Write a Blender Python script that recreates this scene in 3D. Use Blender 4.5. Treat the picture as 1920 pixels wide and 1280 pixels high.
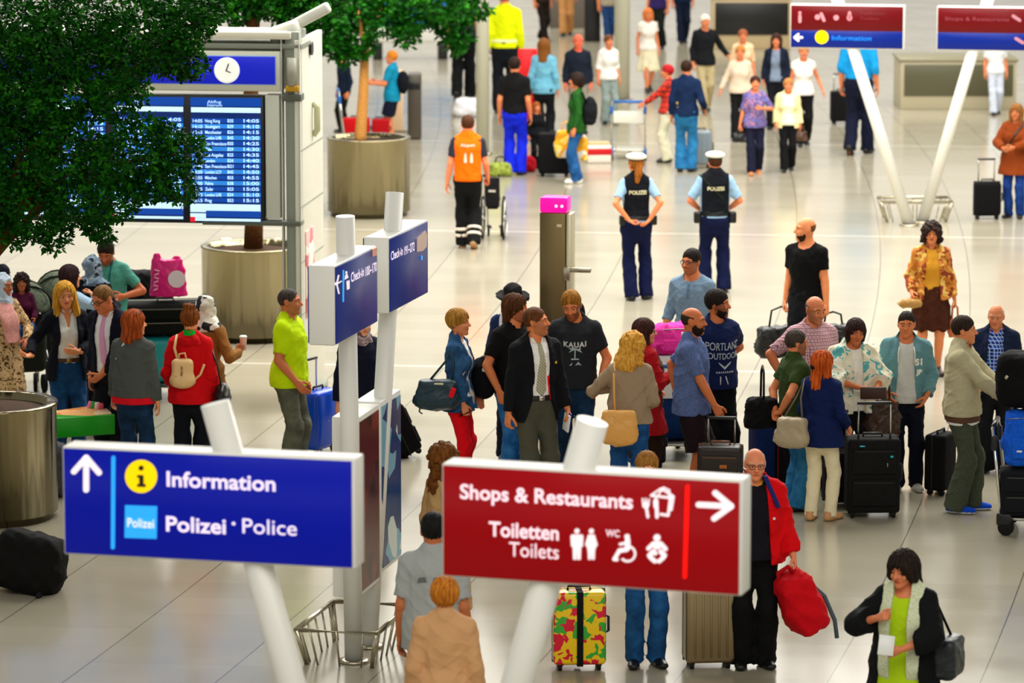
import bpy, bmesh, math, random
import numpy as np
from mathutils import Vector, Matrix
from mathutils.bvhtree import BVHTree

for _o in list(bpy.data.objects):
    bpy.data.objects.remove(_o)
SC = bpy.context.scene
COL = SC.collection
PI = math.pi
R = math.radians

# ------------------------------------------------------------------ camera
CAM_H = 7.6                      # eye height above the hall floor (gallery)
F_PX = 7500.0                    # focal length for a 1920 px wide frame
PITCH = math.atan(1200.0 / F_PX)
cam = bpy.data.cameras.new('camera')
cam.sensor_width = 36.0
cam.lens = F_PX / 1920.0 * 36.0
cam.clip_end = 500
cam.dof.use_dof = True
cam.dof.focus_distance = 35.0
cam.dof.aperture_fstop = 2.6
cam_ob = bpy.data.objects.new('camera', cam)
COL.objects.link(cam_ob)
cam_ob.location = (0, 0, CAM_H)
cam_ob.rotation_euler = (PI / 2 - PITCH, 0, 0)
SC.camera = cam_ob

# ------------------------------------------------------------------ light
SC.view_settings.view_transform = 'Standard'
SC.view_settings.look = 'None'
SC.view_settings.gamma = 1.0
SC.view_settings.use_curve_mapping = False
SC.view_settings.exposure = 0.1
SC.cycles.use_denoising = True
SC.cycles.max_bounces = 6
SC.cycles.diffuse_bounces = 3
SC.cycles.glossy_bounces = 3
SC.cycles.transmission_bounces = 4
SC.cycles.transparent_max_bounces = 6
SC.cycles.caustics_reflective = False
SC.cycles.caustics_refractive = False
world = bpy.data.worlds.new('world')
SC.world = world
world.use_nodes = True
_wt = world.node_tree
_bg = _wt.nodes['Background']
_tc = _wt.nodes.new('ShaderNodeTexCoord')
_sp = _wt.nodes.new('ShaderNodeSeparateXYZ')
_rp = _wt.nodes.new('ShaderNodeValToRGB')
_wt.links.new(_tc.outputs['Generated'], _sp.inputs[0])
_wt.links.new(_sp.outputs[2], _rp.inputs[0])
_rp.color_ramp.elements[0].position = 0.07     # glazed end wall of the hall, bright near the horizon
_rp.color_ramp.elements[0].color = (1.0, .97, .90, 1)
_rp.color_ramp.elements[1].position = 0.24
_rp.color_ramp.elements[1].color = (.30, .295, .255, 1)
_wt.links.new(_rp.outputs[0], _bg.inputs[0])
_bg.inputs[1].default_value = 0.85


def area_light(name, loc, sx, sy, power, color, rot=(0, 0, 0)):
    l = bpy.data.lights.new(name, 'AREA')
    l.shape = 'RECTANGLE'
    l.size, l.size_y = sx, sy
    l.energy = power
    l.color = color
    o = bpy.data.objects.new(name, l)
    COL.objects.link(o)
    o.location, o.rotation_euler = loc, rot
    return o


# skylight strips in the roof of the hall, above the frame
area_light('skylight', (-1, 51, 12.5), 16, 22, 6200, (1, .97, .9))
area_light('skylight.001', (10, 60, 14), 11, 36, 5600, (1, .97, .9))
area_light('skylight.002', (-4, 92, 16), 26, 30, 6500, (1, .95, .85))

area_light('front_fill', (2, 12, 16), 26, 10, 2200, (1, .96, .87), (R(48), 0, 0))  # added fill lamp, high ahead of the camera, brightens the people's fronts
# ------------------------------------------------------------------ pixel ray -> point at height z
_CF = Vector((0, math.cos(PITCH), -math.sin(PITCH)))
_CU = Vector((0, math.sin(PITCH), math.cos(PITCH)))


def pt(px, py, z=0.0):
    d = _CF + Vector((1, 0, 0)) * ((px - 960) / F_PX) + _CU * ((640 - py) / F_PX)
    t = (z - CAM_H) / d.z
    return Vector((0, 0, CAM_H)) + d * t


def ptd(px, py, dist):
    d = _CF + Vector((1, 0, 0)) * ((px - 960) / F_PX) + _CU * ((640 - py) / F_PX)
    return Vector((0, 0, CAM_H)) + d * (dist / d.y)


# ------------------------------------------------------------------ materials
_MATS = {}


def lin(c):
    if isinstance(c, str):
        c = c.lstrip('#')
        c = tuple(int(c[i:i + 2], 16) for i in (0, 2, 4))
    return tuple(((v / 255.0) / 12.92 if v / 255.0 <= .04045 else ((v / 255.0 + .055) / 1.055) ** 2.4) for v in c)


def rgba(c):
    return lin(c) + (1,)


def newmat(name):
    m = bpy.data.materials.new(name)
    m.use_nodes = True
    nt = m.node_tree
    return m, nt, nt.nodes['Principled BSDF']


def N(nt, kind, **kw):
    n = nt.nodes.new(kind)
    for k, v in kw.items():
        if k.startswith('i_'):
            key = k[2:].replace('_', ' ')
            n.inputs[int(key) if key.isdigit() else key].default_value = v
        else:
            setattr(n, k, v)
    return n


def ramp(nt, src, stops, interp='LINEAR'):
    r = N(nt, 'ShaderNodeValToRGB')
    r.color_ramp.interpolation = interp
    el = r.color_ramp.elements
    while len(el) < len(stops):
        el.new(0.5)
    for e, (p, c) in zip(el, stops):
        e.position = p
        e.color = rgba(c)
    nt.links.new(src, r.inputs[0])
    return r.outputs[0]


def mixc(nt, fac, a, b, mode='MIX'):
    m = N(nt, 'ShaderNodeMix', data_type='RGBA', blend_type=mode)
    for sock, v in ((m.inputs[0], fac), (m.inputs[6], a), (m.inputs[7], b)):
        if isinstance(v, (int, float)):
            sock.default_value = v
        elif isinstance(v, tuple):
            sock.default_value = v
        else:
            nt.links.new(v, sock)
    return m.outputs[2]


def mat(c, kind='cloth', c2=None, rough=None, s=1.0, c3=None):
    key = (str(c), kind, str(c2), rough, s, str(c3))
    if key in _MATS:
        return _MATS[key]
    m, nt, b = newmat(kind)
    L = nt.links.new
    b.inputs['Base Color'].default_value = rgba(c)
    b.inputs['Roughness'].default_value = rough if rough is not None else {'skin': .5, 'hair': .6, 'metal': .3, 'paint': .35, 'plastic': .3, 'leather': .4}.get(kind, .85)
    b.inputs['Specular IOR Level'].default_value = {'cloth': .15, 'denim': .15, 'hair': .12, 'skin': .35}.get(kind, .4)
    tc = N(nt, 'ShaderNodeTexCoord')
    ob = tc.outputs['Object']

    def noise(scale, detail=3, stretch=None):
        n = N(nt, 'ShaderNodeTexNoise', i_Scale=scale, i_Detail=detail)
        if stretch:
            mp = N(nt, 'ShaderNodeMapping')
            mp.inputs['Scale'].default_value = stretch
            L(ob, mp.inputs[0])
            L(mp.outputs[0], n.inputs['Vector'])
        else:
            L(ob, n.inputs['Vector'])
        return n.outputs[0]

    def bump(src, st, dist=.01):
        bp = N(nt, 'ShaderNodeBump')
        bp.inputs['Strength'].default_value = st
        bp.inputs['Distance'].default_value = dist
        L(src, bp.inputs['Height'])
        L(bp.outputs[0], b.inputs['Normal'])

    base = rgba(c)
    if kind in ('cloth', 'denim', 'leather', 'skin', 'hair'):
        if kind == 'denim':
            f1 = noise(9, 4)
            col = ramp(nt, f1, [(.35, c), (.7, c2 or c)])
            col = mixc(nt, .25, col, ramp(nt, noise(160, 2, (1, 1, .2)), [(.3, c), (.7, c2 or c)]))
            L(col, b.inputs['Base Color'])
            bump(noise(30, 4), .25)
        elif kind == 'hair':
            f1 = noise(60, 3, (1, 1, .12))
            L(ramp(nt, f1, [(.35, c), (.65, c2 or c)]), b.inputs['Base Color'])
            bump(f1, .5, .01)
        elif kind == 'skin':
            f1 = noise(25, 3)
            base = (min(1, base[0] * 1.12), base[1] * .95, base[2] * .78, 1)
            L(mixc(nt, f1, base, tuple(min(1, v * k) for v, k in zip(base[:3], (1.08, .92, .9))) + (1,)), b.inputs['Base Color'])
            b.inputs['Subsurface Weight'].default_value = 0.0
        else:
            if c2:
                L(ramp(nt, noise(80 * s, 4), [(.42, c), (.6, c2)]), b.inputs['Base Color'])
            bump(noise(13 if kind == 'cloth' else 40, 6), .5 if kind == 'cloth' else .15, .02)
    elif kind in ('plaid', 'stripe'):
        sp = N(nt, 'ShaderNodeSeparateXYZ')
        L(ob, sp.inputs[0])

        def wave(sock, per, lo):
            q = N(nt, 'ShaderNodeMath', operation='MULTIPLY', i_1=2 * PI / per)
            L(sock, q.inputs[0])
            w = N(nt, 'ShaderNodeMath', operation='SINE')
            L(q.outputs[0], w.inputs[0])
            g = N(nt, 'ShaderNodeMath', operation='GREATER_THAN', i_1=lo)
            L(w.outputs[0], g.inputs[0])
            return g.outputs[0]
        if kind == 'stripe':
            ad = N(nt, 'ShaderNodeMath', operation='ADD')
            L(sp.outputs[0], ad.inputs[0])
            L(sp.outputs[2], ad.inputs[1])
            L(mixc(nt, wave(ad.outputs[0], .03 * s, .2), base, rgba(c2)), b.inputs['Base Color'])
        else:
            ad = N(nt, 'ShaderNodeMath', operation='ADD')
            L(sp.outputs[0], ad.inputs[0])
            L(sp.outputs[1], ad.inputs[1])
            a1 = mixc(nt, wave(ad.outputs[0], .045 * s, .35), base, rgba(c2))
            a2 = mixc(nt, wave(sp.outputs[2], .045 * s, .35), a1, rgba(c2))
            a3 = mixc(nt, wave(sp.outputs[2], .0225 * s, .8), a2, rgba(c3 or c2))
            a3 = mixc(nt, wave(ad.outputs[0], .0225 * s, .8), a3, rgba(c3 or c2))
            L(a3, b.inputs['Base Color'])
    elif kind in ('print', 'spots'):
        v = N(nt, 'ShaderNodeTexVoronoi', i_Scale=16 * s)
        n2 = N(nt, 'ShaderNodeTexNoise', i_Scale=8 * s)
        L(ob, n2.inputs['Vector'])
        add = N(nt, 'ShaderNodeMix', data_type='RGBA', blend_type='ADD')
        add.inputs[0].default_value = .25
        L(ob, add.inputs[6])
        L(n2.outputs['Color'], add.inputs[7])
        L(add.outputs[2], v.inputs['Vector'])
        if kind == 'print':
            sp = N(nt, 'ShaderNodeSeparateColor')
            L(v.outputs['Color'], sp.inputs[0])
            stops = [(0, c), (.34, c2), (.62, c3 or c2), (.8, c)]
            L(ramp(nt, sp.outputs[0], stops, 'CONSTANT'), b.inputs['Base Color'])
        else:
            L(ramp(nt, v.outputs['Distance'], [(0, c2), (.28, c2), (.36, c3 or c), (.55, c)]), b.inputs['Base Color'])
    elif kind == 'metal':
        b.inputs['Metallic'].default_value = 1.0
        f1 = noise(20, 3, (1, 1, .05))
        rr = N(nt, 'ShaderNodeMapRange', i_3=max(.05, (rough or .3) - .08), i_4=(rough or .3) + .1)
        L(f1, rr.inputs[0])
        L(rr.outputs[0], b.inputs['Roughness'])
    elif kind == 'glow':
        b.inputs['Emission Color'].default_value = base
        b.inputs['Emission Strength'].default_value = s
    elif kind == 'glass':
        b.inputs['Transmission Weight'].default_value = 1.0
        b.inputs['Roughness'].default_value = .03
    elif kind in ('paint', 'plastic'):
        f1 = noise(5, 2)
        rr = N(nt, 'ShaderNodeMapRange', i_3=(rough or .32) - .04, i_4=(rough or .32) + .08)
        L(f1, rr.inputs[0])
        L(rr.outputs[0], b.inputs['Roughness'])
    _MATS[key] = m
    return m


# ------------------------------------------------------------------ objects and tags
def tag(o, label=None, cat=None, group=None, kind=None):
    for k, v in (('label', label), ('category', cat), ('group', group), ('kind', kind)):
        if v:
            o[k] = v
    return o


def link(o, parent=None):
    COL.objects.link(o)
    if parent is not None:
        o.parent = parent
    return o


def empty(name, loc, rz=0, rot=None):
    o = bpy.data.objects.new(name, None)
    o.empty_display_size = .2
    COL.objects.link(o)
    o.location = loc
    o.rotation_euler = rot or (0, 0, rz)
    return o


def mesh_np(name, V, Q, mats, fm=None, smooth=True):
    me = bpy.data.meshes.new(name)
    nv, nq = len(V), len(Q)
    me.vertices.add(nv)
    me.vertices.foreach_set('co', np.ascontiguousarray(V, dtype=np.float32).ravel())
    me.loops.add(nq * 4)
    me.loops.foreach_set('vertex_index', np.ascontiguousarray(Q, dtype=np.int32).ravel())
    me.polygons.add(nq)
    me.polygons.foreach_set('loop_start', np.arange(nq, dtype=np.int32) * 4)
    if fm is not None:
        me.polygons.foreach_set('material_index', np.ascontiguousarray(fm, dtype=np.int32))
    me.polygons.foreach_set('use_smooth', np.full(nq, smooth, dtype=bool))
    for m in (mats if isinstance(mats, (list, tuple)) else [mats]):
        me.materials.append(m)
    me.update(calc_edges=True)
    return me


class MB:
    """collects simple shapes into one mesh"""

    def __init__(s):
        s.bm = bmesh.new()

    def _xf(s, vs, loc, rot):
        M = Matrix.Translation(loc) @ (rot if isinstance(rot, Matrix) else Matrix.Rotation(0, 4, 'Z') if rot is None else
                                       (Matrix.Rotation(rot[2], 4, 'Z') @ Matrix.Rotation(rot[1], 4, 'Y') @ Matrix.Rotation(rot[0], 4, 'X')))
        for v in vs:
            v.co = M @ v.co
        return s

    def box(s, size, loc=(0, 0, 0), rot=None, bev=0, seg=2, mi=0, taper=1.0):
        r = bmesh.ops.create_cube(s.bm, size=1)
        vs = r['verts']
        for v in vs:
            k = taper if v.co.z > 0 else 1
            v.co = Vector((v.co.x * size[0] * k, v.co.y * size[1] * k, v.co.z * size[2]))
        fs = list({f for v in vs for f in v.link_faces})
        if bev > 0:
            es = list({e for v in vs for e in v.link_edges})
            rb = bmesh.ops.bevel(s.bm, geom=es, offset=bev, segments=seg, profile=.5, affect='EDGES')
            vs = list({v for v in rb['verts']} | {v for v in vs if v.is_valid})
            fs = list({f for v in vs for f in v.link_faces})
        for f in fs:
            f.material_index = mi
            f.smooth = bev > 0
        return s._xf(vs, loc, rot)

    def tube(s, pts, r, n=10, mi=0, closed=False):
        pts = [Vector(p) for p in pts]
        m = len(pts)
        rs = r if isinstance(r, (list, tuple)) else [r] * m
        rings = []
        prev = None
        for i, p in enumerate(pts):
            a = pts[(i - 1) % m] if (closed or i > 0) else p
            c = pts[(i + 1) % m] if (closed or i < m - 1) else p
            d = (c - a).normalized()
            if prev is None:
                up = Vector((0, 0, 1)) if abs(d.z) < .9 else Vector((1, 0, 0))
                u = d.cross(up).normalized()
            else:
                u = (prev - d * prev.dot(d)).normalized()
            prev = u
            w = d.cross(u)
            rings.append([s.bm.verts.new(p + (u * math.cos(2 * PI * j / n) + w * math.sin(2 * PI * j / n)) * rs[i]) for j in range(n)])
        for i in range(m if closed else m - 1):
            A, B = rings[i], rings[(i + 1) % m]
            for j in range(n):
                f = s.bm.faces.new((A[j], A[(j + 1) % n], B[(j + 1) % n], B[j]))
                f.smooth = True
                f.material_index = mi
        if not closed:
            for rg in (rings[0][::-1], rings[-1]):
                f = s.bm.faces.new(rg)
                f.material_index = mi
        return s

    def cyl(s, a, b, r, n=24, mi=0):
        return s.tube([a, b], r, n, mi)

    def lathe(s, prof, n=48, loc=(0, 0, 0), mi=0, rot=None):
        rings = []
        for (r, z) in prof:
            rings.append([s.bm.verts.new(Vector((r * math.cos(2 * PI * j / n), r * math.sin(2 * PI * j / n), z))) for j in range(n)])
        for A, B in zip(rings, rings[1:]):
            for j in range(n):
                f = s.bm.faces.new((A[j], A[(j + 1) % n], B[(j + 1) % n], B[j]))
                f.smooth = True
                f.material_index = mi
        for rg, (r, z) in ((rings[0][::-1], prof[0]), (rings[-1], prof[-1])):
            if r > 1e-4:
                f = s.bm.faces.new(rg)
                f.material_index = mi
        return s._xf([v for rg in rings for v in rg], loc, rot)

    def prism(s, poly, depth, M=None, mi=0):
        """polygon in local XZ, extruded along +Y"""
        A = [s.bm.verts.new((x, 0, z)) for x, z in poly]
        B = [s.bm.verts.new((x, depth, z)) for x, z in poly]
        n = len(poly)
        fs = [s.bm.faces.new(A), s.bm.faces.new(B[::-1])]
        for j in range(n):
            fs.append(s.bm.faces.new((A[j], B[j], B[(j + 1) % n], A[(j + 1) % n])))
        for f in fs:
            f.material_index = mi
        if M is not None:
            for v in A + B:
                v.co = M @ v.co
        return s

    def build(s, name, mats, parent=None, M=None):
        bmesh.ops.recalc_face_normals(s.bm, faces=s.bm.faces)
        me = bpy.data.meshes.new(name)
        if M is not None:
            s.bm.transform(M)
        s.bm.to_mesh(me)
        s.bm.free()
        for m in (mats if isinstance(mats, (list, tuple)) else [mats]):
            me.materials.append(m)
        return link(bpy.data.objects.new(name, me), parent)


def text_mesh(txt, size, bold=0.0, depth=0.0, align='LEFT', spacing=1.0):
    cu = bpy.data.curves.new('text', 'FONT')
    cu.body = txt
    cu.size = size
    cu.offset = bold
    cu.extrude = depth
    cu.align_x = align
    cu.space_character = spacing
    cu.resolution_u = 4
    o = bpy.data.objects.new('text', cu)
    COL.objects.link(o)
    dg = bpy.context.evaluated_depsgraph_get()
    me = bpy.data.meshes.new_from_object(o.evaluated_get(dg))
    bpy.data.objects.remove(o)
    bpy.data.curves.remove(cu)
    return me


def text_width(me):
    xs = [v.co.x for v in me.vertices]
    return min(xs), max(xs)


# ------------------------------------------------------------------ implicit surfaces
class Prim:
    """lofted limb: axis from a to b, elliptical radii along it, round or flat ends"""

    def __init__(s, a, b, T, RX, RY=None, xdir=(1, 0, 0), OY=None, OX=None, c0='r', c1='r', k=.02):
        s.a, s.b = np.array(a, float), np.array(b, float)
        ax = s.b - s.a
        s.L = float(np.linalg.norm(ax)) or 1e-6
        s.w = ax / s.L
        x = np.array(xdir, float)
        x = x - s.w * x.dot(s.w)
        if np.linalg.norm(x) < 1e-4:
            x = np.array((0, 1.0, 0)) - s.w * s.w[1]
        s.u = x / np.linalg.norm(x)
        s.v = np.cross(s.w, s.u)
        s.T, s.RX = list(T), list(RX)
        s.RY = list(RY) if RY is not None else s.RX
        s.OY = OY
        s.OX = OX
        s.c0, s.c1, s.k = c0, c1, k

    def cut(s, t, t0=None):
        import copy
        q = copy.copy(s)
        if t0 is not None:
            q.t0, q.c0 = t0, 'f'
        if t is not None:
            q.t1, q.c1 = t, 'f'
        return q
    t0, t1 = 0.0, 1.0

    def bounds(s, off):
        r = max(max(s.RX), max(s.RY)) + off + .03
        if s.OY:
            r += max(abs(v) for v in s.OY)
        return np.minimum(s.a, s.b) - r, np.maximum(s.a, s.b) + r

    def ev(s, X, Y, Z, off=0.0):
        X = X - s.a[0]
        Y = Y - s.a[1]
        Z = Z - s.a[2]
        x = X * s.u[0] + Y * s.u[1] + Z * s.u[2]
        y = X * s.v[0] + Y * s.v[1] + Z * s.v[2]
        z = X * s.w[0] + Y * s.w[1] + Z * s.w[2]
        t = z / s.L
        tc = np.clip(t, s.t0 if s.c0 == 'r' else -9, s.t1 if s.c1 == 'r' else 9)
        ti = np.clip(t, 0, 1)
        if len(s.T) == 2:
            rx = s.RX[0] + (s.RX[1] - s.RX[0]) * ti + off
            ry = rx if s.RY is s.RX else s.RY[0] + (s.RY[1] - s.RY[0]) * ti + off
        else:
            rx = np.interp(ti, s.T, s.RX) + off
            ry = rx if s.RY is s.RX else np.interp(ti, s.T, s.RY) + off
        if s.OY:
            y = y - np.interp(ti, s.T, s.OY)
        if s.OX:
            x = x - np.interp(ti, s.T, s.OX)
        dz = (t - tc) * s.L
        rm = np.minimum(rx, ry)
        q = np.sqrt((x / rx) ** 2 + (y / ry) ** 2 + (dz / rm) ** 2)
        d = (q - 1) * rm
        if s.c0 == 'f':
            d = np.maximum(d, s.t0 * s.L - z)
        if s.c1 == 'f':
            d = np.maximum(d, z - s.t1 * s.L)
        return d


class Ell:
    def __init__(s, c, r, M=None, k=.02):
        s.c, s.r, s.k = np.array(c, float), np.array(r, float), k
        s.M = np.array(M if M is not None else np.eye(3))

    def bounds(s, off):
        r = max(s.r) + off + .02
        return s.c - r, s.c + r

    def ev(s, X, Y, Z, off=0.0):
        X, Y, Z = X - s.c[0], Y - s.c[1], Z - s.c[2]
        M = s.M
        r = s.r + off
        q = 0
        for i in range(3):
            q = q + ((X * M[0, i] + Y * M[1, i] + Z * M[2, i]) / r[i]) ** 2
        return (np.sqrt(q) - 1) * r.min()


class Box:
    def __init__(s, c, h, M=None, rad=.01, k=.01):
        s.c, s.h, s.rad, s.k = np.array(c, float), np.array(h, float), rad, k
        s.M = np.array(M if M is not None else np.eye(3))

    def bounds(s, off):
        r = np.linalg.norm(s.h) + off + .02
        return s.c - r, s.c + r

    def ev(s, X, Y, Z, off=0.0):
        X, Y, Z = X - s.c[0], Y - s.c[1], Z - s.c[2]
        M = s.M
        out, ins = 0, None
        for i in range(3):
            q = np.abs(X * M[0, i] + Y * M[1, i] + Z * M[2, i]) - (s.h[i] + off - s.rad)
            out = out + np.maximum(q, 0) ** 2
            ins = q if ins is None else np.maximum(ins, q)
        return np.sqrt(out) + np.minimum(ins, 0) - s.rad


class Field:
    def __init__(s, lo, hi, h):
        s.lo, s.h = np.array(lo, float), h
        s.n = np.maximum(np.ceil((np.array(hi, float) - s.lo) / h).astype(int) + 1, 3)
        s.d = np.full(s.n, .3, np.float32)

    def block(s, lo, hi):
        i0 = np.clip(np.floor((lo - s.lo) / s.h).astype(int), 0, s.n)
        i1 = np.clip(np.ceil((hi - s.lo) / s.h).astype(int) + 1, 0, s.n)
        if (i1 - i0).min() <= 0:
            return None
        ax = [(s.lo[i] + np.arange(i0[i], i1[i]) * s.h).astype(np.float32) for i in range(3)]
        return tuple(slice(a, b) for a, b in zip(i0, i1)), ax[0][:, None, None], ax[1][None, :, None], ax[2][None, None, :]

    def all(s):
        return s.block(s.lo - 1, s.lo + s.n * s.h + 1)[1:]

    def add(s, prims, off=0.0, k=None):
        for p in (prims if isinstance(prims, (list, tuple)) else [prims]):
            bl = s.block(*p.bounds(off))
            if bl is None:
                continue
            sl, X, Y, Z = bl
            d = p.ev(X, Y, Z, off)
            kk = p.k if k is None else k
            a = s.d[sl]
            hh = np.maximum(kk - np.abs(a - d), 0) / max(kk, 1e-6)
            s.d[sl] = np.minimum(a, d) - hh * hh * kk * .25
        return s

    def sub(s, p, k=.01, off=0.0):
        bl = s.block(*p.bounds(off + .03))
        if bl is None:
            return s
        sl, X, Y, Z = bl
        d = -p.ev(X, Y, Z, off)
        a = s.d[sl]
        hh = np.maximum(k - np.abs(a - d), 0) / max(k, 1e-6)
        s.d[sl] = np.maximum(a, d) + hh * hh * k * .25
        return s

    def clip(s, fn):
        """keep where fn(X, Y, Z) < 0"""
        s.d = np.maximum(s.d, fn(*s.all())).astype(np.float32)
        return s

    def carve(s, fn):
        s.d = np.maximum(s.d, -fn(*s.all())).astype(np.float32)
        return s

    def wrinkle(s, amp, seed, f=1.0):
        rg = random.Random(seed)
        X, Y, Z = s.all()
        a, b, c, e = (rg.uniform(0, 6.28) for _ in range(4))
        n = .7 * np.sin(23 * f * Z + 5 * np.sin(13 * f * X + a) + 9 * Y + b) + .7 * np.sin(31 * f * Z + 20 * f * X + 3 * np.sin(13 * f * Y + c)) \
            + .6 * np.sin(29 * f * X - 14 * f * Z + 22 * f * Y + e)
        w1 = 1 - np.abs(np.sin(16 * f * Z + 13 * f * X * np.sin(a * 9) + 8 * f * Y + 2.2 * np.sin(9 * X + 7 * Z + c)))
        w2 = 1 - np.abs(np.sin(21 * f * Z - 17 * f * X + 12 * f * Y + 2 * np.sin(8 * Z + 11 * Y + e)))
        s.d = (s.d + amp * (.8 * n - 1.5 * (w1 ** 4 + w2 ** 4) + .5)).astype(np.float32)
        return s

    def mesh(s):
        d, n = s.d, s.n
        ins = d < 0
        cnt = np.zeros(n - 1, np.int8)
        offs = [(i, j, k) for i in (0, 1) for j in (0, 1) for k in (0, 1)]
        for i, j, k in offs:
            cnt += ins[i:n[0] - 1 + i, j:n[1] - 1 + j, k:n[2] - 1 + k]
        cells = np.argwhere((cnt > 0) & (cnt < 8))
        if len(cells) == 0:
            return np.zeros((0, 3)), np.zeros((0, 4), int)
        vid = np.full(n - 1, -1, np.int32)
        vid[tuple(cells.T)] = np.arange(len(cells))
        val = np.stack([d[cells[:, 0] + i, cells[:, 1] + j, cells[:, 2] + k] for i, j, k in offs], 1)
        acc = np.zeros((len(cells), 3))
        num = np.zeros(len(cells))
        O = np.array(offs, float)
        for a in range(8):
            for b in range(a + 1, 8):
                if abs(O[a] - O[b]).sum() != 1:
                    continue
                va, vb = val[:, a], val[:, b]
                cr = (va < 0) != (vb < 0)
                t = np.where(cr, va / np.where(cr, va - vb, 1), 0)
                acc += np.where(cr[:, None], O[a] + t[:, None] * (O[b] - O[a]), 0)
                num += cr
        V = s.lo + (cells + acc / num[:, None]) * s.h
        Q = []
        for ax in range(3):
            o1, o2 = [i for i in range(3) if i != ax]
            A = [slice(None)] * 3
            B = [slice(None)] * 3
            A[ax], B[ax] = slice(0, n[ax] - 1), slice(1, n[ax])
            for o in (o1, o2):
                A[o] = B[o] = slice(1, n[o] - 1)
            sa, sb = ins[tuple(A)], ins[tuple(B)]
            e = np.argwhere(sa != sb)
            if len(e) == 0:
                continue
            e = e + np.array([0 if i == ax else 1 for i in range(3)])
            flip = d[tuple(e.T)] < 0
            u1, u2 = np.zeros(3, int), np.zeros(3, int)
            u1[o1] = 1
            u2[o2] = 1
            q = np.stack([vid[tuple(e.T)], vid[tuple((e - u1).T)], vid[tuple((e - u1 - u2).T)], vid[tuple((e - u2).T)]], 1)
            if ax == 1:
                flip = ~flip
            q = np.where(flip[:, None], q, q[:, ::-1])
            Q.append(q)
        return V, np.concatenate(Q)


def rot3(ax, ang):
    return np.array(Matrix.Rotation(ang, 3, ax))


def blob(name, prims, m, parent=None, h=.012, off=0.0, wr=0, seed=1, f=1.0, cuts=(), subs=(), M=None):
    """one soft mesh from implicit primitives"""
    lo = np.min([p.bounds(off)[0] for p in prims], 0) - .02
    hi = np.max([p.bounds(off)[1] for p in prims], 0) + .02
    F = Field(lo, hi, h)
    F.add(prims, off)
    if wr:
        F.wrinkle(wr, seed, f)
    for c in subs:
        F.sub(c)
    for c in cuts:
        F.clip(c)
    V, Q = F.mesh()
    me = mesh_np(name, V, Q, m)
    if M is not None:
        me.transform(M)
    return link(bpy.data.objects.new(name, me), parent)

# ------------------------------------------------------------------ people (units of a 1.75 m figure, facing -Y, their right hand at -X)
def _ik(a, t, l1, l2, pole):
    a, t, pole = (np.array(v, float) for v in (a, t, pole))
    d = t - a
    D = np.linalg.norm(d)
    D2 = min(max(D, abs(l1 - l2) + .01), (l1 + l2) * .998)
    d = d / max(D, 1e-6)
    x = (l1 * l1 - l2 * l2 + D2 * D2) / (2 * D2)
    h = math.sqrt(max(l1 * l1 - x * x, 0))
    pl = pole - d * pole.dot(d)
    pl = pl / max(np.linalg.norm(pl), 1e-6)
    return a + d * x + pl * h, a + d * D2


def unit(v):
    v = np.array(v, float)
    return v / max(np.linalg.norm(v), 1e-9)


_TZ = np.array([.80, .86, .93, 1.02, 1.10, 1.20, 1.30, 1.38, 1.43, 1.47, 1.50])
_TT = list((_TZ - .8) / .7)
_BODY = {
    'm': dict(RX=[.13, .158, .166, .155, .150, .160, .172, .162, .128, .078, .058], RY=[.09, .115, .12, .106, .10, .107, .116, .106, .088, .068, .058],
              OY=[.0, .006, .008, .002, 0, -.004, -.006, 0, .006, .012, .012], sh=.163, arm=1.0, leg=1.0, neck=.056),
    'f': dict(RX=[.135, .165, .172, .148, .125, .134, .147, .138, .105, .062, .048], RY=[.095, .12, .124, .10, .086, .095, .103, .09, .074, .056, .05],
              OY=[.0, .01, .012, .004, 0, -.002, -.004, 0, .006, .012, .012], sh=.148, arm=.86, leg=.98, neck=.046),
}
_FAT = [.0, .5, .85, 1, 1, .8, .45, .2, .05, 0, 0]
DOWN = (.235, -.02, .885)


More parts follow.
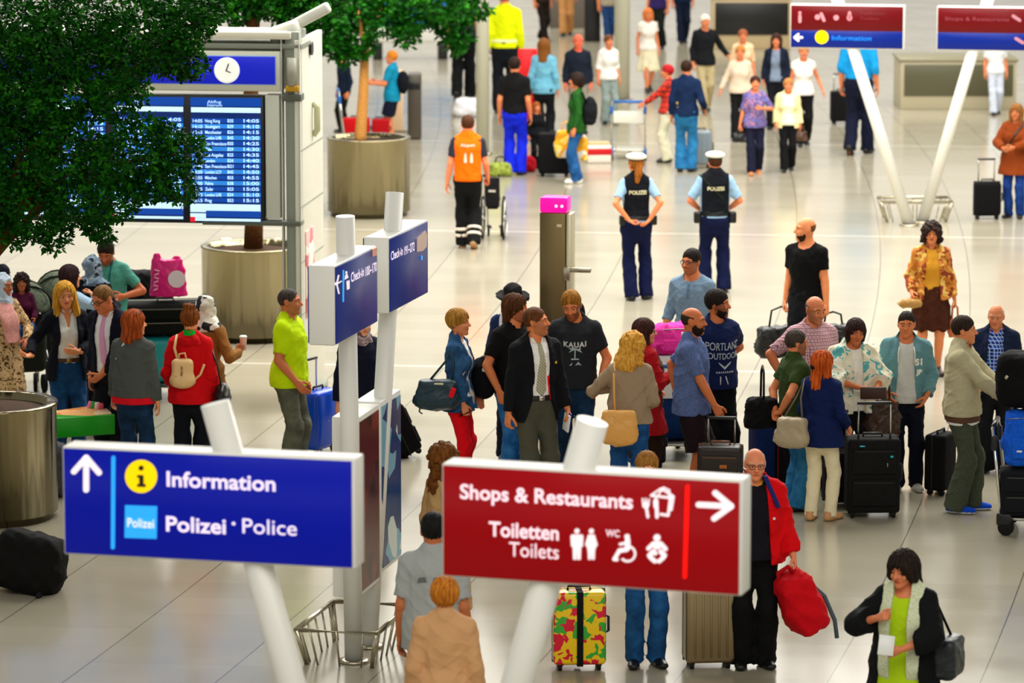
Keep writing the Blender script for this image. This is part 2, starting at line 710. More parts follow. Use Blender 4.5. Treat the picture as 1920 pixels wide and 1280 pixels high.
class Person:
    def __init__(s, px, py, fy=None, h=None, yaw=0, sex='m', fat=0.0, skin='#c98f68', lean=0, twist=0, hy=0, hp=0, ht=0,
                 ra=DOWN, la=DOWN, rf=(.09, 0, 12), lf=(.09, 0, 12), drop=0.0, lips='#b4694a', brow='#2a1a10', stubble=None,
                 q=1.0, hs=1.0, bare_feet=False, vis_hands='rl', bust=1.0, eye='#22150e', dx=0, name='person', root=None):
        s.q, s.sex, s.lean = q, sex, lean
        B = _BODY[sex]
        s.yaw = R(yaw)
        s.seed = (int(px * 7 + py * 13)) % 9973
        s.Mt = rot3('Z', R(twist)) @ rot3('X', R(lean))
        s.piv = np.array((0, 0, .95))
        RX = [a + fat * f for a, f in zip(B['RX'], _FAT)]
        RY = [a + fat * 1.1 * f for a, f in zip(B['RY'], _FAT)]
        OY = [a - fat * .55 * f for a, f in zip(B['OY'], _FAT)]
        s.RX, s.RY, s.OY = RX, RY, OY
        xd = s.Mt @ np.array((1, 0, 0))
        s.torso = Prim(s.t((0, 0, .8)), s.t((0, 0, 1.5)), _TT, RX, RY, xd, OY, c0='r', c1='r', k=.03)
        s.up = [s.torso]
        if sex == 'f':
            for sx in (-1, 1):
                s.up.append(Ell(s.t((sx * .066, -.075 - fat * .3, 1.245)), (.062 * bust, .05 * bust, .06 * bust), s.Mt, k=.04))
        sh = B['sh']
        s.arm, s.leg = {}, {}
        ak = B['arm'] * (1 + fat * 1.5)
        s.traps = []
        for key, sx, A in (('r', -1, ra), ('l', 1, la)):
            if not isinstance(A, dict):
                A = dict(p=A)
            S0 = s.t((sx * sh, .006, 1.40))
            s.traps.append(Prim(s.t((sx * (sh - .01), .01, 1.412)), s.t((sx * .02, .016, 1.485)), [0, 1], [.044 * ak, .038 * ak], k=.04))
            p = np.array(A['p'], float) * (sx, 1, 1)
            if A.get('t'):
                p = s.t(p)
            pole = np.array(A.get('e', (.25, .9, -.3)), float) * (sx, 1, 1)
            E, W = _ik(S0, p, .285, .25, pole)
            ua = Prim(S0, E, [0, .25, .6, 1], [.056 * ak, .052 * ak, .045 * ak, .038 * ak], k=.035)
            fa = Prim(E, W, [0, .3, 1], [.038 * ak, .041 * ak, .027 * ak], k=.02)
            d = unit(W - E)
            hd = unit(np.array(A['d'], float) * (sx, 1, 1)) if 'd' in A else d
            nn = np.array(A['n'], float) * (sx, 1, 1) if 'n' in A else np.array((-sx, .25, 0.0))
            nn = unit(nn - hd * nn.dot(hd))
            s.arm[key] = dict(S=S0, E=E, W=W, ua=ua, fa=fa, hd=hd, n=nn, c=A.get('c', .3), sx=sx, th=A.get('th', .5))
        for key, sx, Fs in (('r', -1, rf), ('l', 1, lf)):
            Fs = tuple(Fs) + (0,) * (5 - len(Fs))
            x, y, toe, lift, pit = Fs
            hip = np.array((sx * .088, .004, .90 - drop))
            Mf = rot3('Z', R(sx * toe)) @ rot3('X', R(pit))
            ank = np.array((sx * x, y, lift)) + Mf @ np.array((0, 0, .085))
            fw = Mf @ np.array((0, -1.0, 0))
            K, An = _ik(hip, ank, .425, .41, fw * (.4, 1, 1) + np.array((sx * .01, 0, 0)))
            lk = B['leg'] * (1 + fat)
            th = Prim(hip, K, [0, .4, 1], [.088 * lk, .075 * lk, .055 * lk], k=.04)
            sn = Prim(K, An, [0, .3, .7, 1], [.053 * lk, .055 * lk, .042 * lk, .036 * lk], k=.03)
            s.leg[key] = dict(hip=hip, K=K, A=An, th=th, sn=sn, M=Mf, o=np.array((sx * x, y, lift)), sx=sx)
        # head
        s.Mh = rot3('Z', R(twist + hy)) @ rot3('X', R(hp)) @ rot3('Y', R(ht))
        npv = s.t((0, .012, 1.475))
        s.hs = hs
        s.hc = npv + s.Mh @ np.array((0, -.02, .157 * hs))
        nk = B['neck']
        s.neck = Prim(s.t((0, .016, 1.43)), s.hc + s.Mh @ np.array((0, .022, -.055)), [0, 1], [nk * 1.06, nk * .96], k=.03)
        crown = s.hc + s.Mh @ np.array((0, .01, .118 * hs))
        if root is not None:
            s.S = (h or 1.75) / 1.75
            rt = Vector(root)
        else:
            if fy is not None:
                g = pt(px, fy)
                top = ptd(px, py, g.y)
                s.S = top.z / crown[2]
            else:
                s.S = (h or 1.75) * 1.065 / 1.75
                top = pt(px, py, crown[2] * s.S)
            off = Matrix.Rotation(s.yaw, 3, 'Z') @ Vector((crown[0] + dx, crown[1], 0)) * s.S
            rt = Vector((top.x - off.x, top.y - off.y, 0))
        s.vb, s.vg, s.vh = .013 * q, .0105 * q, .0040 * q
        s.fat = fat
        # ---- body mesh
        m_skin = mat(skin, 'skin')
        mats = [m_skin, mat(lips, 'skin'), mat(brow, 'hair'), mat('#c9b4a2', 'skin'), mat(eye, 'plastic'), mat(stubble or skin, 'skin')]
        VV, QQ, FM = [], [], []
        nvt = 0

        def put(V, Q, fm=None):
            nonlocal nvt
            VV.append(V)
            QQ.append(Q + nvt)
            FM.append(fm if fm is not None else np.zeros(len(Q), int))
            nvt += len(V)
        pr = list(s.up) + s.traps + [s.neck]
        for k in 'rl':
            pr += [s.arm[k]['ua'], s.arm[k]['fa'], s.leg[k]['th'], s.leg[k]['sn']]
            g = s.leg[k]
            pr.append(Prim(g['o'] + g['M'] @ np.array((0, .045, .04)), g['o'] + g['M'] @ np.array((0, -.15, .026)), [0, .5, 1], [.03, .037, .03], [.038, .036, .018], g['M'] @ np.array((1.0, 0, 0)), k=.03))
        F = s._field(pr, s.vb)
        F.add(pr)
        put(*F.mesh())
        V, Q = s._head().mesh()
        P = V[Q].mean(1)
        fm = np.zeros(len(Q), int)
        ax = np.abs(P[:, 0])
        if stubble:
            fm[(P[:, 2] < -.03 + .05 * (ax > .05)) & (P[:, 1] < .01) & (P[:, 2] > -.125)] = 5
        fm[(ax < .021) & (P[:, 2] < -.052) & (P[:, 2] > -.069) & (P[:, 1] < -.075)] = 1
        bz = .026 + .006 * np.sin(np.clip((ax - .012) / .042, 0, 1) * 3)
        fm[(ax > .012) & (ax < .054) & (np.abs(P[:, 2] - bz) < .0036) & (P[:, 1] < -.05)] = 2
        ed = np.sqrt((ax - .031) ** 2 + ((P[:, 2] - .002) * 2.5) ** 2)
        fm[(ed < .0145) & (P[:, 1] < -.065)] = 3
        fm[(np.abs(ax - .031) < .0065) & (np.abs(P[:, 2] - .002) < .0062) & (P[:, 1] < -.065)] = 4
        fm[(ed < .0165) & (P[:, 2] > .0085) & (P[:, 1] < -.065) & (fm == 0)] = 2
        put((V * hs) @ s.Mh.T + s.hc, Q, fm)
        for k in vis_hands:
            V, Q, M, o = s._hand(k)
            put(V @ M.T + o, Q)
        me = mesh_np(name, np.concatenate(VV) * s.S, np.concatenate(QQ), mats, np.concatenate(FM))
        s.ob = link(bpy.data.objects.new(name, me))
        s.ob.location = rt
        s.ob.rotation_euler = (0, 0, s.yaw)
        s.rt = rt

    def t(s, p):
        return s.Mt @ (np.array(p, float) - s.piv) + s.piv

    def tf(s, X, Y, Z):
        M = s.Mt
        Z = Z - .95
        return (X * M[0, 0] + Y * M[1, 0] + Z * M[2, 0], X * M[0, 1] + Y * M[1, 1] + Z * M[2, 1], X * M[0, 2] + Y * M[1, 2] + Z * M[2, 2] + .95)

    def _field(s, prims, h, off=0.0):
        lo = np.min([p.bounds(off)[0] for p in prims], 0)
        hi = np.max([p.bounds(off)[1] for p in prims], 0)
        return Field(lo, hi, h)

    def _skull(s):
        return [Ell((0, .014, .03), (.077, .094, .088), k=.03), Ell((0, -.022, -.03), (.063, .066, .086), k=.04)]

    def _head(s):
        f = s.sex == 'f'
        F = Field((-.11, -.14, -.15), (.11, .13, .14), s.vh)
        F.add(s._skull())
        F.add([Ell((0, -.032, -.076), (.05 if not f else .044, .05, .04), k=.03), Ell((0, -.076, -.103), (.02, .016, .016), k=.03)])
        F.add([Ell((x * .03, -.076, .026), (.026, .012, .009), k=.02) for x in (-1, 1)])
        F.add([Ell((x * .042, -.064, -.03), (.02, .02, .018), k=.03) for x in (-1, 1)])
        for x in (-1, 1):
            F.sub(Ell((x * .031, -.099, .004), (.02, .018, .014)), k=.012)
        F.add([Ell((x * .031, -.073, .003), (.014, .0135, .0125), k=.004) for x in (-1, 1)])
        F.add(Prim((0, -.083, .016), (0, -.111, -.025), [0, 1], [.008, .0132], k=.014))
        F.add([Ell((x * .012, -.093, -.03), (.009, .011, .008), k=.01) for x in (-1, 1)])
        F.add([Ell((0, -.084, -.055), (.023, .012, .006), k=.01), Ell((0, -.083, -.066), (.019, .012, .007), k=.01)])
        E = rot3('Z', 0)
        F.add([Ell((x * .079, .012, -.004), (.009, .02, .032), rot3('X', R(-12)), k=.012) for x in (-1, 1)])
        nk = _BODY[s.sex]['neck']
        F.add(Prim((0, .03, -.15), (0, .022, -.055), [0, 1], [nk, nk * .96], k=.03, c0='f'))
        return F

    def _hand(s, k):
        a = s.arm[k]
        A, Nn = a['hd'], a['n']
        T = np.cross(A, Nn) if k == 'r' else np.cross(Nn, A)
        M = np.stack([T, Nn, A], 1)          # local x thumb side, y palm normal, z along the fingers
        c = a['c']
        pk = .9 if s.sex == 'f' else 1.0
        pr = [Prim((0, 0, -.045), (0, 0, .012), [0, 1], [.027 * pk * .95, .026 * pk], [.025, .019], k=.02),
              Prim((0, 0, .012), (.001, 0, .082), [0, .5, 1], [.026, .038, .037], [.017, .017, .0125], (1, 0, 0), k=.02)]
        for bx, ln, r, dc in ((.029, .070, .0085, 0), (.0095, .079, .009, .04), (-.010, .073, .0086, .08), (-.028, .056, .0076, .12)):
            p = np.array((bx, 0, .084))
            ang = (c + dc * (c > .05)) * 1.15
            tot = 0
            for fr, w in ((.45, .75), (.31, 1.15), (.24, .8)):
                tot += ang * w
                q = p + np.array((bx * .12 * max(0, 1 - c), math.sin(tot), math.cos(tot))) * ln * fr
                pr.append(Prim(p, q, [0, 1], [r, r * .92], k=.004))
                p = q
        th = a['th']
        p = np.array((.026, .006, .022))
        for ln, dv in ((.042, (.85 - .35 * th, .25 + .35 * th, .75)), (.03, (.5 - .4 * th, .3 + .5 * th, .9)), (.025, (.2 - .5 * th, .35 + .5 * th, .9))):
            q = p + unit(dv) * ln
            pr.append(Prim(p, q, [0, 1], [.0125 if ln > .04 else .0105, .0102], k=.008))
            p = q
        h = .0048 * s.q
        F = Field((-.075, -.055, -.055), (.09, .13, .2), h)
        F.add(pr)
        V, Q = F.mesh()
        return V * pk, Q, M, a['W']

    # ---------------------------------------------------------------- garments
    def _done(s, F, name, m, parent=None, fm=None, head=False):
        V, Q = F.mesh()
        if head:
            V = (V * s.hs) @ s.Mh.T + s.hc
        me = mesh_np(name, V * s.S, Q, m, fm(V, Q) if fm else None)
        return link(bpy.data.objects.new(name, me), parent or s.ob)

    def top(s, name, m, off=.012, sleeve=.55, hem=.86, neck=(.072, .07, 1.505), v=None, open=None, collar=None, cm=None, flare=.0, wr=.0035,
            hw=0.0, arms='rl', lapel=0, cut=None, loose=0.0, neck_y=-.012, fmv=None, soff=None):
        """upper garment. sleeve: 0 none, 1 elbow, 2 wrist.  open: [(z, half width), ...] front opening"""
        pr = []
        tor = [p for p in s.up] + s.traps
        soff = off if soff is None else soff
        if loose:
            tor = tor + [Prim(s.t((0, 0, 1.34)), s.t((0, 0, max(hem, .9))), [0, 1], [s.RX[6], s.RX[2] + loose], [s.RY[6], s.RY[2] + loose], s.Mt @ np.array((1.0, 0, 0)), OY=[s.OY[6], s.OY[3]], k=.03)]
        sk = []
        if hem < .90:
            sk = [Prim(s.t((0, 0, 1.0)), (s.t((0, 0, hem - .02)) * .4 + np.array((0, 0, hem - .02)) * .6), [0, .3, 1], [s.RX[3] + .004, s.RX[2] + .006, s.RX[2] + .01 + flare], [s.RY[3] + .004, s.RY[2] + .004, s.RY[2] + .012 + flare],
                       (1, 0, 0), OY=[s.OY[3], s.OY[2], s.OY[2]], k=.03, c1='f')]
        sl = []
        for k in arms:
            a = s.arm[k]
            if sleeve > 1:
                sl += [a['ua'], a['fa'].cut(min(sleeve - 1, .99))]
            elif sleeve > 0:
                sl += [a['ua'].cut(sleeve)]
        allp = tor + sk + sl
        F = s._field(allp, s.vg, off + .01)
        F.add(tor + sk, off)
        F.add(sl, soff + hw * .3, k=.03)
        if sleeve > 1 and hw:
            for k in arms:
                a = s.arm[k]
                F.add(Prim(a['E'], a['W'], [0, 1], [.045, .036 + hw], k=.03).cut(min(sleeve - 1, .99)), soff)
        F.wrinkle(wr, s.seed + len(name))
        # hem, neck, opening
        X, Y, Z = F.all()
        tx, ty, tz = s.tf(X, Y, Z)
        reach = np.abs(tx) < s.RX[2] + off + flare + .05
        inner = np.minimum(1, 1)
        if True:
            d = hem - tz
            ua = np.full(F.n, 1.0, np.float32)
            F2 = Field(F.lo, F.lo, F.h)
            F2.n, F2.d = F.n, ua
            F2.add(sl, soff + hw * .3 + .02)
            F.d = np.where(F2.d < 0, F.d, np.maximum(F.d, d)).astype(np.float32)
        if neck:
            q = (np.sqrt((tx / neck[0]) ** 2 + ((ty - neck_y) / (neck[0] * 1.05)) ** 2 + ((tz - neck[2]) / neck[1]) ** 2) - 1) * .06
            F.d = np.maximum(F.d, -q).astype(np.float32)
        if v:
            w = np.interp(tz.ravel(), [v[1], 1.5], [0, v[0]]).reshape(tz.shape)
            F.d = np.maximum(F.d, -np.maximum(np.maximum(np.abs(tx) - w, ty + .0), v[1] - tz)).astype(np.float32)
        if open:
            zz = [p[0] for p in open]
            w = np.interp(tz.ravel(), zz, [p[1] for p in open]).reshape(tz.shape)
            dd = np.maximum(np.abs(tx) - w, ty + .01)
            if lapel:
                lp = np.maximum(np.maximum(np.abs(tx) - w - lapel * np.clip((tz - 1.08) / .25, 0, 1.1), 1.08 - tz), ty + .0)
                F.d = np.where(lp < 0, F.d - .007, F.d).astype(np.float32)
            F.d = np.maximum(F.d, -dd).astype(np.float32)
        if cut:
            F.d = np.maximum(F.d, cut(tx, ty, tz)).astype(np.float32)
        mats = [m] if not fmv else [m] + list(fmv[0])
        ob = s._done(F, name, mats, fm=(lambda V, Q: fmv[1](V[Q].mean(1))) if fmv else None)
        s.g = ob
        if collar:
            s.collar(cm or m, collar)
        return ob

    def collar(s, m, w=.03, name='collar', r=.0):
        nk = _BODY[s.sex]['neck'] + .012 + r
        p = Prim(s.t((0, .02, 1.43)), s.t((0, .004, 1.478 + w)), [0, 1], [nk + .022, nk], [nk + .018, nk + .004], c0='f', c1='f', k=.01)
        F = s._field([p], .007 * s.q)
        F.add(p)
        X, Y, Z = F.all()
        tx, ty, tz = s.tf(X, Y, Z)
        F.d = np.maximum(F.d, -np.maximum(np.abs(tx) - (tz - 1.425) * .55, ty + .02)).astype(np.float32)
        F.d = np.maximum(F.d, 1.44 - tz + .5 * ty * (ty < 0)).astype(np.float32)
        return s._done(F, name, m, s.g)

    def hood(s, m):
        p = [Ell(s.t((0, .085, 1.43)), (.11, .06, .055), s.Mt @ rot3('X', R(20)), k=.03), Ell(s.t((.06, .03, 1.47)), (.05, .07, .035), k=.03), Ell(s.t((-.06, .03, 1.47)), (.05, .07, .035), k=.03)]
        F = s._field(p, .009 * s.q)
        F.add(p).wrinkle(.004, 5, 1.6)
        return s._done(F, 'hood', m, s.g)

    def patch(s, name, m, fn, off=.02, parent=None, h=None, arms=''):
        """raised panel: the torso grown by off, kept where fn(x, y, z) < 0 in torso space"""
        pr = s.up + s.traps + [s.arm[k]['ua'] for k in arms]
        F = s._field(pr, h or .009 * s.q, off)
        F.add(pr, off)
        X, Y, Z = F.all()
        tx, ty, tz = s.tf(X, Y, Z)
        F.d = np.maximum(F.d, fn(tx, ty, tz)).astype(np.float32)
        return s._done(F, name, m, parent or s.ob)

    def strap(s, name, m, p0, p1, front=0, w=.014, off=.026, parent=None):
        """band over the torso in the plane through p0, p1 (x, z)"""
        dx, dz = p1[0] - p0[0], p1[1] - p0[1]
        L = math.hypot(dx, dz)
        nx, nz = -dz / L, dx / L

        def fn(x, y, z):
            d = np.abs((x - p0[0]) * nx + (z - p0[1]) * nz) - w
            d = np.maximum(np.maximum(d, min(p0[1], p1[1]) - z), z - max(p0[1], p1[1]) - .07)
            if front:
                d = np.maximum(d, y * front)
            return d
        return s.patch(name, m, fn, off, parent)

    def legs(s, name, m, off=.014, length=1.0, waist=1.02, wide=0.0, wr=.004, taper=0.0, fmv=None, soff=-.004):
        pr = [s.torso]
        lg = []
        for k in 'rl':
            g = s.leg[k]
            if length > .52:
                sn = g['sn']
                r1 = .058 + wide * 1.0 - taper
                e = g['A'] + unit(g['A'] - g['K']) * .045
                sh = Prim(g['K'], e, [0, .3, 1], [.058 + wide * .5, .06 + wide * .7 - taper * .4, r1], k=.03)
                lg += [g['th'], sh.cut(min((length - .5) * 2, 1))]
            else:
                th = Prim(g['hip'], g['K'], [0, .5, 1], [.09, .084 + wide * .5, .075 + wide], k=.03)
                lg += [th.cut(min(length * 2, 1))]
        F = s._field(pr + lg, s.vg * 1.08, off + wide)
        F.add(pr, off + soff)
        F.add(lg, off, k=.04)
        F.wrinkle(wr, s.seed + 3)
        X, Y, Z = F.all()
        tx, ty, tz = s.tf(X, Y, Z)
        F.d = np.maximum(F.d, tz - waist).astype(np.float32)
        return s._done(F, name, m, fm=(lambda V, Q: fmv[1](V[Q].mean(1))) if fmv else None) if not fmv else s._done(F, name, [m] + list(fmv[0]), fm=lambda V, Q: fmv[1](V[Q].mean(1)))

    def skirt(s, name, m, waist=1.04, hem=.5, flare=.06, off=.014, wr=.005, sway=(0, 0)):
        p = Prim(np.array((0, 0, waist)), np.array((sway[0], sway[1], hem)), [0, min(.9, (waist - .92) / (waist - hem)), 1], [s.RX[3], s.RX[2], s.RX[2] + flare], [s.RY[3], s.RY[2], s.RY[2] + flare], OY=[s.OY[3], s.OY[2], 0], c0='f', c1='f')
        F = s._field([p], s.vg * 1.1, off)
        F.add(p, off)
        F.wrinkle(wr, s.seed, .9)
        X, Y, Z = F.all()
        F.d = (F.d + .012 * np.sin(np.arctan2(X, Y) * 9 + 2) * np.clip((waist - Z) / .4, 0, 1)).astype(np.float32)
        return s._done(F, name, m)

    def shoes(s, m, sole=None, high=0.0, name='shoe'):
        for k in 'rl':
            g = s.leg[k]
            o, M = g['o'], g['M']
            f = lambda *p: o + M @ np.array(p, float)
            xd = M @ np.array((1.0, 0, 0))
            pr = [Prim(f(0, .05, .034), f(0, -.165, .03), [0, .45, .75, 1], [.036, .04, .047, .036], [.036, .042, .034, .022], xd, k=.03),
                  Prim(f(0, .012, .05), f(0, .02, .105 + high), [0, 1], [.044, .046], [.052, .05], xd, k=.03, c1='f')]
            F = s._field(pr, .0085 * s.q, .004)
            F.add(pr, .004)
            X, Y, Z = F.all()
            fz = (X - o[0]) * M[0, 2] + (Y - o[1]) * M[1, 2] + (Z - o[2]) * M[2, 2]
            F.d = np.maximum(F.d, .003 - fz).astype(np.float32)

            def fm(V, Q, o=o, M=M):
                c = (V[Q].mean(1) - o) @ M[:, 2]
                return (c < .022).astype(int)
            s._done(F, name, [m, sole or m], fm=fm)

    def belt(s, m, z=1.0, w=.02, off=.02, buckle=None):
        b = s.patch('belt', m, lambda x, y, z_: np.abs(z_ - z) - w, off)
        if buckle:
            y = s.OY[3] - s.RY[3] - off
            MB().box((.05 * s.S, .012 * s.S, .04 * s.S), Vector(s.t((0, y, z)) * s.S), bev=.004).build('buckle', buckle, b)
        return b

    def hair(s, m, t=.012, tt=.012, low=(.01, -.02, -.075), front=.058, face=(.066, .07, .105), noise=.004, nf=1.0, extra=(), fringe=None, name='hair', cuts=(), sy=0.0):
        """t/tt: thickness at sides and top; low: lower edge at temples, ears and nape; front: hairline height"""
        pr = [Ell((0, .014 + sy, .03 + (tt - t) * .5), (.077 + t, .094 + t, .088 + (t + tt) * .5), k=.02)]
        F = Field((-.2, -.19, -.42 if extra else -.16), (.2, .24, .26 if extra else .17), .0075 * s.q)
        F.add(pr)
        X, Y, Z = F.all()
        lowz = np.interp(Y.ravel(), [-.05, .01, .075], low).reshape(Y.shape)
        F.d = np.maximum(F.d, lowz - Z).astype(np.float32)
        F.add([e for e in extra])
        fz = front - face[2]
        F.sub(Ell((0, -.108, fz), (face[0], face[1], face[2])), k=.012)
        if fringe:
            F.add(fringe)
        rg = random.Random(s.seed)
        a, b = rg.uniform(0, 6), rg.uniform(0, 6)
        if nf <= 1.5:
            F.d = (F.d + noise * (np.sin(np.arctan2(X, Y) * 17 + 9 * Z * nf + a) + .6 * np.sin(np.arctan2(X, Y + .02) * 31 + 25 * Z + b))).astype(np.float32)
        else:
            n = np.sin(34 * nf * X + 3 * np.sin(25 * nf * Z + a)) + np.sin(36 * nf * Y + 3 * np.sin(28 * nf * X + b)) + np.sin(33 * nf * Z + 3 * np.sin(30 * nf * Y))
            F.d = (F.d + noise * n).astype(np.float32)
        for c in cuts:
            F.d = np.maximum(F.d, c(X, Y, Z)).astype(np.float32)
        return s._done(F, name, m, head=True)

    def bald(s, m, top=.05, back=-.06, t=.004, noise=.001):
        """short fringe of hair round the sides and back"""
        F = Field((-.11, -.12, -.13), (.11, .13, .14), .006 * s.q)
        F.add([Ell((0, .014, .03), (.077 + t, .094 + t, .088 + t))])
        X, Y, Z = F.all()
        lowz = np.interp(Y.ravel(), [-.05, .01, .07], [.0, -.01, back]).reshape(Y.shape)
        F.d = np.maximum(np.maximum(np.maximum(F.d, lowz - Z), Z - top - .25 * Y), -.015 - Y).astype(np.float32)
        return s._done(F, 'hair', m, head=True)

    def beard(s, m, t=.008, low=-.135):
        F = Field((-.1, -.14, -.16), (.1, .1, .05), .006 * s.q)
        F.add([Ell((0, -.022, -.03), (.063 + t, .066 + t, .086 + t), k=.03), Ell((0, -.034, -.078), (.05 + t, .052 + t, .044 + t), k=.03)])
        X, Y, Z = F.all()
        F.d = np.maximum(F.d, Z - np.interp(np.abs(X).ravel(), [0, .035, .05, .07], [-.04, -.04, -.03, .02]).reshape(X.shape)).astype(np.float32)
        F.d = np.maximum(F.d, Y - .01).astype(np.float32)
        F.sub(Ell((0, -.11, -.06), (.024, .04, .011)), k=.006)
        F.wrinkle(.0012, 3, 6)
        return s._done(F, 'beard', m, head=True)

    def glasses(s, m, lens=None, z=.004, up=False, name='glasses', sc=1.0):
        b = MB()
        y0 = -.101
        for x in (-1, 1):
            c = (x * .033, y0, z)
            pts = [(c[0] + .024 * sc * math.copysign(abs(math.cos(u)) ** .6, math.cos(u)), y0 + abs(c[0]) * .1, c[2] + .016 * sc * math.copysign(abs(math.sin(u)) ** .6, math.sin(u))) for u in [2 * PI * i / 14 for i in range(14)]]
            b.tube(pts, .0028, 6, closed=True)
            b.tube([(x * .056, y0 + .006, z + .006), (x * .08, -.03, z + .006), (x * .083, .02, z + .002)], .003, 6)
            if lens:
                b.box((.044 * sc, .002, .028 * sc), (c[0], y0 + .003, z), mi=1)
        b.tube([(-.01, y0, z + .004), (.01, y0, z + .004)], .0028, 6)
        return s.head_ob(b, name, [m] + ([lens] if lens else []), up)

    def head_ob(s, b, name, m, up=False):
        M = Matrix([list(r) for r in s.Mh]).to_4x4()
        if up:
            M = M @ Matrix.Translation((0, .03, .07)) @ Matrix.Rotation(R(-25), 4, 'X')
        M = Matrix.Scale(s.S, 4) @ Matrix.Translation(Vector(s.hc)) @ M @ Matrix.Scale(s.hs, 4)
        return b.build(name, m, s.ob, M)

    def hblob(s, name, prims, m, wr=0, f=1.0, subs=(), cuts=(), h=.008):
        lo = np.min([p.bounds(0)[0] for p in prims], 0)
        hi = np.max([p.bounds(0)[1] for p in prims], 0)
        F = Field(lo, hi, h * s.q).add(prims)
        if wr:
            F.wrinkle(wr, s.seed, f)
        for c in subs:
            F.sub(c)
        for c in cuts:
            F.clip(c)
        return s._done(F, name, m, head=True)

    def bblob(s, name, prims, m, wr=0, f=1.0, h=.009, off=0.0, subs=(), cuts=(), parent=None):
        """soft mesh in body space"""
        F = s._field(prims, h * s.q, off).add(prims, off)
        if wr:
            F.wrinkle(wr, s.seed, f)
        for c in subs:
            F.sub(c)
        for c in cuts:
            F.clip(c)
        return s._done(F, name, m, parent)

    def hijab(s, m, drape=1.22, bulk=0.0, name='headscarf'):
        pr = [Ell((0, .02, .025), (.094 + bulk, .112 + bulk, .108 + bulk), k=.03)]
        F = Field((-.15, -.17, -.2), (.15, .2, .16), .0085 * s.q).add(pr)
        F.add(Prim((0, -.01, -.07), (0, .01, -.2), [0, 1], [.085 + bulk, .12 + bulk], [.09 + bulk, .12 + bulk], k=.05))
        F.wrinkle(.005, s.seed, 1.7)
        F.sub(Ell((0, -.12, -.02), (.058, .075, .085)), k=.012)
        ob = s._done(F, name, m, head=True)
        pr = s.up + s.traps + [s.arm[k]['ua'] for k in 'rl']
        F = s._field(pr, .011 * s.q, .03).add(pr, .026)
        F.add(Ell(s.t((0, .0, 1.46)), (.13, .13, .07), k=.06))
        F.wrinkle(.006, s.seed + 1, 1.3)
        X, Y, Z = F.all()
        F.d = np.maximum(F.d, drape + .5 * np.abs(X) - Z + .06 * np.sin(X * 9 + 1)).astype(np.float32)
        s._done(F, 'scarf_drape', m, ob)
        return ob

    def text(s, txt, size, m, z, front=True, x=0.0, g=None, name='lettering', bold=.02, rise=0.0, spacing=1.0, ys=1.0):
        g = g or s.g
        bv = BVHTree.FromPolygons([v.co.copy() for v in g.data.vertices], [tuple(p.vertices) for p in g.data.polygons])
        me = text_mesh(txt, size, bold * size, 0, 'CENTER', spacing)
        sgn = -1 if front else 1
        for v in me.vertices:
            lx = (x + v.co.x * (-sgn)) * s.S
            lz = (z + v.co.y * ys + rise * (1 - (v.co.x / .15) ** 2)) * s.S
            hit = bv.ray_cast(Vector((lx, sgn * 2, lz)), Vector((0, -sgn, 0)))
            v.co = Vector((lx, (hit[0].y if hit[0] else sgn * .15) + sgn * .006, lz))
        me.materials.clear()
        me.materials.append(m)
        return link(bpy.data.objects.new(name, me), g)

    def carry(s, name, prims, m, label, cat, wr=.003, f=1.4, group=None, h=.009, subs=(), cuts=(), extra=()):
        """a bag worn or held: a thing of its own, modelled in the wearer's space. extra: functions that add its parts"""
        F = s._field(prims, h * s.q).add(prims)
        if wr:
            F.wrinkle(wr, s.seed, f)
        for c in subs:
            F.sub(c)
        for c in cuts:
            F.clip(c)
        ob = s._done(F, name, m)
        for e in extra:
            e(ob)
        zs = [v.co for v in ob.data.vertices]
        b = Vector((sum(v.x for v in zs) / len(zs), sum(v.y for v in zs) / len(zs), min(v.z for v in zs)))
        for o in [ob] + list(ob.children_recursive):
            o.data.transform(Matrix.Translation(-b))
        ob.parent = None
        ob.location = s.rt + Matrix.Rotation(s.yaw, 3, 'Z') @ b
        ob.rotation_euler = (0, 0, s.yaw)
        tag(ob, label, cat, group)
        return ob

    def tube(s, name, m, pts, r, parent, n=8):
        return MB().tube([Vector(q) * s.S for q in pts], r, n).build(name, m, parent)

    def decal(s, pts, m, g=None, front=True, name='shirt_print'):
        """flat printed shape (x, z outline) laid on a garment"""
        g = g or s.g
        sgn = -1 if front else 1
        bm_ = bmesh.new()
        bm_.faces.new([bm_.verts.new((x * s.S, 0, z * s.S)) for x, z in pts])
        me = bpy.data.meshes.new(name)
        bm_.to_mesh(me)
        bm_.free()
        bv = BVHTree.FromPolygons([v.co.copy() for v in g.data.vertices], [tuple(f.vertices) for f in g.data.polygons])
        for v in me.vertices:
            h_ = bv.ray_cast(Vector((v.co.x, sgn * 2, v.co.z)), Vector((0, -sgn, 0)))
            v.co.y = (h_[0].y if h_[0] else sgn * .15) + sgn * .008
        me.materials.append(m)
        return link(bpy.data.objects.new(name, me), g)

    def hand(s, k):
        """world position of the grip centre of a hand"""
        a = s.arm[k]
        p = (a['W'] + a['hd'] * .085 + a['n'] * .03) * s.S
        return s.ob.matrix_basis @ Vector(p) if False else s.rt + Matrix.Rotation(s.yaw, 3, 'Z') @ Vector(p)

    def w(s, x, y, z):
        """world position of a body-space point"""
        return s.rt + Matrix.Rotation(s.yaw, 3, 'Z') @ (Vector((x, y, z)) * s.S)

    def tagp(s, label, group=None):
        tag(s.ob, label, 'person', group)
        return s

# ------------------------------------------------------------------ short-hands for materials
def C(c, c2=None, **k):
    return mat(c, 'cloth', c2, **k)


def DN(c, c2):
    return mat(c, 'denim', c2)


def HR(c, c2=None):
    return mat(c, 'hair', c2 or c)


def LE(c, **k):
    return mat(c, 'leather', **k)


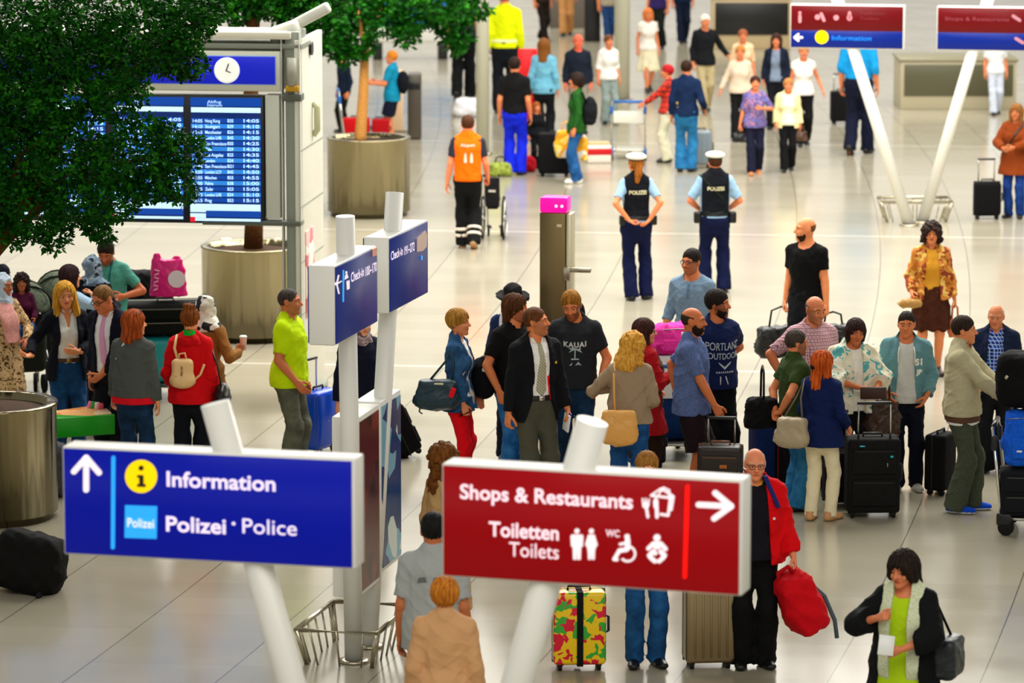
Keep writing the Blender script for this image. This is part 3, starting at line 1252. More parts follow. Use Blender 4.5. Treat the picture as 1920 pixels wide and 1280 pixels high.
WHITE = mat('#e9e8e2', 'paint')
STEEL = mat('#b9b09a', 'metal', rough=.28)
CHROME = mat('#d8d8d4', 'metal', rough=.18)
BLACKP = mat('#121214', 'plastic')
RUBBER = mat('#1a1a1a', 'cloth')

# ------------------------------------------------------------------ floor
fm, nt, bs = newmat('polished_tiles')
L = nt.links.new
tc = N(nt, 'ShaderNodeTexCoord')
sp = N(nt, 'ShaderNodeSeparateXYZ')
L(tc.outputs['Object'], sp.inputs[0])


def mth(op, a, b=None, c=None):
    n = N(nt, 'ShaderNodeMath', operation=op)
    for i, v in enumerate((a, b, c)):
        if v is None:
            continue
        if isinstance(v, (int, float)):
            n.inputs[i].default_value = v
        else:
            L(v, n.inputs[i])
    return n.outputs[0]


yy = mth('SUBTRACT', sp.outputs[1], 33.0)
uu = mth('SUBTRACT', sp.outputs[0], mth('SUBTRACT', mth('MULTIPLY', yy, .21), mth('MULTIPLY', mth('MULTIPLY', yy, yy), .0027)))
vv = mth('ADD', sp.outputs[1], mth('MULTIPLY', sp.outputs[0], .10))
lu = mth('LESS_THAN', mth('ABSOLUTE', mth('SUBTRACT', mth('FRACT', mth('DIVIDE', uu, 1.2)), .5)), .0055)
lv = mth('LESS_THAN', mth('ABSOLUTE', mth('SUBTRACT', mth('FRACT', mth('DIVIDE', vv, .6)), .5)), .004)
wide = mth('MULTIPLY', mth('GREATER_THAN', vv, 40.0), mth('LESS_THAN', mth('ABSOLUTE', mth('SUBTRACT', mth('FRACT', mth('DIVIDE', mth('SUBTRACT', vv, 3.6), 12.0)), .5)), .004))
tid = N(nt, 'ShaderNodeCombineXYZ')
L(mth('FLOOR', mth('ADD', mth('DIVIDE', uu, 1.2), .5)), tid.inputs[0])
L(mth('FLOOR', mth('ADD', mth('DIVIDE', vv, .6), .5)), tid.inputs[1])
wn = N(nt, 'ShaderNodeTexWhiteNoise')
L(tid.outputs[0], wn.inputs['Vector'])
base = mixc(nt, wn.outputs['Value'], rgba('#a8a18e'), rgba('#a09986'))
ns = N(nt, 'ShaderNodeTexNoise', i_Scale=.35, i_Detail=4.0)
L(tc.outputs['Object'], ns.inputs['Vector'])
base = mixc(nt, mth('MULTIPLY', ns.outputs[0], .35), base, rgba('#8f8875'))
base = mixc(nt, mth('MULTIPLY', lv, .25), base, rgba('#6d685a'))
base = mixc(nt, mth('MULTIPLY', lu, .75), base, rgba('#4c483e'))
base = mixc(nt, mth('MULTIPLY', wide, .45), base, rgba('#e4e0d2'))
L(base, bs.inputs['Base Color'])
n2 = N(nt, 'ShaderNodeTexNoise', i_Scale=1.3, i_Detail=5.0)
L(tc.outputs['Object'], n2.inputs['Vector'])
mr = N(nt, 'ShaderNodeMapRange', i_3=.10, i_4=.24)
L(n2.outputs[0], mr.inputs[0])
L(mr.outputs[0], bs.inputs['Roughness'])
bs.inputs['Specular IOR Level'].default_value = .5
b = MB()
b.box((120, 150, .2), (0, 75, -.1))
tag(b.build('floor', fm), kind='structure')


# ------------------------------------------------------------------ sign boards on leaning poles
class Face:
    """a vertical face through A and B (world points on its top edge); maps picture rays onto it"""

    def __init__(s, A, B):
        s.A = Vector(A)
        s.u = (Vector(B) - s.A)
        s.u.z = 0
        s.len = s.u.length
        s.u.normalize()
        s.n = Vector((s.u.y, -s.u.x, 0))       # towards the viewer's side
        s.M = Matrix(((s.u.x, -s.n.x, 0, s.A.x), (s.u.y, -s.n.y, 0, s.A.y), (0, 0, 1, s.A.z), (0, 0, 0, 1)))

    def uv(s, px, py):
        d = ptd(px, py, 1.0) - Vector((0, 0, CAM_H))
        o = Vector((0, 0, CAM_H))
        t = (s.A - o).dot(s.n) / d.dot(s.n)
        p = o + d * t - s.A
        return p.dot(s.u), p.z


def flat_text(face, parent, txt, px, py, px2, hgt, m, bold=.0, name='lettering', base=None, dz=.013):
    """lettering on a face: starts at pixel (px, py) baseline, ends near px2"""
    u0, v0 = face.uv(px, py)
    u1 = face.uv(px2, py)[0]
    me = text_mesh(txt, hgt, bold * hgt, .0015)
    a, b_ = text_width(me)
    k = (u1 - u0) / (b_ - a)
    for v in me.vertices:
        v.co = Vector((u0 + (v.co.x - a) * k, -dz - abs(v.co.z), v0 + v.co.y))
    me.materials.clear()
    me.materials.append(m)
    me.transform(parent_local(face, parent))
    return link(bpy.data.objects.new(name, me), parent)


def parent_local(face, parent):
    p = parent
    while p.parent:
        p = p.parent
    return Matrix.Translation(-p.location) @ face.M


def poly(face, parent, name, pts, m, depth=.015, px=True):
    """flat shape from pixel points on the face"""
    q = [face.uv(*p) if px else p for p in pts]
    b = MB()
    b.prism(q, -depth)
    return b.build(name, m, parent, parent_local(face, parent))


def disc(c, rx, ry, n=28, a0=0, a1=360):
    return [(c[0] + rx * math.cos(R(a0 + (a1 - a0) * i / n)), c[1] + ry * math.sin(R(a0 + (a1 - a0) * i / n))) for i in range(n + (a1 - a0 != 360))]


def stroke(p, q, w):
    """thick line with round ends, pixel space"""
    d = Vector((q[0] - p[0], q[1] - p[1]))
    a = math.degrees(math.atan2(d.y, d.x))
    return disc(q, w, w, 8, a - 90, a + 90) + disc(p, w, w, 8, a + 90, a + 270)


def sign(A, B, hgt, thick, panels, label, pole_top, pole_base, r_pole, cat='sign', name='direction_sign', poster=None):
    base = Vector(pole_base)
    root = empty(name, base)
    tag(root, label, cat, 'direction signs on leaning white poles')
    f = Face(A, B)
    pl = parent_local(f, root)
    MB().box((f.len, thick, hgt), (f.len / 2, thick / 2, -hgt / 2), bev=.012).build('sign_box', WHITE, root, pl)
    for (v0, v1, m) in panels:
        MB().box((f.len - .03, .012, v1 - v0), (f.len / 2 - .003, -.004, -(v0 + v1) / 2), bev=.002, seg=1).build('sign_panel', m, root, pl)
        MB().box((f.len - .03, .012, v1 - v0), (f.len / 2, thick + .004, -(v0 + v1) / 2), bev=.002, seg=1).build('sign_panel', m, root, pl)
    top = Vector(pole_top)
    d = (top - base).normalized()
    MB().tube([(0, 0, 0), top - base], r_pole, 32).build('pole', WHITE, root)
    MB().lathe([(r_pole * 1.7, 0), (r_pole * 1.7, .02), (r_pole * 1.1, .025)], 32).build('base_plate', STEEL, root)
    return root, f


def lit(c, s=.45):
    m, nt, b = newmat('backlit_panel')
    b.inputs['Base Color'].default_value = rgba(c)
    b.inputs['Roughness'].default_value = .3
    b.inputs['Specular IOR Level'].default_value = .2
    b.inputs['Emission Color'].default_value = rgba(c)
    b.inputs['Emission Strength'].default_value = s
    return m


BLUE = lit('#02108e', .5)
RED = lit('#880008', .5)
LETTER = lit('#fbeef6', .45)
SKYB = lit('#2aa0f4', .6)
YEL = lit('#ffd800', .5)
BRED = lit('#ff1008', .7)
DARKI = mat('#1c1808', 'plastic')

# front left: information sign
A = ptd(116, 836, 22.75)
B = pt(665, 861, A.z)
axis = lambda A, B, th: (Vector(A) + Vector(B)) / 2 - Face(A, B).n * (th / 2)
HG = .64
front_base = pt(735, 2010)


def in_plane(A, B, th, p, q, zt):
    """pole axis inside the sign box, through two seen points; returns foot and top"""
    f = Face(A, B)
    f.A = f.A - f.n * (th / 2)

    def hit(px, py):
        u, v = f.uv(px, py)
        return f.A + f.u * u + Vector((0, 0, v))
    P, Q = hit(*p), hit(*q)
    g = lambda z: P + (Q - P) * ((z - P.z) / (Q.z - P.z))
    return g(0), g(zt)


bl, tl = in_plane(A, B, .2, (417, 806), (545, 1278), 3.62)
info_sign, fi = sign(A, B, HG, .2, [(.012, HG - .012, BLUE)], 'blue sign with a yellow information dot and police lettering on a leaning white pole',
                     tl, bl, .085)
poly(fi, info_sign, 'arrow', stroke((163, 917), (163, 857), 5.5), LETTER)
poly(fi, info_sign, 'arrow', stroke((163, 857), (140, 883), 5.5), LETTER)
poly(fi, info_sign, 'arrow', stroke((163, 857), (187, 885), 5.5), LETTER)
poly(fi, info_sign, 'divider_bar', stroke((214, 857), (213, 1025), 3.6), SKYB)
dot = poly(fi, info_sign, 'information_symbol', disc((266, 892), 30, 31, 40), YEL)
poly(fi, dot, 'letter_i', disc((266.5, 876), 4.8, 4.8), DARKI, .02)
poly(fi, dot, 'letter_i', [(259, 889), (271, 889.5), (271, 906), (275, 906.3), (275, 911.5), (259, 911), (259, 906), (263, 906), (263, 894), (259, 894)], DARKI, .02)
sq = poly(fi, info_sign, 'police_symbol', [(236, 946), (296, 948), (295, 1009), (235, 1007)], SKYB)
flat_text(fi, sq, 'Polizei', 241, 986, 291, .075, LETTER, .012, dz=.019)
flat_text(fi, info_sign, 'Information', 314, 910, 518, .125, LETTER, .022)
flat_text(fi, info_sign, 'Polizei', 313, 994, 425, .125, LETTER, .022)
flat_text(fi, info_sign, '\u00b7', 436, 994, 443, .125, LETTER, .022)
flat_text(fi, info_sign, 'Police', 456, 998, 558, .125, LETTER, .004)

# front right: shops and toilets sign
A = ptd(828, 868, 22.1)
B = pt(1393, 901, A.z)
br, tr_ = in_plane(A, B, .2, (1106, 806), (970, 1278), 3.64)
shop_sign, fs = sign(A, B, HG + .01, .2, [(.012, HG, RED)], 'red shops, restaurants and toilets sign with a right arrow on a leaning white pole',
                     tr_, br, .09)
flat_text(fs, shop_sign, 'Shops & Restaurants', 864, 933, 1188, .118, LETTER, .022)
flat_text(fs, shop_sign, 'Toiletten', 918, 1003, 1049, .118, LETTER, .022)
flat_text(fs, shop_sign, 'Toilets', 956, 1041, 1049, .118, LETTER, .004)
flat_text(fs, shop_sign, 'WC', 1137, 1004, 1163, .055, LETTER, .02)
poly(fs, shop_sign, 'divider_bar', stroke((1290, 911), (1285, 1080), 3.8), BRED)
for q in ((1342, 923), (1340, 971)):
    poly(fs, shop_sign, 'arrow', stroke((1372, 948), q, 5.5), LETTER)
poly(fs, shop_sign, 'arrow', stroke((1311, 945), (1370, 948), 5.5), LETTER)
# fork, knife and shopping bag
ic = [stroke((1213, 950), (1216, 968), 2.6), stroke((1206, 934), (1207, 944), 1.5), stroke((1212, 934), (1212, 944), 1.5), stroke((1218, 935), (1217, 945), 1.5),
      disc((1212, 946), 6.5, 6), stroke((1232, 938), (1233, 968), 3.2), [(1226, 938), (1231, 930), (1235, 938), (1235, 952), (1227, 951)],
      stroke((1222, 928), (1258, 932), 2.2), stroke((1258, 932), (1262, 930), 2), stroke((1258, 932), (1254, 965), 2.4), stroke((1264, 930), (1260, 955), 2),
      stroke((1254, 965), (1240, 963), 2.4), stroke((1224, 926), (1240, 915), 1.8), stroke((1240, 915), (1262, 928), 1.8), stroke((1236, 926), (1245, 913), 1.6), stroke((1245, 913), (1256, 918), 1.6), stroke((1256, 918), (1256, 930), 1.6)]
for s_ in ic:
    poly(fs, shop_sign, 'shops_symbol', s_, LETTER)
for cx, fem in ((1083, 0), (1110, 1)):
    poly(fs, shop_sign, 'toilets_symbol', disc((cx, 994.5), 4.6, 4.8), LETTER)
    if fem:
        s_ = [(cx - 6, 1001), (cx + 6, 1001), (cx + 12, 1021), (cx + 9, 1024), (cx + 7, 1030), (cx + 6, 1048), (cx + 1, 1048), (cx, 1032), (cx - 1, 1048), (cx - 6, 1048), (cx - 7, 1030), (cx - 9, 1023), (cx - 12, 1020)]
    else:
        s_ = [(cx - 10, 1001), (cx + 10, 1001), (cx + 12, 1005), (cx + 11, 1024), (cx + 8, 1024), (cx + 7, 1048), (cx + 1, 1048), (cx, 1028), (cx - 1, 1048), (cx - 7, 1048), (cx - 8, 1024), (cx - 11, 1023), (cx - 12, 1004)]
    poly(fs, shop_sign, 'toilets_symbol', s_, LETTER)
for s_ in (disc((1177, 1005), 5, 5), stroke((1178, 1012), (1178, 1026), 5), stroke((1174, 1017), (1164, 1019), 2.6), stroke((1176, 1029), (1163, 1031), 4.2), stroke((1162, 1032), (1153, 1047), 3.6), stroke((1153, 1047), (1158, 1048), 3)):
    poly(fs, shop_sign, 'wheelchair_symbol', s_, LETTER)
ring = disc((1178, 1037), 16, 16, 22, -70, 140)
poly(fs, shop_sign, 'wheelchair_symbol', ring + disc((1178, 1037), 12, 12, 22, 140, -70), LETTER)
for s_ in (disc((1233, 1007), 6.5, 6.5), [(1226, 1014), (1240, 1014), (1240, 1026), (1236, 1029), (1230, 1029), (1226, 1026)], stroke((1226, 1018), (1217, 1027), 4), stroke((1240, 1018), (1249, 1028), 4),
           stroke((1226, 1033), (1219, 1040), 4.5), stroke((1221, 1044), (1229, 1051), 4), stroke((1240, 1033), (1247, 1040), 4.5), stroke((1245, 1044), (1237, 1051), 4), stroke((1226, 1033), (1230, 1036), 4)):
    poly(fs, shop_sign, 'baby_symbol', s_, LETTER)

# check-in signs seen end-on, on their own pair of poles
CBLUE = lit('#13246c', .4)
A1 = ptd(627, 499, 30.4)
B1 = pt(706, 460, A1.z)
A2 = pt(728.5, 446, A1.z)
B2 = pt(801, 412, A1.z)
pb1, pb2 = pt(664, 1240), pt(690, 1228)
CH = .62
for (A, B, pb, mid, ztop, lab, txt, arrow) in (
        (A1, B1, (664, 1238), (648, 440), 370, 'nearer of two white check-in sign boxes, blue face reading Check-in 100-170', 'Check-in 100\u2013170', True),
        (A2, B2, (690, 1226), (738, 400), 376, 'farther of two white check-in sign boxes, blue face turned right without an arrow', 'Check-in 191\u2013272', False)):
    pb, tp = in_plane(A, B, .21, mid, pb, 3.62)
    rt, f = sign(A, B, CH, .21, [(.012, CH - .012, CBLUE)], lab, tp, pb, .075)
    if arrow:
        flat_text(f, rt, 'Check-in', 655, 529, 679, .105, LETTER, .012)
        flat_text(f, rt, '100\u2013170', 682, 518, 703, .105, LETTER, .012)
        poly(f, rt, 'divider_bar', stroke((641, 507), (640.5, 565), 1.0), SKYB)
        for p, q in (((628.5, 532), (637, 527)), ((628.5, 532), (632, 516)), ((628.5, 532), (632.5, 550))):
            poly(f, rt, 'arrow', stroke(p, q, 1.0), LETTER)
        poly(f, rt, 'check_in_symbol', disc((646.5, 511), 1.4, 3), LETTER)
        poly(f, rt, 'check_in_symbol', [(643.5, 524), (645, 515), (648, 514), (650, 520)], LETTER)
        poly(f, rt, 'check_in_symbol', [(647, 527), (652, 525), (652.3, 541), (648, 543)], LETTER)
        poly(f, rt, 'sticker', [(695.5, 467), (704, 463), (704, 478), (695.5, 481)], mat('#f0a890', 'paint'))
    else:
        flat_text(f, rt, 'Check-in', 730, 488, 752, .1, LETTER, .012)
        poly(f, rt, 'check_in_symbol', [(779, 447), (786, 440), (795, 432), (798, 440), (797, 462), (790, 470), (779, 472)], mat('#e8c8bc', 'paint'))
        poly(f, rt, 'divider_bar', stroke((788, 480), (788, 486), 1.0), SKYB)
        flat_text(f, rt, '191\u2013272', 755, 478, 774, .1, LETTER, .012)
# poster boxes low on the same two poles
PO1 = mat('#5a1a1c', 'print', '#7a2426', rough=.15, s=.3, c3='#3a1014')
PO2 = mat('#1c3f74', 'print', '#7fb4cf', rough=.12, s=.22, c3='#d8e6e4')
for (a, b_, h_, dd, po, lab) in (((672, 783), (710, 757), 1.46, 31.25, PO1, 'white poster box with a dark red poster on the nearer check-in pole'),
                               ((713, 754), (751, 729), 1.42, None, PO2, 'white poster box with a blue and white poster on the farther check-in pole')):
    A = ptd(a[0], a[1], dd) if dd else pt(a[0], a[1], ZB)
    ZB = A.z
    B = pt(b_[0], b_[1], A.z)
    f = Face(A, B)
    rt = empty('poster_box', A - f.n * .11 + f.u * f.len / 2 - Vector((0, 0, h_)))
    tag(rt, lab, 'poster box', 'poster boxes on the check-in poles')
    pl = parent_local(f, rt)
    MB().box((f.len, .22, h_), (f.len / 2, .11, -h_ / 2), bev=.008).build('box_frame', WHITE, rt, pl)
    MB().box((f.len - .06, .012, h_ - .08), (f.len / 2, -.003, -h_ / 2)).build('poster', po, rt, pl)


def guard(c, yaw, w, d, lab, h=.30):
    """low tube rail round the foot of a sign"""
    rt = empty('guard_rail', c, yaw)
    tag(rt, lab, 'guard rail')
    t, bb = 1.0, .82
    P = lambda k, z: [(sx * w / 2 * k, sy * d / 2 * k, z) for sx, sy in ((-1, -1), (1, -1), (1, 1), (-1, 1))]
    MB().tube(P(1, h), .024, 10, closed=True).build('top_rail', STEEL, rt)
    for p, q in zip(P(1, h), P(bb, 0)):
        MB().tube([p, q], .022, 10).build('rail_leg', STEEL, rt)
    for i in range(5):
        for sy in (-1, 1):
            x = (i - 2) / 5 * w
            MB().tube([(x, sy * d / 2, h), (x * bb, sy * d / 2 * bb, 0)], .009, 8).build('rail_bar', STEEL, rt)
    for sx in (-1, 1):
        for i in range(3):
            y = (i - 1) / 3 * d
            MB().tube([(sx * w / 2, y, h), (sx * w / 2 * bb, y * bb, 0)], .009, 8).build('rail_bar', STEEL, rt)
    return rt


guard(pt(664, 1225), math.atan2(*(lambda v: (v.y, v.x))(Face(A1, B1).u)) + PI / 2 * 0, 1.05, .66, 'low steel guard rail round the foot of the check-in sign poles')
guard(pt(1715, 412), 0.0, 1.05, .6, 'low steel guard rail where two white sign poles meet in the far hall')

# far pair of signs
for (xa, ya, xb, yb, mid, base, lab, left) in ((1482, 8, 1696, 11, (1618, 150), (1702, 414), 'far red and blue sign left of the pair, yellow dot on its blue half', True),
                                            (1757, 12, 1975, 15, (1808, 150), (1730, 414), 'far red and blue sign at the right edge of the picture', False)):
    dd = 58.5
    A = ptd(xa, ya, dd)
    B = pt(xb, yb, A.z)
    pb, tp = in_plane(A, B, .2, mid, base, 3.4)
    rt, f = sign(A, B, .64, .2, [(.012, .375, lit('#5a0208', .5)), (.378, .626, lit('#041c70', .5))], lab, tp, pb, .085)
    if left:
        poly(f, rt, 'information_symbol', disc((1541, 69.5), 12.5, 12.5), YEL)
        flat_text(f, rt, 'Information', 1560, 75, 1634, .1, SKYB, .0)
        for s_ in (stroke((1490, 70), (1504, 70), 2), stroke((1490, 70), (1497, 64), 2), stroke((1490, 70), (1497, 76), 2)):
            poly(f, rt, 'arrow', s_, LETTER)
        for s_ in (disc((1500, 24), 3, 3), stroke((1500, 30), (1500, 40), 3), disc((1533, 32), 5, 5), stroke((1540, 26), (1545, 38), 3), disc((1568, 33), 5, 5), disc((1593, 33), 5, 6), stroke((1593, 24), (1593, 34), 3)):
            poly(f, rt, 'symbol', s_, mat('#e0909c', 'paint'))
        flat_text(f, rt, 'Toiletten', 1612, 27, 1660, .06, mat('#a84854', 'paint'))
        flat_text(f, rt, 'Toilets', 1612, 37, 1648, .06, mat('#a84854', 'paint'))
    else:
        flat_text(f, rt, 'Shops & Restaurants', 1772, 38, 1892, .075, mat('#c06470', 'paint'))
        for s_ in (stroke((1900, 30), (1912, 38), 3), stroke((1905, 72), (1918, 80), 3)):
            poly(f, rt, 'arrow', s_, mat('#c08090', 'paint'))

# ------------------------------------------------------------------ departures board
F0, F1 = pt(567, 770), pt(609, 728)
vdep = (F1 - F0)
DEP = vdep.length
vdep.normalize()
ul = Vector((-vdep.y, vdep.x, 0))
WID = 3.9
TOPZ = 4.02
Af = F0 + ul * WID
Af.z = TOPZ
Bf = F0.copy()
Bf.z = TOPZ
fb = Face(Af, Bf)
board = empty('departures_board', (F0 + Af) / 2 * 1.0)
board.location.z = 0
tag(board, 'tall white flight information stand with three blue screens and a clock header', 'information board')
pl = parent_local(fb, board)
U = lambda px, py: fb.uv(px, py)
FRAME = mat('#cfd0c4', 'paint')
GREYG = mat('#8f968a', 'paint')


def slab(name, x0, y0, x1, y1, m, depth, out=0.0, bev=.008, parent=None):
    """box on the board face between two pixels, `depth` deep behind the face, starting `out` in front"""
    (u0, v0), (u1, v1) = U(x0, y0), U(x1, y1)
    return MB().box((abs(u1 - u0), depth, abs(v0 - v1)), ((u0 + u1) / 2, depth / 2 - out, (v0 + v1) / 2), bev=bev).build(name, m, parent or board, pl)


# end pillar with seams
u1 = fb.len
MB().box((.06, DEP, TOPZ), (u1 - .03, DEP / 2, -TOPZ / 2), bev=.01).build('end_panel', mat('#dcdacb', 'paint'), board, pl)
for z in (1.05, 1.62, 2.22, 2.83):
    MB().box((.012, DEP - .02, .012), (u1 - .0, DEP / 2, z - TOPZ)).build('panel_seam', GREYG, board, pl)
b = MB()
b.tube([(u1 + .005, DEP * .55, 3.28 - TOPZ), (u1 + .05, DEP * .55, 3.22 - TOPZ), (u1 + .05, DEP * .55, 2.98 - TOPZ), (u1 + .005, DEP * .55, 2.92 - TOPZ)], .035, 12)
b.build('panel_handle', mat('#b9ba94', 'paint'), board, pl)
b = MB()
b.tube([(u1 - .01, DEP * .45, 3.88 - TOPZ), (u1 + .03, DEP * .45, 3.88 - TOPZ)], .075, 20)
b.build('camera_lens', BLACKP, board, pl)
MB().box((.02, .5, .95), (u1 + .005, .5, 1.45 - TOPZ), bev=.004).build('notice', mat('#e8b8b4', 'print', '#f0dcd4', c3='#d07880', s=.3), board, pl)
MB().box((.14, DEP, .10), (u1 - .03, DEP / 2, -TOPZ + .05), bev=.01).build('plinth', GREYG, board, pl)
slab('post', 527, 60, 533, 655, FRAME, .12, .02)
slab('column', 533, 60, 563, 690, GREYG, .5, -.03)
slab('corner_post', 561, 60, 567, 765, FRAME, .12, .015)
MB().box((.34, .3, .2), (u1 - .2, .3, .06), rot=(0, R(-20), 0), bev=.05).build('roof_cap', FRAME, board, pl)
MB().box((.7, .16, .12), (u1 - .05, .4, .17), rot=(0, R(-28), 0), bev=.03).build('roof_arm', FRAME, board, pl)
slab('roof_rail', -60, 54, 545, 74, mat('#e4e0cc', 'paint'), .6, .03)
slab('roof_beam', -60, 76, 565, 92, GREYG, .6, .0)
slab('header', -60, 90, 527, 172, mat('#d9dbc8', 'paint'), .4, .02, bev=.02)
hp_ = slab('header_panel', 230, 103, 517, 158, lit('#1722b8', .5), .02, .035, bev=.008)
slab('header_panel', -60, 98, 222, 155, lit('#1722b8', .5), .02, .035, bev=.008)
hb = slab('header_border', 227, 101, 519, 160, mat('#9ab8ec', 'paint'), .02, .026, bev=.008)
uc, vc = U(427, 131)
ck = MB().lathe([(.138, 0), (.138, .03), (.12, .045)], 40, (uc, -.03, vc), rot=(R(90), 0, 0)).build('clock', lit('#f4f2ea', .5), board, pl)
MB().box((.012, .006, .085), (uc + .012, -.08, vc + .035), rot=(0, R(20), 0)).build('clock_hand', BLACKP, ck, pl)
MB().box((.010, .006, .06), (uc + .02, -.08, vc - .012), rot=(0, R(110), 0)).build('clock_hand', BLACKP, ck, pl)
uc, vc = U(229, 128)
MB().lathe([(.06, 0), (.06, .03), (.05, .04)], 30, (uc, -.03, vc), rot=(R(90), 0, 0)).build('round_symbol', lit('#f4f2ea', .5), board, pl)
MB().tube([Vector((U(548, 108)[0], -.02, U(548, 108)[1])), Vector((U(548, 160)[0], -.02, U(548, 160)[1]))], .055, 16).build('lantern', mat('#a8a898', 'paint'), board, pl)
slab('amber_light', 537, 160, 562, 171, mat('#c89818', 'plastic'), .1, .06)
slab('crossbar', 380, 412, 565, 424, mat('#5c6258', 'paint'), .2, .02)
slab('crossbar', 527, 176, 565, 190, mat('#5c6258', 'paint'), .2, .02)
slab('screen_frame', -60, 174, 497, 420, mat('#15181e', 'plastic'), .25, .015)
slab('side_panel', 497, 178, 526, 410, mat('#cdd2c4', 'paint'), .2, .01)
rg = random.Random(4)
ROWS = [('14:05', 'Hong Kong'), ('14:10', 'Stuttgart'), ('14:15', 'Manchester'), ('14:20', 'London LHR'), ('14:25', 'San Francisco'), ('14:30', 'Oslo'), ('14:35', 'Los Angeles'), ('14:40', 'London'), ('14:45', 'San Francisco'), ('14:50', 'London LCY'),
        ('14:55', 'M\u00fcnchen'), ('15:00', 'Palma'), ('15:05', 'Zadar'), ('15:10', 'London LHR'), ('15:15', 'Prag')]
SB = [lit('#0e3e94', .8), lit('#2a78cc', .8), lit('#08225e', .7), lit('#bfe0f2', .8)]
for x0, y0, x1, y1 in ((358, 182, 491, 416), (212, 180, 346, 411), (66, 177, 200, 406), (-78, 174, 55, 402)):
    scn = slab('screen', x0, y0, x1, y1, SB[2], .02, .03, bev=.002)
    hgt = y1 - y0
    sub = lambda nm, a, c, e, g, m, out: slab(nm, x0 + (x1 - x0) * a, y0 + hgt * c, x0 + (x1 - x0) * e, y0 + hgt * g, m, .004, out, 0, scn)
    sub('title_bar', 0, .0, 1, .075, SB[0], .036)
    sub('title_stripe', .01, .078, .99, .125, SB[3], .036)
    sub('footer_bar', .0, .85, .99, .925, SB[3], .036)
    sub('footer_bar', .0, .965, .99, .995, SB[3], .036)
    sub('footer_bar', .22, .905, .99, .962, SB[0], .037)
    sub('footer_bar', .0, .926, .22, .965, SB[3], .036)
    sub('footer_mark', 0, .955, .07, .995, lit('#e02030', .6), .040)
    flat_text(fb, scn, 'Abflug', x0 + 32, y0 + hgt * .045, x0 + 58, .045, SB[3], .0, dz=.042)
    flat_text(fb, scn, 'Departures', x0 + 32, y0 + hgt * .07, x0 + 60, .04, SB[3], .0, dz=.042)
    for i, (tm, ct) in enumerate(ROWS):
        a = .165 + i * .0455
        sub('table_row', .01, a, .99, a + .042, SB[1] if i % 2 == 1 else SB[0], .034)
        yb = y0 + hgt * (a + .034)
        flat_text(fb, scn, tm, x0 + 5, yb, x0 + 23, .05, SB[3], .02, dz=.04)
        flat_text(fb, scn, ct, x0 + 28, yb, x0 + 28 + len(ct) * 3.1, .05, SB[3], .02, dz=.04)
        flat_text(fb, scn, 'B%d' % rg.randint(20, 60), x0 + 70, yb, x0 + 81, .05, SB[3], .02, dz=.04)
        flat_text(fb, scn, tm, x0 + 100, yb, x0 + 129, .05, SB[3], .02, dz=.04)

# ------------------------------------------------------------------ planters and trees
PLSTEEL, nt, bs = newmat('brushed_steel')
bs.inputs['Base Color'].default_value = rgba('#94896a')
bs.inputs['Metallic'].default_value = 1.0
bs.inputs['Roughness'].default_value = .2
_tc = N(nt, 'ShaderNodeTexCoord')
_mp = N(nt, 'ShaderNodeMapping')
_mp.inputs['Scale'].default_value = (1, 1, .04)
_nz = N(nt, 'ShaderNodeTexNoise', i_Scale=5.0, i_Detail=2.0)
_bp = N(nt, 'ShaderNodeBump', i_Strength=.55, i_Distance=.06)
nt.links.new(_tc.outputs['Object'], _mp.inputs[0])
nt.links.new(_mp.outputs[0], _nz.inputs['Vector'])
nt.links.new(_nz.outputs[0], _bp.inputs['Height'])
nt.links.new(_bp.outputs[0], bs.inputs['Normal'])
SOIL = mat('#2b1c10', 'cloth', '#4a2f18')


def planter(c, r, h, lab):
    rt = empty('planter', c)
    tag(rt, lab, 'planter', 'round steel tree planters')
    MB().lathe([(r * .93, 0), (r * .93, .07), (r, .072), (r, h - .03), (r + .012, h - .02), (r + .012, h), (r - .07, h), (r - .08, h - .15), (r - .08, .1)], 72).build('planter_body', PLSTEEL, rt)
    MB().lathe([(r - .075, h - .07), (r * .5, h - .05), (.02, h - .03)], 48).build('soil', SOIL, rt)
    return rt


def leaf_mesh(name, pts, size, m, rng):
    """small pointed leaves, one quad-pair each"""
    n = len(pts)
    V = np.zeros((n, 4, 3))
    for i, p in enumerate(pts):
        s_ = size * rng.uniform(.7, 1.3)
        d = unit((rng.gauss(0, 1), rng.gauss(0, 1), rng.gauss(-.2, .7)))
        w = unit(np.cross(d, (rng.gauss(0, 1), rng.gauss(0, 1), rng.gauss(0, 1))))
        nn = np.cross(d, w)
        V[i] = [p, p + d * s_ * .5 + w * s_ * .27 - nn * s_ * .06, p + d * s_ - nn * s_ * .12, p + d * s_ * .5 - w * s_ * .27 - nn * s_ * .06]
    me = mesh_np(name, V.reshape(-1, 3), np.arange(n * 4).reshape(n, 4), m)
    return me


lm, nt, bs = newmat('leaves')
tcn = N(nt, 'ShaderNodeTexCoord')
nz = N(nt, 'ShaderNodeTexNoise', i_Scale=7.0, i_Detail=3.0)
nt.links.new(tcn.outputs['Object'], nz.inputs['Vector'])
nt.links.new(ramp(nt, nz.outputs[0], [(.3, '#063604'), (.52, '#0d4a06'), (.75, '#338412')]), bs.inputs['Base Color'])
bs.inputs['Roughness'].default_value = .55
bs.inputs['Specular IOR Level'].default_value = .08


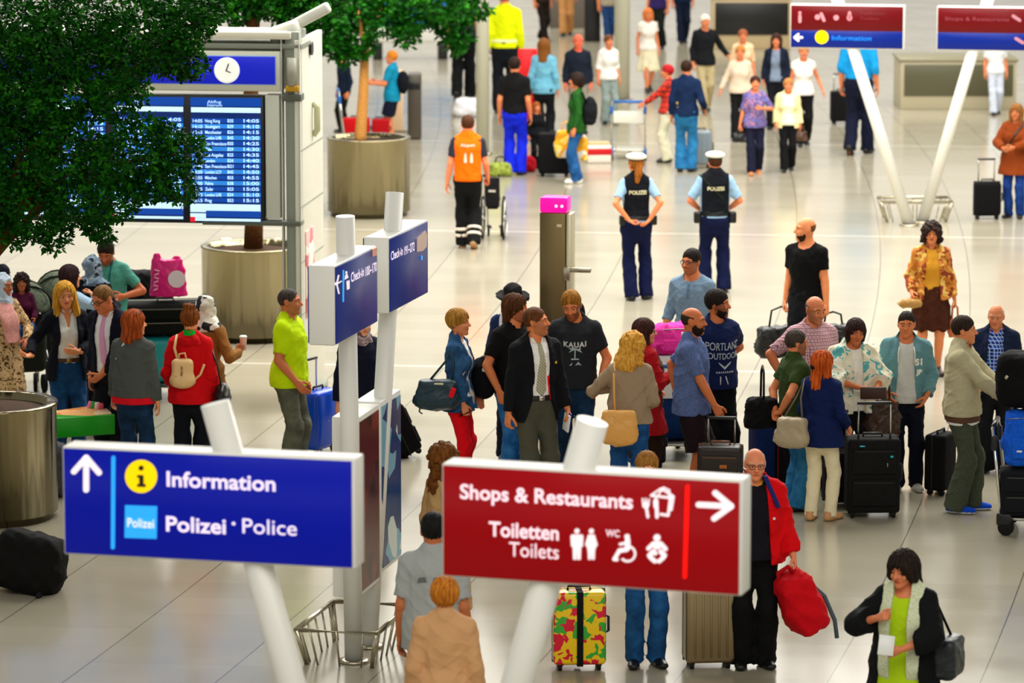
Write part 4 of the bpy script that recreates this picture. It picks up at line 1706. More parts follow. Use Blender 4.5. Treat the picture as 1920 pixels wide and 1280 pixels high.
def tree(c, z0, trunk, r_trunk, clumps, n_leaf, size, seed, lab, bark, branches):
    rt = empty('tree', Vector(c) + Vector((0, 0, z0)))
    tag(rt, lab, 'tree', 'indoor trees in steel planters')
    MB().tube(trunk, [r_trunk * (1 - .35 * i / max(1, len(trunk) - 1)) for i in range(len(trunk))], 14).build('trunk', bark, rt)
    for br_ in branches:
        MB().tube(br_, [r_trunk * .5 * (1 - .7 * i / max(1, len(br_) - 1)) for i in range(len(br_))], 8).build('branch', bark, rt)
    rng = random.Random(seed)
    pts = []
    wts = [cl[3] ** 2 for cl in clumps]
    for _ in range(n_leaf):
        cx, cy, cz, rr = rng.choices(clumps, wts)[0]
        d = unit((rng.gauss(0, 1), rng.gauss(0, 1), rng.gauss(0, 1)))
        # leaves gather in tufts near the outside of each clump
        k = rr * rng.uniform(.45, 1.0) ** .6
        p = np.array((cx, cy, cz)) + d * k * np.array((1, 1, .8))
        p += .06 * np.sin(np.array((9 * p[1], 8 * p[2], 9 * p[0])))
        pts.append(p)
    ob = link(bpy.data.objects.new('foliage', leaf_mesh('foliage', pts, size, lm, rng)), rt)
    ob['kind'] = 'stuff'
    return rt


BARK = mat('#6b4420', 'cloth', '#4a2d14')
BARKL = mat('#d59a52', 'cloth', '#b87a38')
PL = [((-14, 965), .62, 1.13), ((476, 630), .62, 1.13), ((692, 408), .62, 1.17)]
cL = pt(-14, 968)
planter(cL, .62, 1.10, 'brushed steel planter cut off by the left edge of the picture')
cA = pt(476, 631)
planter(cA, .62, 1.12, 'brushed steel planter behind the man in the lime polo shirt')
for px, py, s_ in ((424, 450, .05), (487, 458, .03), (519, 449, .035)):
    tag(blob('crumpled_paper', [Ell(pt(px, py, 1.10), (s_ * 1.6, s_, s_ * .6))], C('#f4dcd0'), h=.008, wr=.004, f=4), 'pale crumpled paper lying on the soil of the planter', 'litter', 'litter in the planter')
cB = pt(692, 402)
planter(cB, .62, 1.17, 'brushed steel planter under the far tree beside the white end panel')
# foliage seen at the left: clumps placed along the crown of the near tree
CY = cL.y
rngc = random.Random(11)
cl = []
for px, py, rpx, dy in ((40, 60, 100, .2), (150, 60, 110, .0), (270, 70, 100, -.2), (345, 40, 70, -.3), (395, 25, 40, -.1), (30, 190, 90, .3), (120, 180, 90, -.2), (215, 175, 60, -.5), (300, 110, 60, .2),
                        (30, 300, 95, .0), (120, 290, 80, -.5), (255, 285, 80, -.7), (325, 270, 55, -.6), (320, 340, 50, -.5), (60, 390, 75, -.3), (140, 390, 65, -.5), (215, 365, 60, -.7), (275, 355, 45, -.6), (20, 440, 40, -.2), (100, 445, 32, -.4), (170, 430, 35, -.5), (40, 350, 60, .3), (180, 310, 60, .2), (-60, 250, 120, .3), (-60, 400, 90, .0), (60, 120, 100, .5), (200, 120, 90, .5), (340, 110, 45, .1)):
    p = ptd(px, py, CY + dy) - cL
    cl.append((p.x, p.y, p.z - 1.0, rpx / 205.0))
tr = [(0, 0, 0), (.03, -.05, .7), (-.05, 0, 1.5), (0, 0, 2.4)]
brs = []
for px, py, dy in ((330, 290, -.6), (200, 340, -.6), (120, 230, -.3), (300, 90, -.2), (380, 30, -.2), (60, 400, -.3)):
    p = ptd(px, py, CY + dy) - cL - Vector((0, 0, 1.0))
    brs.append([(0, 0, 1.4), Vector((0, 0, 1.9)).lerp(p, .45) + Vector((0, 0, .15)), p])
tree(cL, 1.0, tr, .08, cl, 46000, .058, 3, 'dense dark green indoor tree hanging over the flight screens at the left', BARK, brs)
tree(cA, 1.0, [(0, 0, 0), (.02, 0, .5), (-.02, 0, 1.2), (0, 0, 2.2), (.05, 0, 3.2)], .12, [tuple(ptd(px, py, cA.y) - cA - Vector((0, 0, 1.0))) + (r_ / 157.0,) for px, py, r_ in ((450, 8, 45), (505, 10, 45), (550, 12, 40), (600, 8, 45), (390, -8, 50), (480, -30, 60), (570, -30, 60))], 9000, .075, 5, 'indoor tree with a thick brown trunk rising behind the flight information stand', BARK, [[(0, 0, 2.2), (.4, 0, 2.8), (.7, .1, 3.4)]])
cl = []
for px, py, rpx in ((625, 60, 55), (600, 20, 60), (660, 20, 55), (720, 20, 50), (640, 95, 35), (780, 25, 45), (760, 60, 30), (840, 40, 40), (855, 75, 28), (880, 15, 40), (700, 60, 26), (690, 92, 22), (820, 5, 50), (740, -10, 60)):
    p = ptd(px, py, cB.y + rngc.uniform(-.6, .6)) - cB
    cl.append((p.x, p.y, p.z - 1.05, rpx / 128.0))
t0 = ptd(676, 252, cB.y) - cB - Vector((0, 0, 1.05))
t1 = ptd(684, 100, cB.y) - cB - Vector((0, 0, 1.05))
t2 = ptd(672, 20, cB.y) - cB - Vector((0, 0, 1.05))
t3 = ptd(715, 15, cB.y) - cB - Vector((0, 0, 1.05))
tree(cB, 1.05, [t0 - Vector((0, 0, .15)), t0, (t0 + t1) / 2 + Vector((.01, 0, 0)), t1], .10, cl, 7000, .11, 8, 'far indoor tree with a pale tan trunk forking above the second planter', BARKL, [[t1, t2], [t1, t3]])

# ------------------------------------------------------------------ info pillar with a pink lamp
pp = pt(1039, 846)
rt = empty('help_pillar', pp, R(-12))
tag(rt, 'tall bronze steel help pillar with a glowing pink cap behind the suited man', 'pillar')
PZ = 2.48
BRZ = mat('#7d6c4a', 'metal', rough=.42)
MB().box((.27, .2, PZ), (0, 0, PZ / 2), bev=.012).build('pillar_body', BRZ, rt)
MB().box((.055, .21, PZ - .02), (.165, .01, PZ / 2), bev=.01).build('side_rail', mat('#d8cfae', 'metal', rough=.35), rt)
MB().box((.28, .24, .155), (.01, 0, PZ + .078), bev=.02).build('pink_lamp', lit('#f0109c', .75), rt)
MB().box((.05, .01, .03), (.07, -.105, PZ - .13)).build('label_plate', mat('#e8e0b8', 'paint'), rt)
for x in (.04, .1):
    MB().lathe([(.018, 0), (.016, .008)], 16, (x, -.115, PZ + .07), rot=(R(90), 0, 0)).build('lamp_spot', lit('#ffd0ec', .9), rt)
b = MB()
b.box((.07, .08, .14), (.15, -.09, PZ - .62), bev=.012)
b.box((.24, .05, .05), (.28, -.10, PZ - .58), bev=.015)
b.build('side_arm', STEEL, rt)

# ------------------------------------------------------------------ far columns and counters
for px, py, r_, lab in ((905, 290, .11, 'slim pale column beside the man in bright blue trousers'), (1166, 190, .15, 'slim pale column left of the woman in white in the far hall')):
    c = pt(px, py)
    rt = empty('column', c)
    tag(rt, lab, 'column')
    MB().lathe([(r_, 0), (r_, 7.5)], 32).build('shaft', mat('#c9c8b4', 'paint'), rt)
    MB().lathe([(r_ * 1.5, 0), (r_ * 1.5, .03), (r_ * 1.1, .05)], 32).build('foot_ring', STEEL, rt)


def counter(px0, px1, py, h, dep, m_body, m_top, lab, panel=None, yaw=0.0):
    a, b_ = pt(px0, py), pt(px1, py)
    w = (b_ - a).length
    rt = empty('counter', (a + b_) / 2, yaw)
    tag(rt, lab, 'counter')
    MB().box((w, dep, h - .05), (0, dep / 2, (h - .05) / 2), bev=.01).build('counter_body', m_body, rt)
    MB().box((w + .06, dep + .06, .05), (0, dep / 2, h - .025), bev=.01).build('counter_top', m_top, rt)
    if panel:
        MB().box((w * .94, .03, h * .62), (0, -.01, h * .58), bev=.005).build('front_panel', panel, rt)
    MB().box((w - .06, dep - .06, .08), (0, dep / 2, .04)).build('plinth', BLACKP, rt)
    return rt


counter(1030, 1100, 52, 1.15, .9, mat('#6b645c', 'paint'), mat('#8a8276', 'paint'), 'grey far counter behind the tanned woman in beige at the top')
counter(1096, 1126, 78, 1.5, .7, BLACKP, mat('#2a2a2a', 'paint'), 'tall black cabinet beside the grey far counter')
counter(1336, 1482, 92, 1.15, 1.0, mat('#c9b48c', 'paint'), mat('#a08a5c', 'paint'), 'wide far counter with a black front left of the hanging red and blue sign', mat('#0c0c0c', 'plastic'))
counter(1688, 1905, 205, .95, 1.4, mat('#b5ac90', 'paint'), mat('#8a8468', 'paint'), 'long beige and olive counter behind the right hand sign poles', mat('#56543c', 'paint'))
# far blue display behind the tree crown
c = pt(770, 112)
rt = empty('display_stand', c, R(4))
tag(rt, 'blue and white display stand half hidden by the far tree crown', 'display')
MB().box((2.0, .6, .35), (0, .3, .55), bev=.03).build('white_base', WHITE, rt)
MB().box((1.9, .5, .95), (0, .3, 1.2), bev=.03).build('blue_panel', mat('#1f76c8', 'print', '#2a8fdc', c3='#0f3c74', s=.2), rt)
for x in (-.7, .7):
    MB().box((.2, .5, .4), (x, .3, .2), bev=.02).build('foot', BLACKP, rt)
# waste bin / dark slab beside the planter
c = pt(777, 262)
rt = empty('waste_bin', c)
tag(rt, 'tall dark grey bin standing right of the far planter', 'bin')
MB().box((.24, .5, 1.15), (0, .25, .575), bev=.04).build('bin_body', mat('#4a4338', 'paint'), rt)
MB().box((.2, .03, .12), (0, -.01, .95), bev=.008).build('bin_slot', BLACKP, rt)
c = pt(744, 248)
rt = empty('wall_panel', c)
tag(rt, 'cream upright panel standing behind the far planter', 'panel')
MB().box((.22, .3, 1.1), (0, .15, .55), bev=.02).build('panel_body', mat('#e8c49c', 'paint'), rt)
MB().box((.4, .3, .03), (0, .15, .015)).build('panel_foot', STEEL, rt)

# ------------------------------------------------------------------ luggage
def suitcase(loc, yaw, w, d, h, m, label, handle=.0, tilt=0.0, trim=None, pocket=True, ribs=0, accent=None, soft=.035, group=None, cat='suitcase', name='suitcase', wheels=True, strap=None, logo=None, hfront=False):
    """upright wheeled case; front faces -Y; tilt leans it back (degrees)"""
    rt = empty(name, loc, rot=None)
    rt.rotation_euler = Matrix.Rotation(yaw, 3, 'Z').to_euler() if not tilt else (Matrix.Rotation(yaw, 3, 'Z') @ Matrix.Rotation(R(-tilt), 3, 'X')).to_euler()
    tag(rt, label, cat, group)
    trim = trim or BLACKP
    z0 = .05 if wheels else 0
    MB().box((w, d, h - z0), (0, 0, z0 + (h - z0) / 2), bev=soft, seg=4).build('shell', m, rt)
    if ribs:
        for i in range(ribs):
            x = (i + .5) / ribs * (w - .08) - (w - .08) / 2
            MB().box((.018, d + .014, h - z0 - .09), (x, 0, z0 + (h - z0) / 2), bev=.007).build('rib', m, rt)
    MB().box((w + .006, .012, h - z0 + .006), (0, d * .12, z0 + (h - z0) / 2), bev=.005).build('zip_seam', trim, rt)
    if pocket:
        pk = MB().box((w * .84, .045, (h - z0) * .36), (0, -d / 2 - .004, z0 + (h - z0) * .28), bev=.018, seg=3).build('front_pocket', m, rt)
        MB().box((w * .74, .006, .008), (0, -d / 2 - .028, z0 + (h - z0) * .42)).build('zip', trim, pk)
        pk = MB().box((w * .84, .035, (h - z0) * .34), (0, -d / 2 - .002, z0 + (h - z0) * .70), bev=.015, seg=3).build('front_pocket', m, rt)
        MB().box((w * .74, .006, .008), (0, -d / 2 - .02, z0 + (h - z0) * .84)).build('zip', trim, pk)
    MB().tube([(-.09, 0, h - .005), (-.085, 0, h + .03), (.085, 0, h + .03), (.09, 0, h - .005)], .012, 8).build('carry_handle', trim, rt)
    MB().tube([(w / 2 - .005, -.02, z0 + h * .38), (w / 2 + .025, -.02, z0 + h * .40), (w / 2 + .025, -.02, z0 + h * .58), (w / 2 - .005, -.02, z0 + h * .60)], .011, 8).build('side_handle', trim, rt)
    if handle:
        hw = w * .3
        y = -d / 2 + .04 if hfront else d / 2 - .03
        MB().tube([(-hw, y, h - .02), (-hw, y, h + handle), (hw, y, h + handle), (hw, y, h - .02)], .0105, 10).build('pull_handle', CHROME, rt)
        MB().box((hw * 2 + .03, .03, .03), (0, y, h + handle), bev=.01).build('grip', BLACKP, rt)
    if wheels:
        for sx in (-1, 1):
            for sy in (-1, 1):
                MB().tube([(sx * (w / 2 - .055) - .014, sy * (d / 2 - .05), .03), (sx * (w / 2 - .055) + .014, sy * (d / 2 - .05), .03)], .03, 16).build('wheel', RUBBER, rt)
                MB().box((.045, .05, .04), (sx * (w / 2 - .055), sy * (d / 2 - .05), .055), bev=.01).build('wheel_housing', trim, rt)
    for (x, z, sx, sz, mm) in (accent or ()):
        MB().box((sx, .012, sz), (x, -d / 2 - .034 if pocket else -d / 2 - .006, z), bev=.004).build('badge', mm, rt)
    if strap:
        MB().box((.05, d + .02, h - z0 + .012), (0, 0, z0 + (h - z0) / 2), bev=.004).build('luggage_strap', strap, rt)
    return rt


def soft_bag(loc, yaw, w, d, h, m, label, cat='bag', name='bag', strap=None, straph=.2, wr=.008, seed=3, top=.8, group=None, rot=None, pockets=False, f=1.2):
    """slumped soft bag with an optional loop handle"""
    rt = empty(name, loc, yaw, rot)
    tag(rt, label, cat, group)
    pr = [Box((0, 0, h * .5), (w / 2 * .96, d / 2, h / 2), rad=min(w, d, h) * .3, k=.05), Ell((0, 0, h * .38), (w * .54, d * .56, h * .4), k=.06)]
    blob('bag_body', pr, m, rt, h=min(w, d, h) / 16, wr=wr, seed=seed, f=f, cuts=[lambda X, Y, Z: .004 - Z])
    if strap:
        MB().tube([(-w * .25, 0, h * .95), (-w * .2, 0, h + straph * .8), (0, 0, h + straph), (w * .2, 0, h + straph * .8), (w * .25, 0, h * .95)], .012, 8).build('strap', strap, rt)
    if pockets:
        MB().box((w * .6, .05, h * .4), (0, -d / 2 - .005, h * .36), bev=.02, seg=3).build('front_pocket', m, rt)
        MB().tube([(-w * .4, -d * .42, h * .86), (0, -d * .5, h * .9), (w * .4, -d * .42, h * .86)], .006, 6).build('zip', mat('#8a8a86', 'metal'), rt)
    return rt


def trolley(loc, yaw, label, deck=True, empty_basket=True, accent='#1560b0'):
    """airport luggage trolley: push bar at +Y end"""
    rt = empty('luggage_trolley', loc, yaw)
    tag(rt, label, 'luggage trolley', 'airport luggage trolleys')
    w, l = .56, .82
    MB().tube([(-w / 2, l / 2, .16), (-w / 2, l / 2 + .1, 1.0), (w / 2, l / 2 + .1, 1.0), (w / 2, l / 2, .16)], .016, 10).build('push_frame', CHROME, rt)
    MB().tube([(-w / 2 + .03, l / 2 + .1, 1.0), (w / 2 - .03, l / 2 + .1, 1.0)], .024, 12).build('push_bar', mat(accent, 'plastic'), rt)
    MB().tube([(-w / 2, l / 2, .16), (-w * .3, -l / 2, .13), (w * .3, -l / 2, .13), (w / 2, l / 2, .16)], .018, 10).build('base_frame', CHROME, rt)
    MB().box((w * .8, l * .8, .02), (0, .02, .16), bev=.008).build('deck', mat('#b8b8ae', 'metal', rough=.4), rt)
    for sx in (-1, 1):
        MB().tube([(sx * w / 2 - .02, l / 2 - .04, .075), (sx * w / 2 + .02, l / 2 - .04, .075)], .075, 20).build('wheel', RUBBER, rt)
        MB().box((.05, .14, .12), (sx * w / 2, l / 2 - .02, .15), bev=.02).build('wheel_guard', mat(accent, 'plastic'), rt)
        MB().box((.05, .05, .14), (sx * w / 2, l / 2 + .085, .86), bev=.015).build('corner_bumper', mat(accent, 'plastic'), rt)
    MB().tube([(-.02, -l / 2 + .04, .055), (.02, -l / 2 + .04, .055)], .055, 18).build('wheel', RUBBER, rt)
    if empty_basket:
        b = MB()
        for i in range(7):
            x = (i / 6 - .5) * w * .9
            b.tube([(x, l / 2 + .06, .86), (x, l / 2 - .06, .62), (x, l / 2 - .22, .62), (x, l / 2 - .24, .78)], .005, 6)
        for y, z in ((l / 2 - .06, .62), (l / 2 - .22, .62), (l / 2 - .24, .78)):
            b.tube([(-w * .45, y, z), (w * .45, y, z)], .006, 6)
        b.build('basket', CHROME, rt)
        MB().box((w * .9, .01, .2), (0, l / 2 + .075, .74), bev=.003).build('advert_panel', mat('#d8d8cc', 'paint'), rt)
    return rt


def wheelchair(loc, yaw, label):
    rt = empty('wheelchair', loc, yaw)
    tag(rt, label, 'wheelchair')
    for sx in (-1, 1):
        x = sx * .15
        w = MB().tube([(x, .3 * math.cos(2 * PI * i / 28), .31 + .3 * math.sin(2 * PI * i / 28)) for i in range(28)], .014, 8, closed=True).build('wheel', RUBBER, rt)
        b = MB()
        for i in range(10):
            b.tube([(x, 0, .31), (x, .29 * math.cos(2 * PI * i / 10), .31 + .29 * math.sin(2 * PI * i / 10))], .003, 5)
        b.tube([(x - .03, 0, .31), (x + .03, 0, .31)], .03, 12)
        b.build('spokes', CHROME, w)
        MB().tube([(x + sx * .03, .27 * math.cos(2 * PI * i / 28), .31 + .27 * math.sin(2 * PI * i / 28)) for i in range(28)], .007, 6, closed=True).build('push_rim', CHROME, w)
        MB().tube([(x * .62 - .012, -.33, .08), (x * .62 + .012, -.33, .08)], .08, 18).build('caster', RUBBER, rt)
        MB().tube([(x * .7, .18, .5), (x * .7, .22, .93), (x * .7, .32, .95)], .012, 8).build('push_handle', CHROME, rt)
        MB().tube([(x * .7, .26, .94), (x * .7, .35, .955)], .02, 8).build('handle_grip', BLACKP, rt)
        MB().tube([(x * .7, .18, .5), (x * .7, -.28, .48), (x * .7, -.33, .16)], .012, 8).build('side_frame', CHROME, rt)
        MB().box((.07, .15, .02), (x * .6, -.42, .12), rot=(R(20), 0, 0), bev=.006).build('footrest', BLACKP, rt)
    MB().box((.19, .05, .42), (0, .21, .70), bev=.02).build('backrest', mat('#1a1a1c', 'cloth'), rt)
    MB().box((.17, .42, .10), (0, -.03, .50), bev=.03).build('folded_seat', mat('#1a1a1c', 'cloth'), rt)
    MB().box((.1, .01, .03), (0, .24, .72)).build('back_label', mat('#c8c8c0', 'paint'), rt)
    return rt

# ------------------------------------------------------------------ people in the focused rows
BK = C('#0d0e12')
NAVY = C('#0f1830')
SKIN1, SKIN2, SKIN3, SKIN4 = '#cf8a5e', '#b9744c', '#dca27c', '#9c5f3c'
BLK = LE('#0c0c0e')
JEAN = DN('#123c6e', '#2a66a4')
JDARK = DN('#0c2138', '#1c3f62')


def mshort(p, c, c2=None, **k):
    a = dict(t=.010, tt=.018, low=(.012, -.018, -.07), front=.062, noise=.0022)
    a.update(k)
    p.hair(HR(c, c2), **a)


def back_len(l, w=.085, d=.05, y=.06):
    return Prim((0, .045, .02), (0, y + .012, -l), [0, 1], [.088, w], [.055, d], k=.04)


def side_len(l, x=.085, w=.03, y=-.01):
    return [Prim((s_ * .078, .005, .01), (s_ * x, y, -l), [0, 1], [.026, w], [.045, .042], k=.03) for s_ in (-1, 1)]


# lime polo man
p = Person(541, 541, h=1.78, yaw=72, hy=8, fat=.024, skin=SKIN2, brow='#2a1c14', stubble='#a66e4a', ra=dict(p=(.19, -.14, .93), e=(.35, .8, 0)), la=dict(p=(.24, -.05, .89)))
p.hair(HR('#241c18', '#4a423c'), t=.006, tt=.004, low=(.0, -.02, -.07), front=.085, noise=.001)
p.top('polo_shirt', C('#bfe000'), sleeve=.78, hem=.86, collar=.025, wr=.0045, off=.018)
p.legs('trousers', DN('#46483c', '#6a6c5a'), wide=.022)
p.shoes(BLK)
p.tagp('man in a lime green polo shirt and grey jeans standing in profile, hand at pocket')

# redhead in grey cardigan
p = Person(250, 583, h=1.66, yaw=165, hy=-52, sex='f', fat=.022, skin=SKIN3, ra=dict(p=(.24, .0, .87)), la=dict(p=(.25, -.10, .88)))
p.hair(HR('#b4521c', '#7c300e'), t=.022, tt=.022, low=(-.05, -.1, -.12), front=.06, extra=[back_len(.15, .1, .06), ] + side_len(.12), noise=.005)
p.glasses(BLACKP, up=True, name='sunglasses')
p.legs('jeans', JDARK, wide=.01)
p.top('red_blouse', C('#e01024'), off=.016, sleeve=0, hem=.86, flare=.004)
p.top('cardigan', C('#4c504c'), off=.024, sleeve=1.95, hem=.925, wr=.005, loose=.004)
p.strap('bag_strap', C('#c8ccd8'), (.05, 1.46), (.15, 1.28), front=-1, w=.012, off=.04)
p.shoes(BLK)
p.tagp('red-haired woman in a grey cardigan over a red hem, seen from behind')

# woman in red jacket with beige backpack
p = Person(356, 577, h=1.66, yaw=178, hy=-12, sex='f', fat=.012, skin=SKIN3, ra=dict(p=(.23, -.06, .90)), la=dict(p=(.22, -.16, .98), c=.7))
p.hair(HR('#8a4a18', '#5c2c0c'), t=.014, tt=.016, low=(0, -.02, -.09), noise=.005, extra=[Ell((0, .035, .125), (.05, .045, .042), k=.02), Ell((.03, .05, .14), (.03, .02, .025), k=.01), Ell((-.035, .02, .13), (.02, .025, .025), k=.01)])
p.legs('trousers', C('#0c1018'), wide=.02)
p.top('jacket', C('#d00812'), off=.026, sleeve=1.98, hem=.83, flare=.008, wr=.005, soff=.022)
RG = p.g
p.hood(C('#c40610'))
p.bblob('green_scarf', [Prim(p.t((0, .022, 1.475)), p.t((0, .01, 1.535)), [0, 1], [.085, .068], [.085, .07], c0='f', c1='f')], C('#10a82c'), wr=.002)
p.shoes(BLK)
p.tagp('woman in a red hooded jacket and green scarf, hair in a bun, from behind')
BEIGE = LE('#e6bc82')
p.carry('backpack', [Box((.055, .185, 1.16), (.105, .055, .125), rad=.05, k=.04), Ell((.055, .18, 1.06), (.12, .08, .07), k=.05)], BEIGE, 'small beige leather backpack on the red jacket', 'backpack', wr=.001, extra=[
    lambda o: p.tube('shoulder_strap', BEIGE, [(.10, .16, 1.26), (.135, .15, 1.38), (.12, .06, 1.49), (.13, -.08, 1.42)], .014, o),
    lambda o: p.tube('shoulder_strap', BEIGE, [(-.03, .16, 1.05), (-.11, .13, 1.12), (-.15, .14, 1.22)], .012, o),
    lambda o: p.tube('top_loop', BEIGE, [(.09, .18, 1.27), (.085, .19, 1.33), (.03, .19, 1.34), (.015, .18, 1.27)], .009, o),
    lambda o: p.tube('zip', mat('#b08a50', 'metal'), [(-.01, .243, 1.12), (.05, .248, 1.10), (.12, .243, 1.12)], .004, o),
    lambda o: p.tube('tassel', mat('#b08a50', 'metal'), [(.055, .243, 1.22), (.055, .25, 1.16), (.06, .25, 1.13)], .008, o)])
p.carry('shoulder_bag', [Ell((-.31, .02, .90), (.075, .16, .12), k=.05), Box((-.31, .02, .85), (.06, .15, .08), rad=.05, k=.05)], LE('#0e0e10'), 'black slouchy bag hanging at the red jacket woman\'s right side', 'bag', wr=.004, extra=[
    lambda o: p.tube('strap', LE('#0e0e10'), [(-.31, .1, .98), (-.27, .08, 1.2), (-.2, .03, 1.38)], .009, o)])

# headscarf woman in tan coat, behind the red jacket
p = Person(386, 554, h=1.64, yaw=150, sex='f', skin=SKIN4, ra=dict(p=(.26, -.20, 1.16), e=(.6, .5, -.8), d=(.1, -.35, 1), c=.8, n=(-.3, -1, 0)), la=DOWN)
SCF = mat('#e8e4d8', 'print', '#1a1a20', s=.55, c3='#c8c4b8')
p.top('coat', C('#8a5a28'), off=.026, sleeve=1.9, hem=.55, flare=.05, wr=.006)
p.legs('trousers', BK)
p.hijab(SCF, drape=1.34)
p.shoes(BLK)
p.tagp('woman in a black and white patterned headscarf and tan coat beside the loaded trolley')
g = p.hand('r')
rt = empty('drink_cup', g + Vector((.01, -.0, -.045)))
tag(rt, 'pale pink and white cup held beside the tan coat', 'cup')
MB().lathe([(.028, 0), (.036, .12), (.038, .125)], 24).build('cup_body', mat('#f0b8b0', 'paint'), rt)
MB().lathe([(.039, .125), (.039, .135), (.03, .145)], 24).build('lid', mat('#e8f0f0', 'plastic'), rt)

# blonde in navy blazer
p = Person(120, 530, h=1.72, yaw=18, hy=-4, ht=-4, hp=8, sex='f', skin='#d89a72', brow='#8a6430', lips='#b04a48', ra=dict(p=(.40, -.20, 1.08), d=(.6, -.5, .05), n=(0, -.2, 1), c=.35), la=dict(p=(.06, -.24, 1.10), e=(.9, .5, -.4), d=(-1, -.2, .1), n=(0, 1, .1), c=.3))
p.hair(HR('#e0a838', '#b87c20'), t=.02, tt=.02, low=(-.07, -.1, -.12), front=.092, face=(.06, .075, .118), extra=[back_len(.20, .13, .05, .03)] + side_len(.19, .10, .032, -.035), noise=.004)
p.legs('jeans', DN('#0c2a50', '#1d5288'), wide=.0)
p.top('blouse', C('#ece9e2'), off=.010, sleeve=.3, hem=.97, v=(.05, 1.30), wr=.004, neck=(.078, .08, 1.5))
p.collar(C('#f4f2ee'), .02)
p.belt(LE('#3a1c0c'), 1.0, .02, .02, mat('#b08840', 'metal'))
p.top('blazer', C('#0e111c'), off=.026, sleeve=1.9, hem=.80, open=[(.78, .14), (1.0, .11), (1.2, .085), (1.44, .085)], lapel=.03, neck=(.085, .08, 1.5), arms='rl', flare=.008, soff=.02)
p.shoes(BLK)
p.tagp('blonde long-haired woman in a navy blazer, white blouse and jeans gesturing with an open hand')

# man in dark suit and pink tie
p = Person(186, 538, h=1.80, yaw=-28, hy=-14, hp=24, lean=8, fat=.02, skin='#c98258', brow='#4a3018', ra=DOWN, la=dict(p=(.06, -.30, .94), e=(.7, .6, 0), d=(-.6, -.3, -.5), c=.7))
p.hair(HR('#5a3a1c', '#8a6434'), t=.007, tt=.007, low=(.0, -.02, -.07), front=.088, noise=.0015)
p.glasses(BLACKP)
p.legs('trousers', C('#10121a'), wide=.02)
p.top('shirt', C('#f0eef2'), off=.012, sleeve=.3, hem=.95, collar=.035)
p.patch('tie', C('#e6a8d0'), lambda x, y, z: np.maximum(np.maximum(np.abs(x) - np.interp(z.ravel(), [1.0, 1.06, 1.45], [.0, .042, .022]).reshape(z.shape), y), np.maximum(1.0 - z, z - 1.46)), .020)
p.top('jacket', C('#0d1020'), off=.028, sleeve=1.9, hem=.79, open=[(.78, .12), (1.0, .10), (1.2, .085), (1.45, .085)], lapel=.035, neck=(.08, .07, 1.51), flare=.008, soff=.02)
p.shoes(BLK)
p.tagp('balding man with dark glasses, dark suit and pink tie looking down beside the blonde woman')

# left edge: woman in leopard dress with child
p = Person(6, 514, h=1.60, yaw=40, hy=15, hp=5, sex='f', fat=.02, skin=SKIN4, la=dict(p=(.12, -.28, 1.05), e=(.9, .2, -.5), n=(0, 1, 0)), ra=DOWN)
LEO = mat('#c9a878', 'spots', '#20160e', s=1.5, c3='#8a6438')
p.top('blouse', LEO, off=.018, sleeve=1.9, hem=.9, wr=.005)
p.skirt('leopard_skirt', LEO, hem=.12, flare=.09)
p.shoes(BLK)
p.hijab(C('#b8c8d8'), drape=1.42)
p.patch('pink_shawl', C('#e8a8a0', '#d08c88'), lambda x, y, z: np.maximum(np.abs(x + .25 * (z - 1.25)) - .10, np.maximum(1.02 - z, z - 1.46)), .05)
p.tagp('woman in a pale headscarf, pink shawl and leopard print dress at the left edge')
q0 = p
c0 = pt(40, 515, 1.62)
p = Person(40, 515, h=1.05, yaw=10, hs=1.25, sex='f', skin=SKIN4, root=(c0.x, c0.y, 1.62 - 1.05 * 1.03), ra=dict(p=(.2, -.25, 1.05)), la=dict(p=(.2, -.28, 1.05)), lf=(.12, -.36, 10, .45), rf=(.12, -.30, 10, .40), q=1.1, name='person')
p.hair(HR('#1c1210', '#2e1c16'), t=.03, tt=.025, low=(-.06, -.1, -.12), extra=[back_len(.13, .1, .06)] + side_len(.11), noise=.006, nf=2)
p.top('maroon_sweater', C('#4c1030'), off=.025, sleeve=1.9, hem=.88)
p.legs('jeans', JEAN, wide=.02)
p.shoes(C('#f04858'), sole=C('#e8e4e0'))
p.tagp('small child with dark curly hair, maroon sweater and pink shoes at the left edge')

# dark-haired woman in pale blue, dark head at the back, grey headscarf, teal shirt
p = Person(130, 498, h=1.62, yaw=140, hy=-25, sex='f', skin=SKIN3, ra=dict(p=(.12, -.22, 1.42), e=(.9, .2, -.6), c=.6))
p.hair(HR('#1e1014', '#341c1c'), t=.02, tt=.02, low=(-.06, -.1, -.12), extra=[back_len(.24, .1, .05)] + side_len(.16), noise=.004)
p.top('blouse', C('#a8c4dc'), off=.016, sleeve=1.9, hem=.9)
p.legs('trousers', NAVY)
p.shoes(BLK)
p.tagp('woman with long dark hair and a pale blue blouse facing away behind the blonde woman')
p = Person(4, 497, h=1.48, yaw=150, skin=SKIN4, q=1.1)
mshort(p, '#0c0e18', '#14182a')
p.top('shirt', C('#141824'), sleeve=1.9)
p.legs('trousers', BK)
p.shoes(BLK)
p.tagp('dark-haired person in dark clothes farthest back at the left edge')
p = Person(173, 480, h=1.62, yaw=160, hy=-25, sex='f', skin=SKIN4, fat=.02, ra=dict(p=(.16, -.25, 1.2)))
p.top('abaya_top', BK, off=.03, sleeve=1.9, hem=.9)
p.skirt('black_skirt', BK, hem=.08, flare=.10)
p.shoes(BLK)
p.hijab(mat('#6f8498', 'spots', '#1c2838', s=.6, c3='#a8b8c4'), drape=1.40)
p.tagp('woman in a grey patterned headscarf and black dress facing away')
